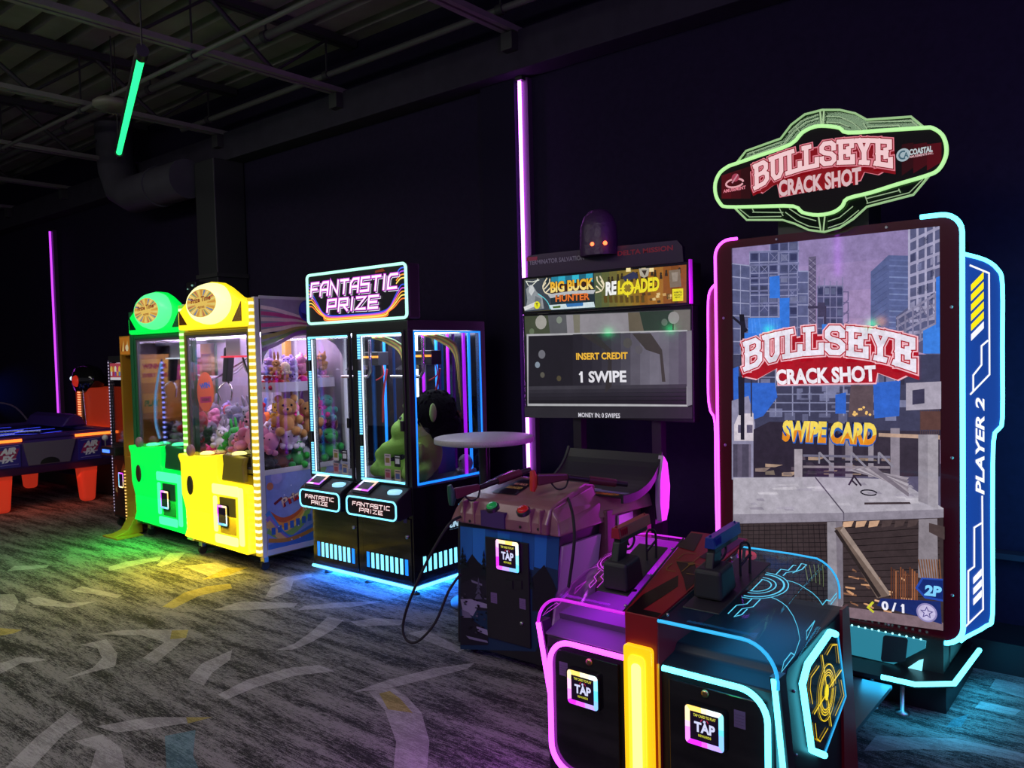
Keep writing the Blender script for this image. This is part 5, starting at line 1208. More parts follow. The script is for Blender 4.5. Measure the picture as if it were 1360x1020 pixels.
def toy(kind):
    """parts of a sitting soft toy about 0.17 m tall, facing -y, base at the origin"""
    b = MB(); f = MB(); b.ink = W1
    b.ball((0, 0, .05), (.05, .045, .055), 12, 8)
    hz = .125; hr = .045
    if kind == 'octopus':
        b = MB(); b.ink = W1; b.ball((0, 0, .075), (.06, .055, .065), 12, 8)
        for k in range(7): t = k * 2 * math.pi / 7; b.ball((.055 * math.cos(t), .055 * math.sin(t), .02), (.024, .024, .02), 8, 5)
        hz = .085; hr = .055
    else:
        b.ball((0, -.008, hz), (hr, hr * .92, hr * .9), 12, 8)
        for s in (-1, 1):
            b.ball((s * .052, -.02, .068), (.019, .03, .022), 8, 6); b.ball((s * .035, -.052, .02), (.022, .036, .022), 8, 6)
        if kind == 'bear':
            for s in (-1, 1): b.ball((s * .034, 0, hz + .037), (.018, .011, .018), 8, 6)
        if kind == 'rabbit':
            for s in (-1, 1): b.ball((s * .02, .004, hz + .075), (.013, .01, .05), 8, 6)
        if kind == 'cat':
            for s in (-1, 1): b.add([(s * .042, 0, hz + .018), (s * .012, -.012, hz + .036), (s * .012, .012, hz + .036), (s * .037, 0, hz + .066)], [(0, 1, 3), (1, 2, 3), (2, 0, 3), (0, 2, 1)])
        if kind == 'dinosaur':
            for k in range(5): b.ball((0, .02 + .012 * k, hz + .03 - .026 * k), (.007, .016, .016), 6, 5)
            b.ball((0, .07, .02), (.022, .06, .02), 8, 6); b.ball((0, -.04, hz - .008), (.032, .034, .024), 8, 6)
        if kind == 'puppy':
            for s in (-1, 1): b.ball((s * .046, 0, hz - .003), (.012, .018, .034), 8, 6)
    f.ink = PALE
    if kind in ('bear', 'puppy', 'cat', 'rabbit'): f.ball((0, -.043, hz - .012), (.021, .016, .016), 8, 6)
    f.ball((0, -.028, .05), (.033, .024, .038), 8, 6)
    f.ink = DARK
    for s in (-1, 1): f.ball((s * .018, -.043 if kind != 'octopus' else -.053, hz + .010), .0058, 6, 5)
    if kind in ('bear', 'puppy', 'cat', 'rabbit'): f.ball((0, -.058, hz - .007), .006, 6, 5)
    return b, f
KINDS = ['bear', 'rabbit', 'cat', 'puppy', 'dinosaur', 'octopus']
PROTO = {}
for kd in KINDS:
    b, f = toy(kd); mb_ = b.build('body', PLUSH); mf_ = f.build('face', PLUSH); PROTO[kd] = (mb_.data, mf_.data)
    bpy.data.objects.remove(mb_); bpy.data.objects.remove(mf_)
TINT = {'pink': 'e58fb6', 'hot pink': 'f0309a', 'white': 'd8d4dc', 'grey': '8d8a98', 'tan': 'c08a50', 'brown': '7a4a2c', 'red': 'c01830', 'yellow': 'e8c040', 'lilac': 'a98fd0', 'green': '38b048', 'blue': '4a70c8', 'black': '1c1a20', 'orange': 'e07030', 'cream': 'e0cfae', 'teal': '3a9a8a'}
TOYS = []
def plush(kind, tint, loc, rz, s, where, group, tilt=(0, 0)):
    bd, fd = PROTO[kind]
    t = bpy.data.objects.new('plush_' + kind, None); COL.objects.link(t); t.location = loc; t.scale = (s, s, s)
    t.rotation_euler = (tilt[0], tilt[1], rz); t.empty_display_size = .05; t['category'] = 'plush toy'; t['group'] = group
    for nm, me in (('body', bd), ('face', fd)):
        o = bpy.data.objects.new(nm, me); COL.objects.link(o); o.parent = t; o.color = (*hx(TINT[tint]), 1)
    TOYS.append((t, kind, tint, where))
    return t
ORD = ['frontmost', 'second from front', 'third from front', 'fourth from front', 'fifth from front', 'sixth from front', 'seventh from front', 'eighth from front']
def label_toys():
    seen = {}
    for t, kind, tint, where in TOYS: seen.setdefault((kind, tint, where), []).append(t)
    for (kind, tint, where), L in seen.items():
        L.sort(key=lambda o: (o.location.y, -o.location.z))
        for k, t in enumerate(L):
            t['label'] = f'{tint} plush {kind} {where}' + (', ' + ORD[min(k, 7)] if len(L) > 1 else '')
def ledmat(name, a, b_, pitch, sa, sb):
    """light strip with a row of brighter diodes along z"""
    if name in MATS: return MATS[name]
    m = bpy.data.materials.new(name); m.use_nodes = True; nt = m.node_tree; p = nt.nodes['Principled BSDF']; p.inputs['Base Color'].default_value = (.02, .02, .02, 1)
    tc = nt.nodes.new('ShaderNodeTexCoord'); sp = nt.nodes.new('ShaderNodeSeparateXYZ'); mu = nt.nodes.new('ShaderNodeMath'); mu.operation = 'MULTIPLY'; mu.inputs[1].default_value = 2 * math.pi / pitch
    si = nt.nodes.new('ShaderNodeMath'); si.operation = 'SINE'; rp = nt.nodes.new('ShaderNodeMapRange'); rp.inputs[1].default_value = -.1; rp.inputs[2].default_value = .6
    mx = nt.nodes.new('ShaderNodeMix'); mx.data_type = 'RGBA'; mx.inputs[6].default_value = (*[c * sa for c in a], 1); mx.inputs[7].default_value = (*[c * sb for c in b_], 1)
    nt.links.new(tc.outputs['Object'], sp.inputs[0]); nt.links.new(sp.outputs[2], mu.inputs[0]); nt.links.new(mu.outputs[0], si.inputs[0]); nt.links.new(si.outputs[0], rp.inputs[0]); nt.links.new(rp.outputs[0], mx.inputs[0]); nt.links.new(mx.outputs[2], p.inputs['Emission Color']); p.inputs['Emission Strength'].default_value = 1
    MATS[name] = m
    return m
# ================================================================ black twin prize cabinet
FY = 3.64; FX0, FX1, FXM = -4.94, -3.86, -4.405; FB_ = 4.40
F = thing('prize_cabinet', ((FX0 + FX1) / 2, 4.0, 0), 'black double claw cabinet with cyan lit doors and neon lettered sign on top', 'claw machine')
ICE = glow('ice_blue_strip', (.20, .72, 1.0), 1.6); BLUEL = glow('blue_strip', (.01, .22, .95), 1.3); VIO = glow('violet_strip', (.35, .01, .75), 1.1); WHL = glow('white_strip', (.75, .85, 1.0), 1.2)
MB().box(FX0, FX1, FY, FB_, .05, .72).build('lower_cabinet', GLOSSK, F, bev=.004)
MB().box(FX0, FX1, FY, FB_, 1.765, 1.83).build('top_rail', BLACK, F, bev=.004)
for x, y in ((FX0, FY), (FX1 - .05, FY), (FXM - .02, FY), (FX0, FB_ - .05), (FX1 - .05, FB_ - .05)): MB().box(x, x + (.05 if abs(x - FXM + .02) > .001 else .04), y, y + .05, .72, 1.765).build('corner_post', BLACK, F, bev=.003)
MB().box(FX0 + .05, FX1 - .05, FB_ - .03, FB_, .72, 1.765).build('back_panel', mat('back_mirror', (.05, .05, .07), .08, metal=.9), F)
MB().box(FX0 + .02, FX1 - .02, FY + .03, FB_ - .03, .715, .735).build('prize_floor', mat('prize_floor', (.12, .11, .13), .4), F)
MB().box(FX1 - .016, FX1 - .008, FY + .05, FB_ - .05, .735, 1.765).build('side_glass', PANE, F)
MB().box(FX0 + .008, FX0 + .016, FY + .05, FB_ - .05, .735, 1.765).build('side_glass', PANE, F)
# cyan light around the right side opening
MB().rframe(0, 1, 0, 1, .1, 0, 1)
sf = MB().frame([(FY + .05, .735), (FB_ - .05, .735), (FB_ - .05, 1.76), (FY + .05, 1.76)], 'x', FX1 - .004, FX1 + .001, [(FY + .062, .75), (FB_ - .062, .75), (FB_ - .062, 1.748), (FY + .062, 1.748)])
sf.build('side_light_frame', BLUEL, F)
for k, (x0, x1) in enumerate(((FX0 + .012, FXM - .03), (FXM + .03, FX1 - .03))):
    d = MB().rframe(x0, x1, .735, 1.765, .022, FY - .012, FY + .004).build('glass_door', BLACK, F, bev=.002)
    MB().box(x0 + .02, x1 - .02, FY - .006, FY - .001, .755, 1.745).build('pane', PANE, d)
    MB().box(x0 + .024, x0 + .05, FY - .016, FY - .012, .765, .98).box(x0 + .024, x0 + .05, FY - .016, FY - .012, 1.06, 1.50).box(x0 + .024, x0 + .05, FY - .016, FY - .012, 1.58, 1.735).build('hinge_side_light', ledmat('ice_diodes', (.08, .42, .8), (.25, .85, 1.0), .018, 1.0, 1.5), d)
    MB().box(x0 + .024, x1 - .024, FY - .016, FY - .012, 1.738, 1.75).box(x0 + .024, x1 - .024, FY - .016, FY - .012, .748, .762).build('top_and_bottom_light', ICE, d)
    MB().box(x0 + .062, x0 + .074, FY - .014, FY - .011, .765, 1.73).build('inner_light', WHL, d)
    for z in (1.02, 1.54): MB().box(x0 + .012, x0 + .04, FY - .03, FY - .012, z - .04, z + .04).build('hinge', SATIN, d, bev=.003)
    MB().box(x1 - .04, x1 - .016, FY - .028, FY - .012, 1.10, 1.17).build('latch', SATIN, d, bev=.003)
    # four small notices stuck to the glass
    st = fronta(FY - .0075)
    for q, (sx, sz, c) in enumerate([(.60, .90, 'c8b8c0'), (.80, .90, '1a1a22'), (.60, .80, 'b08a90'), (.80, .80, 'b8a08a')]):
        X = x0 + (x1 - x0) * sx; st.rect(X - .03, sz - .04, X + .03, sz + .04, c)
        st.rect(X - .02, sz - .02, X + .02, sz + .015, ['8a7a40', 'd0d0d8', '9a4a5a', '4a5a8a'][q]); st.line([(X - .022, sz + .028), (X + .022, sz + .028)], .006, '2a2a34' if q != 1 else 'e0e0e8')
    st.build('notice', PRINT, d)
    # control shelf with lit sign box, reader and button
    sx0, sx1 = ((FX0 + .04, -4.44), (-4.375, FX1 - .005))[k]
    sh = MB().prism([(FY, .735), (FY, .545), (3.53, .525), (3.505, .53), (3.505, .655), (3.53, .675)], 'x', sx0, sx1).build('control_shelf', BLACK, F, bev=.006)
    a = fronta(3.504); o_ = rrect(sx0 + .008, sx1 - .008, .53, .652, .035, 6)
    rod(a, o_, .006, .002, 6, True).build('shelf_neon', ICE, sh)
    fs = fronta(3.503); fs.poly(rrect(sx0 + .016, sx1 - .016, .537, .645, .03, 5), '08060a')
    for off, c, w in ((.0, 'b02a4a', .0105), (0, 'fff6f2', .0068)):
        fs.blocks('FANTASTIC', (sx0 + .07, .595), (sx1 - .07, .595), .024, w * .8, c, shear=.1, gap=.38); fs.blocks('PRIZE', (sx0 + .14, .557), (sx1 - .14, .557), .024, w * .8, c, shear=.1, gap=.38)
    fs.build('shelf_sign', LAMPART, sh)
    rd = Art((sx0 + .05, 3.527, .6935), X3, (0, .105, .058), .0004); w = .165
    MB().hexa([(sx0 + .045, 3.525, .672), (sx0 + .05 + w, 3.525, .672), (sx0 + .05 + w, 3.635, .72), (sx0 + .045, 3.635, .72)], [(sx0 + .045, 3.52, .682), (sx0 + .05 + w, 3.52, .682), (sx0 + .05 + w, 3.63, .742), (sx0 + .045, 3.63, .742)]).build('card_reader', BLACK, sh)
    rd.poly(rrect(0, w - .01, .002, .11, .012, 4), '101014')
    for q in range(4):
        O = [(0, 0), (w - .01, 0), (w - .01, .112), (0, .112)]; I = [(.022, .018), (w - .032, .018), (w - .032, .094), (.022, .094)]
        for j in range(4):
            L = lambda A, B, f: (A[0] + (B[0] - A[0]) * f, A[1] + (B[1] - A[1]) * f); n4 = (q + 1) % 4
            rd.poly([L(O[q], O[n4], j / 4), L(O[q], O[n4], j / 4 + .25), L(I[q], I[n4], j / 4 + .25), L(I[q], I[n4], j / 4)], ['e8d8f0', 'd050e8', 'b070f0', 'e8b0a0', 'f0d8b0', 'ffffff', 'd0d8ff', 'c040d0'][(q * 2 + j // 2) % 8], layer=(q == 0 and j == 0))
    rd.build('reader_ring', artmat('reader_ring', emit=1.5), sh)
    MB().lathe([(.055, 0), (.055, .014), (.045, .022), (.01, .026)], (sx1 - .09, 3.58, .692), 20).build('button', glow('button_white', (.35, .75, 1.0), .9), sh)
    # lower door with lit vent slots
    dr_ = MB().box(x0 + .01, x1 + .012, FY - .008, FY, .09, .52).build('service_door', GLOSSK, F, bev=.003)
    v0, v1 = x0 + .05, x1 - .02
    for q in range(9):
        X = v0 + (v1 - v0) * q / 8.6
        MB().box(X, X + .026, FY - .011, FY - .008, .14, .245).build('vent_light', BLUEL if q in (0, 8) else ICE, dr_)
    MB().lathe([(.013, 0), (.013, .01), (.006, .012)], (x1 - .02, FY - .008, .40), 12, 'y').build('lock', STEEL, dr_)
    a = fronta(FY - .0085); a.rect(x1 - .055, .49, x1 - .02, .53, '4a3a7a'); a.build('label_sticker', PRINT, dr_)
MB().tube([(FX0, FY - .008, .06), (FX1 + .008, FY - .008, .06), (FX1 + .008, FB_, .06)], .012, 8).build('base_neon', ICE, F)
MB().box(FX0 + .04, FX1 - .04, FY + .03, FB_ - .05, .045, .05).build('under_light', glow('under_blue', (.02, .22, 1.0), 30.0), F)  # unseen glowing sheet added to throw blue onto the floor
area('base_glow', ((FX0 + FX1) / 2, FY - .03, .12), (R(-35), 0, 0), 1.0, .08, 6, (.01, .16, 1.0))  # added area lamps strengthen the blue spill around the base
area('base_glow', (FX1 + .03, FY + .35, .12), (0, R(-35), 0), .08, .6, 4, (.01, .16, 1.0))
for x, y in ((FX0 + .08, FY + .07), (FXM, FY + .07), (FX1 - .06, FY + .06), (FX1 - .06, FB_ - .08), (FX0 + .08, FB_ - .08)): MB().lathe([(.03, 0), (.03, .012), (.012, .018), (.012, .05)], (x, y, 0), 12).build('levelling_foot', SATIN, F)
# side vents and maker mark
side = Art((FX1 + .001, FY, 0), Y3, Z3, .0004)
for q in range(12): MB().box(FX1, FX1 + .004, FY + .08 + .05 * q, FY + .105 + .05 * q, .15, .255).build('vent_light', ICE, F)
side.words('UNIS', (.34, .40), (.48, .40), .042, 'bfe6ff', .07, shear=.35); side.line([(.44, .452), (.46, .452)], .008, 'bfe6ff'); side.words('unis technology', (.34, .385), (.48, .385), .009, '6a90b0', .0)
side.build('maker_mark', artmat('logo_print', emit=.7), F)
# inside: light tubes, claw carriages, hoses
for x, y, m_ in ((-4.30, 4.34, BLUEL), (-4.18, 4.34, VIO), (-4.02, 4.34, BLUEL), (-3.93, 4.3, BLUEL), (-4.38, 4.28, VIO), (-4.86, 4.32, BLUEL), (-4.5, 4.33, WHL)):
    MB().tube([(x, y, .74), (x, y, 1.75)], .011, 8).build('light_tube', m_, F)
MB().box(FX1 - .045, FX1 - .03, 4.20, 4.22, .74, 1.76).build('light_tube', VIO, F)
MB().box(FX0 + .08, FX1 - .08, FY + .08, FB_ - .05, 1.755, 1.763).build('ceiling_light', glow('cabinet_ceiling', (.75, .8, 1.0), 9.0), F)
for cx_ in (-4.67, -4.12):
    c = MB().box(cx_ - .10, cx_ + .16, 3.95, 4.05, 1.53, 1.63).build('claw_carriage', SATIN, F, bev=.004)
    MB().box(cx_ - .02, cx_ + .16, 3.944, 3.95, 1.585, 1.60).build('carriage_light', glow('orange_bar', (1, .30, .03), 1.0), c)
    MB().tube([(cx_ - .2, 3.9, 1.45), (cx_ + .10, 3.9, 1.45), (cx_ + .13, 3.9, 1.49), (cx_ + .13, 3.9, 1.72)], .012, 8).build('rail_hoop', CHROME, c)
    MB().hexa([(cx_ - .16, 3.9, 1.50), (cx_ - .02, 3.9, 1.50), (cx_ - .02, 4.0, 1.50), (cx_ - .16, 4.0, 1.50)], [(cx_ - .10, 3.9, 1.53), (cx_ - .02, 3.9, 1.53), (cx_ - .02, 4.0, 1.53), (cx_ - .10, 4.0, 1.53)]).build('scissor', CHROME, c)
    for q in range(8):
        col = [(.35, .4, .06), (.5, .35, .1), (.3, .06, .04), (.12, .2, .08)][q % 4]
        MB().tube(smooth([(cx_ - .02 + .02 * q, 4.05, 1.74), (cx_ + .06 + .018 * q, 4.12, 1.70), (cx_ + .16 + .006 * q, 4.18, 1.60), (cx_ + .18 + .004 * q, 4.2, 1.35 - .03 * q)], 4), .007, 6).build('hose', mat('hose_%d' % (q % 4), col, .4), F)
    MB().tube(smooth([(cx_ + .15, 4.0, 1.53), (cx_ + .18, 3.98, 1.46), (cx_ + .12, 3.96, 1.42)], 4), .005, 6).tube(smooth([(cx_ + .14, 4.05, 1.5), (cx_ + .09, 4.05, 1.3), (cx_ + .08, 4.05, 1.1)], 4), .008, 6).build('red_cable', mat('red_cable', (.45, .02, .03), .4), F)
# the sign on top
SY = 3.635; sx0, sx1, sz0, sz1 = -4.905, -3.845, 1.835, 2.205
SG = MB().box(sx0, sx1, SY, SY + .12, sz0, sz1).build('sign', BLACK, F, bev=.02, seg=3)
MB().box(-4.7, -4.1, SY + .12, SY + .3, 1.83, 1.95).build('sign_bracket', BLACK, SG)
a = fronta(SY - .001); rod(a, rrect(sx0 + .008, sx1 - .008, sz0 + .01, sz1 - .008, .03, 6), .010, .003, 8, True).build('sign_neon', glow('mint_neon', (.45, 1.0, .75), 1.15), SG)
g = fronta(SY - .0015, step=.00025); g.poly(rrect(sx0 + .02, sx1 - .02, sz0 + .02, sz1 - .02, .025, 5), '05030a')
cols = ['2a4ad0', 'd050c8', 'f0a030', 'ffd860', 'f07830', 'c040d0', '4060e0']
for k, c in enumerate(cols[:5]):
    e = .016 * k
    for sgn, xe in ((-1, sx0 + .022), (1, sx1 - .022)):
        cxm = (sx0 + sx1) / 2
        g.line(smooth([(xe, 2.06 - e * 1.4), (xe - sgn * .04, 2.055 - e * 1.4), (xe - sgn * .10, 1.985 - e * 1.0), (xe - sgn * .16, 1.905 - e * .4 + .012), (cxm + sgn * .24 + sgn * e, 1.892 - e * .5), (cxm, 1.889 - e * .5)], 4), .0085, c)
for k, c in enumerate(['4060e0', 'a040d8', 'f09030', 'ffd860']):
    g.line(smooth([(sx1 - .022, 2.17 - .022 * k), (sx1 - .06, 2.165 - .022 * k), (sx1 - .10, 2.13 - .02 * k)], 4), .009, c); g.line(smooth([(sx0 + .022, 2.13 - .022 * k), (sx0 + .05, 2.12 - .022 * k), (sx0 + .07, 2.10 - .02 * k)], 4), .008, c)
for word, x0, x1, z, h in (('FANTASTIC', sx0 + .05, sx1 - .10, 2.045, .088), ('PRIZE', sx0 + .235, sx1 - .29, 1.925, .078)):
    g.blocks(word, (x0 + .012, z - .012), (x1 + .012, z - .012), h, .020, 'e8e0f0', shear=.18, gap=.38); g.blocks(word, (x0 + .010, z - .010), (x1 + .010, z - .010), h, .016, '14081c', shear=.18, gap=.38)
    g.blocks(word, (x0, z), (x1, z), h, .029, '7a1a9a', shear=.18, gap=.38); g.blocks(word, (x0, z), (x1, z), h, .023, 'e060d8', shear=.18, gap=.38); g.blocks(word, (x0, z), (x1, z), h, .014, 'fff0f8', shear=.18, gap=.38)
g.poly([(sx1 - .30, 2.17), (sx1 - .22, 2.18), (sx1 - .2, 2.16), (sx1 - .3, 2.155)], '6a2a10'); g.build('sign_face', artmat('sign_backlit', emit=1.25), SG)
# giant lime plush with black hair in the right half
gp = thing('giant_plush', (-4.13, 4.0, .735), 'giant lime green plush with black furry hair slumped inside right half of black cabinet', 'plush toy')
LIMEP = mat('lime_plush', (.26, .50, .08), .9, bump=.4, bscale=90); HAIR = mat('black_fur', (.004, .005, .005), .95, bump=1.0, bscale=55, spec=.1); LIMEL = mat('lime_inner_ear', (.32, .55, .16), .9)
b = MB(); b.ball((-4.13, 4.02, .90), (.13, .14, .17)).ball((-4.13, 4.0, 1.06), (.09, .09, .08)).ball((-4.17, 3.98, 1.10), (.13, .125, .125)).ball((-4.24, 3.93, 1.06), (.10, .09, .085))
b.tube([(-4.16, 3.93, .98), (-4.26, 3.88, .955), (-4.34, 3.85, .925), (-4.37, 3.845, .90)], [.06, .065, .06, .045], 12).ball((-4.38, 3.84, .895), (.055, .05, .05)).ball((-4.26, 3.88, .955), .064)
b.tube([(-4.06, 3.88, .98), (-4.03, 3.82, .88), (-4.04, 3.79, .80)], [.06, .065, .05], 12).ball((-4.04, 3.785, .79), .055)
b.tube([(-4.17, 3.93, .80), (-4.29, 3.86, .79), (-4.36, 3.82, .785)], [.07, .062, .055], 12).ball((-4.39, 3.80, .79), (.05, .055, .05)).ball((-4.37, 3.80, .83), (.03, .03, .04))
b.tube([(-4.05, 3.95, .80), (-3.98, 3.84, .79), (-3.97, 3.76, .785)], [.07, .062, .05], 12).ball((-3.97, 3.74, .79), .05)
b.build('body', LIMEP, gp, remesh=.014)
h = MB(); h.ball((-4.05, 4.06, 1.19), (.165, .15, .165), 20, 14); h.ball((-3.99, 4.1, 1.08), (.12, .12, .13), 16, 10)
for k in range(90):
    t, u = rnd.uniform(0, 2 * math.pi), rnd.uniform(-.3, 1); s_ = math.sqrt(max(0, 1 - u * u)); p = Vector((-4.05 + .16 * s_ * math.cos(t), 4.06 + .145 * s_ * math.sin(t), 1.19 + .16 * u)); n_ = (p - Vector((-4.05, 4.06, 1.19))).normalized()
    h.tube([p, p + n_ * .012 + Vector((rnd.uniform(-.012, .012), 0, -.012)), p + n_ * .012 + Vector((rnd.uniform(-.02, .02), 0, -.035))], [.014, .009, .002], 5)
h.build('hair', HAIR, gp)
for c, r_ in (((-3.945, 3.935, 1.20), (.022, .028, .065)), ((-4.175, 3.915, 1.245), (.04, .03, .035))): MB().ball(c, r_).build('ear', LIMEL, gp)
MB().tube([(-4.13, 3.868, 1.075), (-4.09, 3.875, 1.055), (-4.075, 3.89, 1.02)], .004, 5).build('mouth_seam', BLACK, gp)
MB().ball((-4.21, 3.88, 1.155), .014).build('eye', BLACK, gp)
# a few small prizes around it
IN_F = 'prizes in the black cabinet'
plush('bear', 'orange', (-4.22, 4.24, .97), .3, 1.1, 'behind giant lime plush in the black cabinet', IN_F)
MB_ = MB().box(-4.30, -4.12, 4.15, 4.33, .735, .965).build('prize_box', mat('prize_box_purple', (.10, .05, .2), .5), origin=(-4.21, 4.24, .735))
tag(MB_, 'dark purple prize box under the orange plush bear in black cabinet', 'box')
plush('octopus', 'grey', (-3.97, 4.28, .735), -.3, 1.0, 'in rear corner of the black cabinet', IN_F)
# ================================================================ the two moulded front claw machines
def claw(X0, X1, Y0, hue, panel_m, dome_m, strip_m, frame_m, hot_m, label, side_art, hotpow, hotcol):
    YB = Y0 + .86; w = X1 - X0; xm = (X0 + X1) / 2
    t = thing('claw_machine', (xm, Y0 + .43, 0), label, 'claw machine', 'moulded front claw machines')
    MB().box(X0 + .02, X1 - .02, Y0 + .03, YB, .105, .16).build('base_rail', frame_m, t, bev=.006)
    MB().box(X0 + .03, X1 - .03, Y0 + .05, YB - .02, .16, .735).build('lower_cabinet', frame_m, t)
    MB().box(X0 + .03, X1 - .03, Y0 + .05, YB - .02, 1.80, 2.06).build('head_box', frame_m, t)
    for x in (X0, X1 - .04):
        for y in (Y0 + .015, YB - .04): MB().box(x, x + .04, y, y + .04, .11, 2.06).build('corner_post', WHITEP if side_art else frame_m, t, bev=.004)
    MB().box(X0 + .04, X1 - .04, YB - .03, YB - .02, .735, 1.80).build('back_wall', mat('claw_back', (.42, .38, .46), .5), t)
    MB().box(X0 + .04, X1 - .04, Y0 + .05, YB - .03, .715, .735).build('prize_floor', WHITEP, t)
    MB().box(X0 + .10, X1 - .10, Y0 + .1, YB - .1, 1.790, 1.798).build('ceiling_light', glow('claw_ceiling', (.78, .62, 1.0), 7.0), t)
    for x, nm in ((X0 + .015, 'l'), (X1 - .021, 'r')): MB().box(x, x + .006, Y0 + .055, YB - .045, .735, 1.80).build('side_glass', PANE, t)
    # front frame, glass and light strips
    MB().rframe(X0 + .055, X1 - .055, .74, 1.83, .028, Y0 - .004, Y0 + .02).build('front_frame', frame_m, t, bev=.004)
    MB().rframe(X0 + .083, X1 - .083, .766, 1.80, .02, Y0 + .004, Y0 + .018).build('inner_frame', mat('inner_frame_grey', (.12, .11, .12), .4), t)
    MB().box(X0 + .1, X1 - .1, Y0 + .008, Y0 + .013, .78, 1.785).build('front_glass', PANE, t)
    for k, x in enumerate((X0 + .002, X1 - .052)):
        MB().box(x, x + .05, Y0 - .014, Y0 + .012, .125, 2.05).build('light_strip', strip_m[k], t, bev=.004)
    # moulded lit panel: tall left side, stepped right side with button towers
    P = [(X0 + .07, .17), (X1 - .07, .14), (X1 - .06, .60), (X1 - .09, .655), (xm + .11, .66), (xm + .07, .70), (xm + .075, .82), (xm + .09, .87), (xm - .1, .845), (X0 + .16, .83), (X0 + .02, .845), (X0 + .015, .82), (X0 + .05, .77), (X0 + .055, .52), (X0 + .11, .40), (X0 + .12, .25)]
    pm = MB().prism(P, 'y', Y0 + .01, Y0 - .075).build('moulded_panel', panel_m, t, bev=.022, seg=4)
    MB().prism([(xm + .10, .67), (X1 - .12, .67), (X1 - .13, .80), (X1 - .10, .865), (xm + .12, .875), (xm + .13, .80)], 'y', Y0 - .005, Y0 - .055).build('button_tower', frame_m, pm, bev=.014, seg=3)
    for x, z in ((xm - .12, .86), (X1 - .19, .885)):
        MB().lathe([(.055, 0), (.052, .012), (.035, .02), (.005, .022)], (x, Y0 - .035, z), 18).build('push_button', hot_m, pm)
    MB().ball((X0 + .18, Y0 - .05, .875), (.035, .035, .05)).build('joystick_knob', mat('knob_' + hue, (.35, .2, .22), .4), pm)
    MB().lathe([(.055, 0), (.055, .006), (.045, .010)], (X0 + .20, Y0 - .075, .60), 20, 'y', .8, 1.4).build('speaker_port', mat('port_' + hue, (.06, .05, .02), .5), pm)
    MB().box(xm + .11, X1 - .20, Y0 - .083, Y0 - .07, .27, .55).build('reader_plate', frame_m, pm, bev=.004)
    card_reader(pm, Y0 - .083, xm + .10, xm + .235, .335, .49, 90, False)
    for x0, x1, z0, z1 in ((xm + .0, X1 - .15, .565, .645), (X1 - .165, X1 - .095, .20, .64), (xm + .02, X1 - .18, .185, .255), (xm + .01, xm + .07, .27, .55)):
        MB().prism(rrect(x0, x1, z0, z1, .02, 4), 'y', Y0 - .07, Y0 - .079).build('lamp', hot_m, pm, bev=.003)
    area('panel_glow', (xm, Y0 - .10, .42), (R(-90 + 55), 0, 0), w * .8, .4, hotpow, hotcol)  # added lamp in front of the panel for its coloured floor spill
    # illuminated head with bulging dome and oval emblem
    H = [(X0 + .02, 1.845), (X1 - .03, 1.845), (X1 - .03, 2.03), (X1 - .16, 2.07), (xm + .22, 2.15), (xm + .12, 2.19), (xm, 2.205), (xm - .12, 2.19), (xm - .24, 2.14), (X0 + .14, 2.06), (X0 + .02, 1.99)]
    hd = MB().prism(H, 'y', Y0 + .05, Y0 - .03).build('lit_head', panel_m, t, bev=.02, seg=3)
    MB().lathe([(.30, -.02), (.297, .02), (.275, .055), (.24, .078), (.215, .085)], (xm, Y0 - .02, 2.035), 36, 'y', 1.0, .54).build('dome', dome_m, hd)
    em = Art((xm, Y0 - .1065, 2.037), X3, Z3, .0004)
    em.disc(0, 0, .212, 'd8b050', 30, .108)
    for k in range(26):
        th = k * 2 * math.pi / 26; em.poly([(.05 * math.cos(th), .035 * math.sin(th)), (.205 * math.cos(th), .102 * math.sin(th)), (.205 * math.cos(th + .14), .102 * math.sin(th + .14))], ['c88a3a', 'e0c870', 'b06a50', '7a8a6a', 'e8d080', '6a7aa0'][k % 6], layer=(k == 0))
    em.disc(0, 0, .09, 'e0bc5a', 20, .05); em.words('Prize Time', (-.145, .0), (.14, .02), .04, '7a2412', .03); em.words('games', (-.05, -.05), (.05, -.045), .025, '8a3a1a', .02)
    em.build('emblem', artmat('emblem_backlit', emit=1.0), hd)
    for tri in ([(X0 + .05, 1.885), (X0 + .05, 2.0), (X0 + .17, 1.885)], [(X1 - .10, 1.885), (X1 - .10, 2.03), (X1 - .23, 1.885)]):
        MB().prism(tri, 'y', Y0 - .028, Y0 - .034).build('glitter_corner', mat('glitter_' + hue, {'g': (.01, .07, .03), 'y': (.25, .09, .01)}[hue], .25, metal=.6, bump=1, bscale=150), hd)
    # gantry, claw, cables, lights inside
    gm = MB().box(xm - .06, xm + .15, Y0 + .12, Y0 + .30, 1.62, 1.77).build('gantry_box', mat('gantry_white', (.55, .5, .6), .4), t, bev=.008)
    MB().box(X0 + .05, X1 - .05, Y0 + .20, Y0 + .22, 1.74, 1.77).build('gantry_rail', STEEL, t)
    MB().box(xm - .10, xm + .32, Y0 + .10, Y0 + .11, 1.615, 1.628).build('gantry_light', glow('red_line', (1, .05, .10), .9) if hue == 'y' else WHL, gm)
    c = MB().hexa([(xm - .17, Y0 + .14, 1.42), (xm - .10, Y0 + .14, 1.42), (xm - .10, Y0 + .20, 1.42), (xm - .17, Y0 + .20, 1.42)], [(xm - .12, Y0 + .14, 1.70), (xm - .04, Y0 + .14, 1.70), (xm - .04, Y0 + .20, 1.70), (xm - .12, Y0 + .20, 1.70)]).build('claw', SATIN, gm, bev=.01)
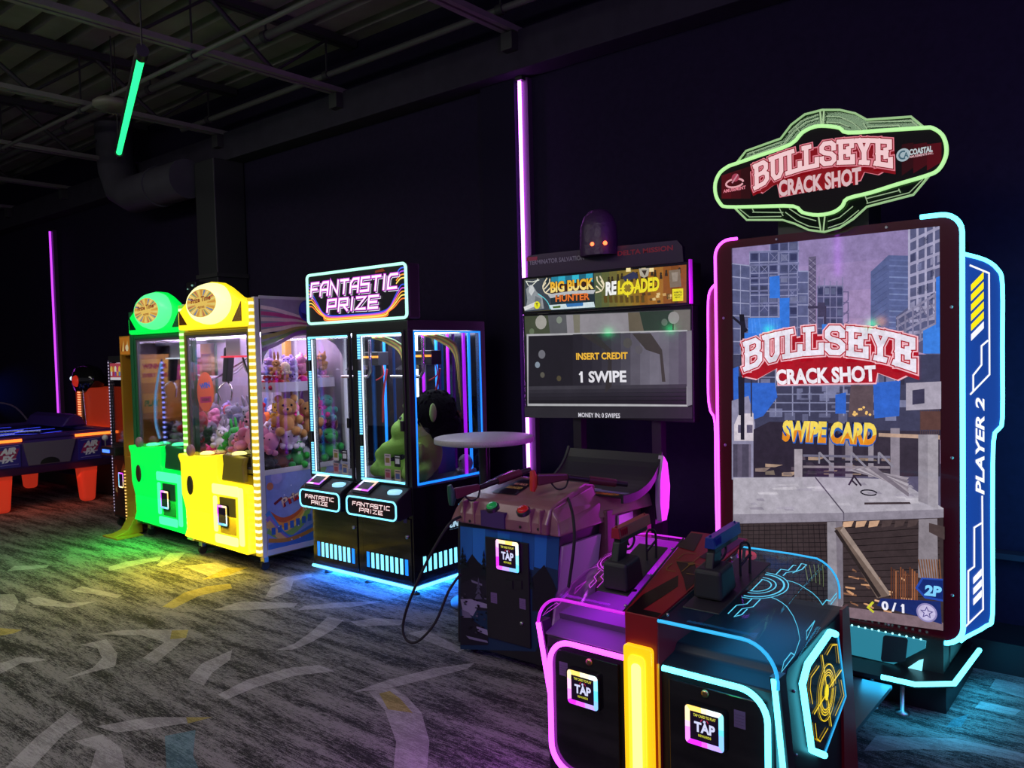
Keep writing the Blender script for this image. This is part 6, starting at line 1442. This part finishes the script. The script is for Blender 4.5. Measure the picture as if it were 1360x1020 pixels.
    for k in range(3):
        th = k * 2.1; MB().tube(smooth([(xm - .135, Y0 + .17, 1.43), (xm - .135 + .07 * math.cos(th), Y0 + .17 + .07 * math.sin(th), 1.36), (xm - .135 + .05 * math.cos(th), Y0 + .17 + .05 * math.sin(th), 1.27)], 3), .007, 6).build('claw_finger', CHROME, c)
    for k in range(3):
        MB().tube(smooth([(xm + .05, Y0 + .2, 1.62), (xm + .1 + .05 * k, Y0 + .24, 1.48 - .05 * k), (xm + .30, Y0 + .5, 1.46 + .03 * k), (X1 - .06, Y0 + .6, 1.62)], 4), .008, 6).build('cable', WHITEP if k < 2 else RUBBER, t)
    if hue == 'g':
        MB().box(xm - .235, xm - .21, Y0 + .12, Y0 + .13, .80, 1.62).build('diode_strip', ledmat('blue_diodes', (.02, .02, .12), (.25, .3, 1.0), .045, .6, 2.2), t)
        MB().tube(smooth([(xm - .21, Y0 + .11, 1.58), (xm - .31, Y0 + .10, 1.3), (xm - .33, Y0 + .10, 1.05), (xm - .27, Y0 + .10, .90)], 4), .009, 8).build('blue_hose', glow('blue_hose', (.15, .45, .8), .7), t)
    # castors
    for x, y in ((X0 + .09, Y0 + .07), (X1 - .07, Y0 + .07), (X1 - .07, YB - .1), (X0 + .09, YB - .1)):
        cs = MB().box(x - .025, x + .025, y - .02, y + .02, .06, .105).build('caster', STEEL, t, bev=.004)
        MB().lathe([(.036, -.014), (.038, 0), (.036, .014)], (x, y, .038), 14, 'x').build('wheel', RUBBER, cs)
    return t
GP = glow('green_panel', (.0, .80, .07), 1.0); YP = glow('yellow_panel', (1.0, .74, .015), 1.1)
GD = glow('green_dome', (.10, .92, .30), 1.0); YD = glow('yellow_dome', (1.0, .92, .42), 1.1)
GF = mat('green_frame', (.02, .16, .06), .4); YF = mat('yellow_frame', (.28, .22, .03), .4)
GH = glow('green_hot', (.06, 1.0, .34), 1.35); YH = glow('yellow_hot', (1.0, .92, .26), 1.35)
LG = ledmat('green_lit_diodes', (.25, .85, .05), (.6, 1.0, .45), .05, .8, 1.6); LY = ledmat('yellow_diodes', (1.0, .68, .02), (1.0, .95, .55), .05, .8, 1.6)  # first strip's green is the neighbouring machine's light put into its colour
GX0, GX1, GY = -7.37, -6.33, 3.50; YX0, YX1, YY = -6.30, -5.25, 3.40
claw(GX0, GX1, GY, 'g', GP, GD, (GF, GF), GF, GH, 'claw machine with glowing green moulded front and green dome', False, 22, (.02, 1, .08))
YT = claw(YX0, YX1, YY, 'y', YP, YD, (LG, LY), YF, YH, 'claw machine with glowing yellow moulded front and yellow dome', True, 30, (1, .72, .03))
# orange oval poster hanging inside the yellow machine on its left, and posters on the wall behind
pz = Art((YX0 + .045, 3.575, 1.335), (0, 1, 0), Z3, .0006)
pz.disc(0, 0, .075, 'd8642a', 24, .165)
pz.words('WIN', (-.045, .02), (.045, .035), .05, '3060b0', .06); pz.rect(-.05, -.09, .05, -.04, 'b02058'); pz.words('HERE', (-.035, -.078), (.035, -.078), .025, '5a1030', .04)
pz.build('oval_poster', PRINT, YT)
MB().box(YX0 + .33, YX0 + .38, YY + .74, YY + .80, .735, 1.78).build('amber_post', mat('amber_post', (.55, .33, .05), .5), YT)
# printed right side of the yellow machine: rainbow swirl, lettering, arch of clear glass
sd = Art((YX1 + .0015, YY, 0), Y3, Z3, .0003)
sd.rect(.055, .16, .83, .735, '8a9ad8')
def swirl(pts, w, c): sd.line(smooth(pts, 5), w, c)
for k, c in enumerate(['d0603a', 'f0a048', 'f8d070', '88b860', '4a90d8', '9a78c8', 'e8b878']):
    e = .042 * k
    swirl([(.06, .44 - e), (.20, .36 - e * .9), (.38, .42 - e * .7), (.50, .62 - e * .4), (.60, .73)], .05, c) if k < 4 else swirl([(.06, .60 - e * .9), (.22, .30 - e * .4), (.42, .27 - e * .3), (.62, .36 - e * .2), (.82, .5 - e)], .046, c)
sd.poly([(.06, .735), (.06, .64), (.16, .60), (.22, .68), (.24, .735)], '8a90d0'); sd.disc(.15, .70, .05, 'a8a0d8', 16); sd.disc(.09, .64, .03, 'c87a5a', 12)
for k in range(7): sd.rect(.09 + .055 * k, .27 + .008 * k, .125 + .055 * k, .325 + .008 * k, '3a6ac0', layer=(k == 0))
sd.poly([(.06, .16), (.06, .20), (.3, .24), (.6, .34), (.6, .16)], '4a78c8'); swirl([(.06, .235), (.25, .21), (.5, .26), (.82, .4)], .03, 'c8883a')
sd.words('Prize', (.20, .46), (.42, .53), .075, '5a0c1c', .07); sd.words('Prize', (.20, .462), (.42, .532), .072, 'f0d8b8', .03, two='c02a2a'); sd.words('CUBE', (.38, .40), (.52, .43), .05, '5a0c1c', .08); sd.words('CUBE', (.38, .402), (.52, .432), .045, 'e8c0b0', .03)
sd.line([(.12, .50), (.19, .54)], .02, '7a2a3a')
for k in range(10): sd.disc(rnd.uniform(.1, .6), rnd.uniform(.2, .7), .006, 'f0f0ff', 6)
sd.rect(.055, 1.79, .83, 2.045, '8a8096')
top = [(.055, 2.045), (.055, 1.50), (.075, 1.60), (.14, 1.70), (.24, 1.755), (.44, 1.775), (.64, 1.755), (.74, 1.70), (.81, 1.60), (.83, 1.50), (.83, 2.045)]
sd.poly([(.055, 2.045), (.055, 1.79), (.83, 1.79), (.83, 2.045)], '9a90a4')
arcp = [(.055, 1.55), (.08, 1.62), (.14, 1.70), (.24, 1.755), (.44, 1.775), (.64, 1.755), (.74, 1.70), (.80, 1.62), (.83, 1.55)]
for p_, q_ in zip(arcp, arcp[1:]): sd.poly([p_, q_, (q_[0], 1.80), (p_[0], 1.80)], '9a90a4', layer=False)
for k, c in enumerate(['f8e0d8', 'd04a88', 'f0d0c8', 'e05a98', 'f8e0c8', 'b0a050', '708a40', '8a4a9a']):
    swirl([(.06, 1.985 - .046 * k), (.2, 1.965 - .036 * k), (.36, 1.925 - .02 * k), (.47, 1.89 - .012 * k)], .028, c)
sd.disc(.48, 1.965, .085, '2a3ac0', 24); sd.disc(.46, 1.985, .05, '4a5ae0', 18); sd.poly([(.42, 1.95), (.5, 1.93), (.55, 1.9), (.5, 1.89), (.43, 1.91)], '1a2080')
sd.build('side_print', artmat('side_vinyl', rough=.3, noise=.12, nscale=14), YT)
MB().box(YX1 - .004, YX1 + .006, YY + .05, YY + .83, .725, .765).build('side_rail', WHITEP, YT, bev=.003)
MB().box(YX1 - .004, YX1 + .006, YY + .05, YY + .83, .12, .165).build('side_kick_rail', WHITEP, YT, bev=.003)
MB().box(YX1 - .006, YX1 + .004, YY + .055, YY + .83, 2.045, 2.07).build('side_top_rail', WHITEP, YT, bev=.003)
# white plush trays on posts
TRAY = mat('tray_white', (.62, .55, .68), .4)
for (x0, x1, y0, y1, z) in ((-5.98, -5.32, 4.0, 4.21, 1.36), (-5.60, -5.30, 3.62, 3.98, 1.34)):
    tr = MB().prism(rrect(x0, x1, y0, y1, .05, 4), 'z', z, z + .015).build('prize_tray', TRAY, YT)
    o_ = rrect(x0, x1, y0, y1, .05, 4); i_ = rrect(x0 + .012, x1 - .012, y0 + .012, y1 - .012, .04, 4)
    MB().frame(o_, 'z', z + .015, z + .075, i_).build('tray_rim', TRAY, tr)
    for xx in (x0 + .12, x1 - .12): MB().tube([(xx, (y0 + y1) / 2, .735), (xx, (y0 + y1) / 2, z)], .018, 10).build('tray_post', TRAY, tr)
# ---- the soft toys
G_Y, G_G, G_T = 'soft toys heaped in the yellow machine', 'soft toys in the green machine', 'soft toys on the trays of the yellow machine'
def heap(x0, x1, y0, y1, zs, where, group, tints, n_x, n_y, s=1.0):
    for li, z in enumerate(zs):
        for i in range(n_x):
            for j in range(n_y):
                x = x0 + (x1 - x0) * (i + .5 + rnd.uniform(-.18, .18) + .25 * (li % 2)) / n_x; y = y0 + (y1 - y0) * (j + .5 + rnd.uniform(-.18, .18)) / n_y
                if x > x1: x -= .05
                plush(rnd.choice(KINDS), rnd.choice(tints), (x, y, z), rnd.uniform(-.9, .9) + (R(70) if where.find('right') >= 0 else 0), s * rnd.uniform(.85, 1.1), where, group, (rnd.uniform(-.25, .25), rnd.uniform(-.25, .25)))
heap(YX0 + .12, -5.72, YY + .10, YY + .40, [.735, .86], 'in the front left heap of the yellow machine', G_Y, ['red', 'white', 'grey', 'hot pink', 'green', 'pink'], 4, 2, 1.05)
heap(-5.72, YX1 - .07, YY + .10, YY + .22, [.735, .87], 'at the front right foot of yellow machine heap', G_Y, ['black', 'cream', 'pink', 'grey'], 3, 1, 1.1)
heap(YX0 + .12, -5.66, YY + .42, YY + .70, [.735, .88, 1.02], 'in the rear left heap of the yellow machine', G_Y, ['lilac', 'orange', 'red', 'blue', 'grey', 'white'], 4, 2, 1.15)
heap(-5.60, YX1 - .07, YY + .26, YY + .78, [.735, .90], 'against the right glass of the yellow machine', G_Y, ['white', 'grey', 'black', 'brown', 'pink'], 2, 4, 1.2)
heap(-5.58, YX1 - .08, YY + .36, YY + .74, [1.07], 'on top of the right heap of yellow machine', G_Y, ['lilac', 'hot pink', 'yellow', 'pink', 'brown'], 2, 3, 1.15)
for kd, tn, loc, s in (('bear', 'tan', (-5.36, 3.74, 1.0), 1.75), ('bear', 'tan', (-5.34, 3.93, .97), 1.7), ('dinosaur', 'green', (-5.34, 3.81, .74), 1.35), ('cat', 'pink', (-5.5, 3.56, .90), 1.9), ('rabbit', 'black', (-5.56, 3.5, .74), 1.2), ('dinosaur', 'green', (-5.33, 4.12, .76), 1.6), ('dinosaur', 'teal', (-5.36, 4.12, 1.08), 1.3)):
    plush(kd, tn, loc, R(60) if loc[0] > -5.45 else R(15), s, 'sitting large near the right glass of yellow machine', G_Y)
for (x0, x1, y0, y1, z, nx, ny, wh) in ((-5.94, -5.36, 4.03, 4.18, 1.376, 5, 2, 'on the rear tray of the yellow machine'), (-5.56, -5.33, 3.64, 3.96, 1.356, 2, 4, 'on the right hand tray of the yellow machine')):
    for li in (0, 1):
        for i in range(nx):
            for j in range(ny):
                x = x0 + (x1 - x0) * (i + .5 + .3 * li * (i < nx - 1)) / nx; y = y0 + (y1 - y0) * (j + .5) / ny
                plush(rnd.choice(['octopus', 'cat', 'rabbit', 'bear']), rnd.choice(['lilac', 'pink', 'white', 'lilac', 'cream', 'hot pink', 'lilac', 'pink', 'tan', 'red']), (x, y, z + li * .115), rnd.uniform(-.6, .9), rnd.uniform(.72, .9), wh, G_T)
heap(GX0 + .14, GX1 - .12, GY + .12, GY + .42, [.735, .85], 'in the front of the green machine', G_G, ['white', 'grey', 'pink', 'red', 'black'], 5, 2, 1.1)
heap(GX0 + .14, GX1 - .12, GY + .46, GY + .76, [.735, .875, 1.0], 'heaped at the rear of the green machine', G_G, ['red', 'pink', 'grey', 'lilac', 'white'], 5, 2, 1.1)
plush('bear', 'red', (-6.62, 3.70, .97), .1, 1.9, 'sitting large in the middle of the green machine', G_G)
label_toys()
# ================================================================ narrow orange prize machine left of the green one
OX0, OX1, OY = -7.60, -7.39, 3.50
o = thing('prize_machine', ((OX0 + OX1) / 2, 3.9, 0), 'narrow orange prize machine squeezed against the left of the green claw machine', 'prize machine')
ORG_ = mat('orange_panel', (.50, .24, .02), .45); POST = artmat('poster_backlit', emit=.55)
MB().box(OX0, OX1, OY, 4.34, .10, .72).build('lower_cabinet', ORG_, o, bev=.006)
MB().box(OX0, OX0 + .03, OY, 4.34, .72, 1.84).build('left_wall', ORG_, o); MB().box(OX1 - .02, OX1, OY + .05, 3.95, 1.05, 1.84).build('right_wall', ORG_, o)
MB().box(OX0, OX1, 4.30, 4.34, .72, 1.84).build('back_wall', ORG_, o); MB().box(OX0, OX1, OY, 4.34, 1.66, 1.84).build('head', ORG_, o, bev=.006)
MB().hexa([(-7.62, 3.28, .0), (-7.33, 3.28, .0), (-7.33, 3.52, .0), (-7.62, 3.52, .0)], [(-7.62, 3.28, .012), (-7.33, 3.28, .012), (-7.33, 3.52, .012), (-7.62, 3.52, .012)]).build('floor_foot', ORG_, o)
MB().prism([(3.30, .012), (3.42, .05), (3.49, .16), (3.50, .30), (3.56, .30), (3.56, .012)], 'x', -7.56, -7.42).build('flared_leg', ORG_, o, bev=.005)
a = fronta(OY - .001); a.rect(OX0 + .01, 1.67, OX1 - .01, 1.83, 'c87a20')
for k in range(7): a.poly([(OX0 + .03 + .02 * k, 1.70), (OX0 + .05 + .02 * k, 1.70), (OX0 + .06 + .018 * k, 1.80)], ['7a2a10', 'e8c060', 'f0d890', 'a04a18'][k % 4])
a.disc(OX1 - .06, 1.73, .03, 'f0e0b0', 12); a.build('head_picture', POST, o)
p = Art((OX1 + .001, 3.55, 0), Y3, Z3, .0004)
p.rect(.02, 1.40, .32, 1.62, 'e0b040'); p.words('WINNER', (.05, 1.53), (.29, 1.53), .05, 'a01030', .06); p.words('EVERY TIME', (.05, 1.45), (.29, 1.45), .04, 'a01030', .05)
p.rect(.04, 1.12, .22, 1.30, 'd8a838'); p.words('PLAY', (.06, 1.18), (.2, 1.18), .06, '40902a', .06); p.rect(.38, 1.42, .62, 1.56, 'b02a60'); p.words('PRIZES', (.41, 1.46), (.59, 1.46), .05, 'f0d050', .05)
p.build('poster', artmat('poster_print'), o)
MB().box(OX0 - .004, OX0 + .01, OY - .008, OY, .12, .60).build('diode_strip', ledmat('amber_diodes', (.15, .06, .0), (1.0, .6, .15), .03, .4, 1.4), o)
# ================================================================ small black prize machine
KX0, KX1, KY = -7.985, -7.64, 3.56
b = thing('prize_machine', ((KX0 + KX1) / 2, 3.76, 0), 'small black prize machine with diode lined edges and lit picture header', 'prize machine')
MB().box(KX0, KX1, KY, 3.98, .10, .82).build('lower_cabinet', BLACK, b, bev=.005)
MB().box(KX0, KX1, KY, 3.98, 1.60, 1.66).build('head', BLACK, b, bev=.005)
for x, y in ((KX0, KY), (KX1 - .03, KY), (KX0, 3.95), (KX1 - .03, 3.95)): MB().box(x, x + .03, y, y + .03, .82, 1.60).build('corner_post', BLACK, b)
MB().box(KX0 + .03, KX1 - .03, 3.95, 3.97, .82, 1.60).build('back_wall', mat('small_back', (.10, .07, .09), .5), b)
MB().box(KX0 + .03, KX1 - .03, KY + .004, KY + .01, .82, 1.60).build('front_glass', PANE, b); MB().box(KX1 - .01, KX1 - .004, KY + .03, 3.95, .82, 1.60).build('side_glass', PANE, b)
MB().box(KX0 + .05, KX1 - .05, KY + .05, 3.93, 1.585, 1.595).build('ceiling_light', glow('small_ceiling', (1.0, .8, .9), 1.2), b)
for x in (KX0 + .006, KX1 - .012): MB().box(x, x + .008, KY - .006, KY, .14, 1.62).build('diode_strip', ledmat('white_diodes', (.06, .04, .10), (.6, .5, .7), .03, .4, .9), b)
a = fronta(KY - .001); a.rect(KX0 + .04, 1.43, KX1 - .04, 1.59, 'c04a5a'); a.rect(KX0 + .04, 1.43, KX1 - .04, 1.455, 'f0e8f0')
for k in range(6): a.disc(KX0 + .07 + .042 * k, 1.53, .024, ['f0d060', 'e07a30', 'f0f0d0', 'd04080', 'f0c040', '8a60c0'][k], 10, .035)
for k in range(6): a.rect(KX0 + .055 + .042 * k, 1.47, KX0 + .085 + .042 * k, 1.51, ['e8e0f0', 'c03050', '7a50b0', 'f0b040', '50a0c0', 'e06090'][k], layer=(k == 0))
a.build('header_picture', POST, b)
MB().box(KX0 + .03, KX1 - .03, KY - .12, KY, .72, .80).build('control_shelf', SATIN, b, bev=.01)
MB().box(KX0 + .08, KX0 + .22, KY - .125, KY - .12, .745, .775).build('shelf_light', glow('blue_hot', (.05, .15, 1.0), 2.5), b)
MB().tube([(KX0 + .05, KY - .08, .80), (KX0 + .05, KY - .08, .86)], .006, 6).build('joystick_stem', STEEL, b); MB().ball((KX0 + .05, KY - .08, .88), .028).build('joystick_knob', WHITEP, b)
a = fronta(KY - .002); a.rect(KX0 + .01, .12, KX1 - .01, .66, '3a1410')
for pts, c in [([(.02, .45), (.08, .62), (.13, .5), (.08, .3)], 'a03a18'), ([(.12, .3), (.2, .55), (.26, .35), (.2, .18)], '1a1414'), ([(.02, .15), (.1, .3), (.16, .16)], '2a1a18'), ([(.22, .2), (.31, .4), (.31, .16)], '6a5a50'), ([(.16, .52), (.24, .64), (.31, .56)], 'c05a28'), ([(.05, .36), (.07, .40), (.10, .34)], 'e8c080')]:
    a.poly([(KX0 + x, z) for x, z in pts], c)
a.build('cabinet_art', PRINT, b)
card_reader(b, KY - .004, KX0 + .155, KX0 + .255, .40, .545, 180, False)
for x, y in ((KX0 + .05, KY + .05), (KX1 - .05, KY + .05), (KX0 + .05, 3.92), (KX1 - .05, 3.92)): MB().lathe([(.048, -.014), (.048, .014)], (x, y, .05), 14, 'x').build('caster', RUBBER, b)
for k in range(6): plush(['octopus', 'bear', 'cat'][k % 3], ['pink', 'lilac', 'white', 'hot pink', 'grey', 'pink'][k], (KX0 + .09 + .08 * (k % 3), KY + .10 + .14 * (k // 3), .82), rnd.uniform(-.4, .4), .9, 'inside the small black prize machine', 'soft toys in the small black machine')
label_toys()
# ================================================================ air hockey table
HX, HL, HY0, HY1, HZ = -9.52, 2.35, 2.92, 4.30, .79
h = thing('air_hockey_table', (HX - HL / 2, 3.6, 0), 'dark purple air hockey table with glowing red legs and orange light strips', 'game table')
HB = mat('hockey_body', (.055, .025, .19), .35); HG = mat('hockey_grey', (.16, .13, .19), .45)
MB().prism([(HX - HL, .42), (HX - .12, .40), (HX, .50), (HX + .02, HZ - .02), (HX - .02, HZ), (HX - HL, HZ)], 'y', HY0, HY1).build('body', HB, h, bev=.03, seg=3)
MB().box(HX - HL + .12, HX - .16, HY0 + .12, HY1 - .12, HZ, HZ + .006).build('playing_surface', mat('hockey_surface', (.01, .01, .05), .15), h)
sf = Art((HX - 1.3, 3.6, HZ + .007), Y3, (-1, 0, 0), .0005)
for pl in [[(-.5, -.6), (-.1, -.5), (.1, -.7), (.4, -.55)], [(-.4, -.2), (.0, -.25), (.2, -.05), (.5, -.1)], [(-.5, .3), (.1, .2), (.5, .35)], [(-.3, .7), (.3, .75)], [(-.2, -.9), (.25, -.85)]]: sf.line(pl, .03, '3a4aff')
for pl in [[(-.35, -.45), (-.05, -.4)], [(.05, -.15), (.3, -.2)], [(-.2, .1), (.2, .05)], [(-.45, -.8), (-.2, -.78)]]: sf.line(pl, .02, 'd0d8ff')
sf.build('surface_lights', artmat('surface_glow', emit=1.4), h)
for y0, y1 in ((HY0, HY0 + .12), (HY1 - .12, HY1)): MB().box(HX - HL, HX - .03, y0, y1, HZ, HZ + .05).build('side_rail', HB, h, bev=.015)
MB().box(HX - .16, HX - .0, HY0, HY1, HZ, HZ + .045).build('end_rail', HB, h, bev=.015); MB().box(HX - HL, HX - HL + .14, HY0, HY1, HZ, HZ + .045).build('end_rail', HB, h, bev=.015)
OR = glow('orange_led', (1.0, .16, .02), 2.4)
for y0, y1 in ((HY0 + .0, 3.30), (3.84, HY1 + .01)): MB().box(HX + .012, HX + .03, y0, y1, HZ - .012, HZ + .018).build('light_strip', OR, h, bev=.004)
MB().box(HX - 1.2, HX - .02, HY1, HY1 + .012, HZ - .012, HZ + .015).build('light_strip', OR, h)
MB().hexa([(HX - .02, 3.36, .51), (HX + .018, 3.36, .51), (HX + .018, 3.78, .51), (HX - .02, 3.78, .51)], [(HX + .02, 3.30, HZ - .03), (HX + .045, 3.30, HZ - .03), (HX + .045, 3.84, HZ - .03), (HX + .02, 3.84, HZ - .03)]).build('goal_plate', HG, h, bev=.004)
MB().prism(arc(3.57, .52, .10, 0, 180, 10, .065), 'x', HX + .01, HX + .026).build('puck_slot', BLACK, h)
for y0, y1 in ((3.03, 3.28), (3.87, 4.12)):
    pl = MB().hexa([(HX - .01, y0, .51), (HX + .016, y0, .51), (HX + .016, y1, .51), (HX - .01, y1, .51)], [(HX + .01, y0, .755), (HX + .034, y0, .755), (HX + .034, y1, .755), (HX + .01, y1, .755)]).build('logo_plate', mat('hockey_plate', (.05, .03, .32), .35), h)
    fa = Art((HX + .0175, y0, .51), Y3, (.018, 0, .245), .0006)
    fa.poly([(.02, .08), (.20, .10), (.24, .20), (.06, .19)], 'b0306a'); fa.poly([(.06, .075), (.2, .085), (.21, .10), (.04, .095)], 'd8c8e8'); fa.words('AIR', (.05, .14), (.21, .15), .07, 'f4f4ff', .07, shear=.3); fa.words('FX', (.07, .055), (.20, .065), .075, 'f4f4ff', .07, shear=.3)
    fa.line([(.02, .225), (.23, .235)], .008, 'a090d8'); fa.line([(.02, .03), (.23, .035)], .006, 'a090d8')
    fa.build('logo', PRINT, pl)
LEG = glow('red_leg', (.5, .028, .012), .62, (.5, .05, .02))
for x, y in ((HX - .26, 3.17), (HX - .26, 4.06), (HX - HL + .4, 3.17), (HX - HL + .4, 4.06)):
    MB().hexa([(x - .07, y - .07, .0), (x + .07, y - .07, .0), (x + .07, y + .07, .0), (x - .07, y + .07, .0)], [(x - .10, y - .10, .44), (x + .10, y - .10, .44), (x + .10, y + .10, .44), (x - .10, y + .10, .44)]).build('leg', LEG, h, bev=.04, seg=4)
gh = MB().prism([(4.0, HZ + .05), (4.08, HZ + .16), (4.16, HZ + .20), (4.24, HZ + .16), (4.30, HZ + .05)], 'x', HX - 1.9, HX - .75).build('ball_return_hood', HB, h, bev=.02)
MB().tube(smooth([(HX - HL + .05, HY0 + .1, HZ + .05), (HX - HL + .05, HY0 + .3, HZ + .28), (HX - HL + .05, 3.6, HZ + .34), (HX - HL + .05, HY1 - .3, HZ + .28), (HX - HL + .05, HY1 - .1, HZ + .05)], 5), .012, 8).build('guard_hoop', HG, h)
area('hockey_underglow', (HX - .1, 3.6, .40), (0, R(-30), 0), .5, 1.2, 2.5, (1, .08, .02))
# ================================================================ strength tester by the wall
s = thing('strength_tester', (-10.1, 4.45, 0), 'red lit strength tester machine with round dark head by the far wall', 'arcade game')
RC = glow('red_cabinet', (.40, .030, .008), .42, (.4, .03, .02))
sc0 = at(112, 575, y=4.45); sc1 = at(150, 515, y=4.45)
MB().box(sc0.x, sc1.x + .05, 4.36, 4.7, .62, sc1.z).build('cabinet', RC, s, bev=.02)
MB().box(sc0.x, sc1.x + .05, 4.36, 4.7, .0, .62).build('plinth', BLACK, s, bev=.02)
q = at(101, 505, y=4.3)
MB().box(q.x - .25, q.x + .12, 4.34, 4.6, .0, .75).build('foot_block', BLACK, s, bev=.02)
MB().box(q.x - .06, q.x + .06, 4.34, 4.40, .7, q.z).build('column', SATIN, s)
MB().box(q.x - .045, q.x + .02, 4.325, 4.338, .8, q.z - .14).build('light_bar', ledmat('orange_diodes', (.8, .10, .02), (1, .45, .2), .03, .8, 1.3), s)
MB().lathe([(.05, -.14), (.22, -.10), (.26, 0), (.22, .10), (.10, .15)], (q.x, 4.44, q.z), 22, 'y', 1.1, .75).build('head', GLOSSK, s)
MB().lathe([(.075, .0), (.065, .03), (.03, .04)], (q.x + .02, 4.30, q.z - .01), 16, 'y').build('target_pad', glow('red_pad', (.5, .02, .01), .7), s)
MB().ball((q.x - .19, 4.335, q.z + .02), .03).build('lamp', glow('white_lamp', (.7, .85, 1), 1.2), s)
MB().tube([(q.x + .16, 4.335, .75), (q.x + .10, 4.335, q.z - .1)], .01, 6).build('rod', CHROME, s)

# ================================================================ lights elsewhere in the hall, met here as reflections in the glass
def mirrored(px, py, plane, y):
    p = at(px, py, y=plane); d = (p - CLOC); d.y = -d.y
    return p + d * ((y - p.y) / d.y)
def globe(px, py, plane, y, m, label):
    p = mirrored(px, py, plane, y)
    t = thing('pendant_light', tuple(p), label, 'light', 'globe pendants behind the camera')
    MB().ball(p, .045, 12, 8).build('globe', m, t)
    MB().tube([(p.x, p.y, p.z + .04), (p.x, p.y, 4.37)], .006, 5).build('cord', BLACK, t)
GG = glow('green_globe', (.02, 1.0, .30), 22); OG = glow('orange_globe', (1.0, .35, .05), 14)
globe(808, 441, TY, -.6, GG, 'green globe lamp mirrored in middle of the deer game screen')
globe(891, 437, TY, -1.0, GG, 'green globe lamp mirrored at right of the deer game screen')
globe(1157, 431, BY, -1.2, GG, 'green globe lamp mirrored at right of the tall game screen')
globe(1021, 438, BY, -1.5, GG, 'green globe lamp mirrored at left of the tall game screen')
globe(1169, 427, BY, -1.0, OG, 'orange globe lamp mirrored at right of the tall game screen')
a = mirrored(1109, 305, BY, -4.2); b = mirrored(1112, 366, BY, -4.2)
t = thing('wall_light', tuple(b), 'purple light tube mirrored at top of the tall game screen', 'light')
MB().tube([(b.x, -4.2, b.z), (b.x, -4.2, a.z)], .03, 10).build('light_tube', glow('purple_tube_bright', (.55, .1, 1.0), 14), t)
MB().box(b.x - .05, b.x + .05, -4.3, -4.24, b.z - .1, a.z + .1).build('channel', BLACK, t)
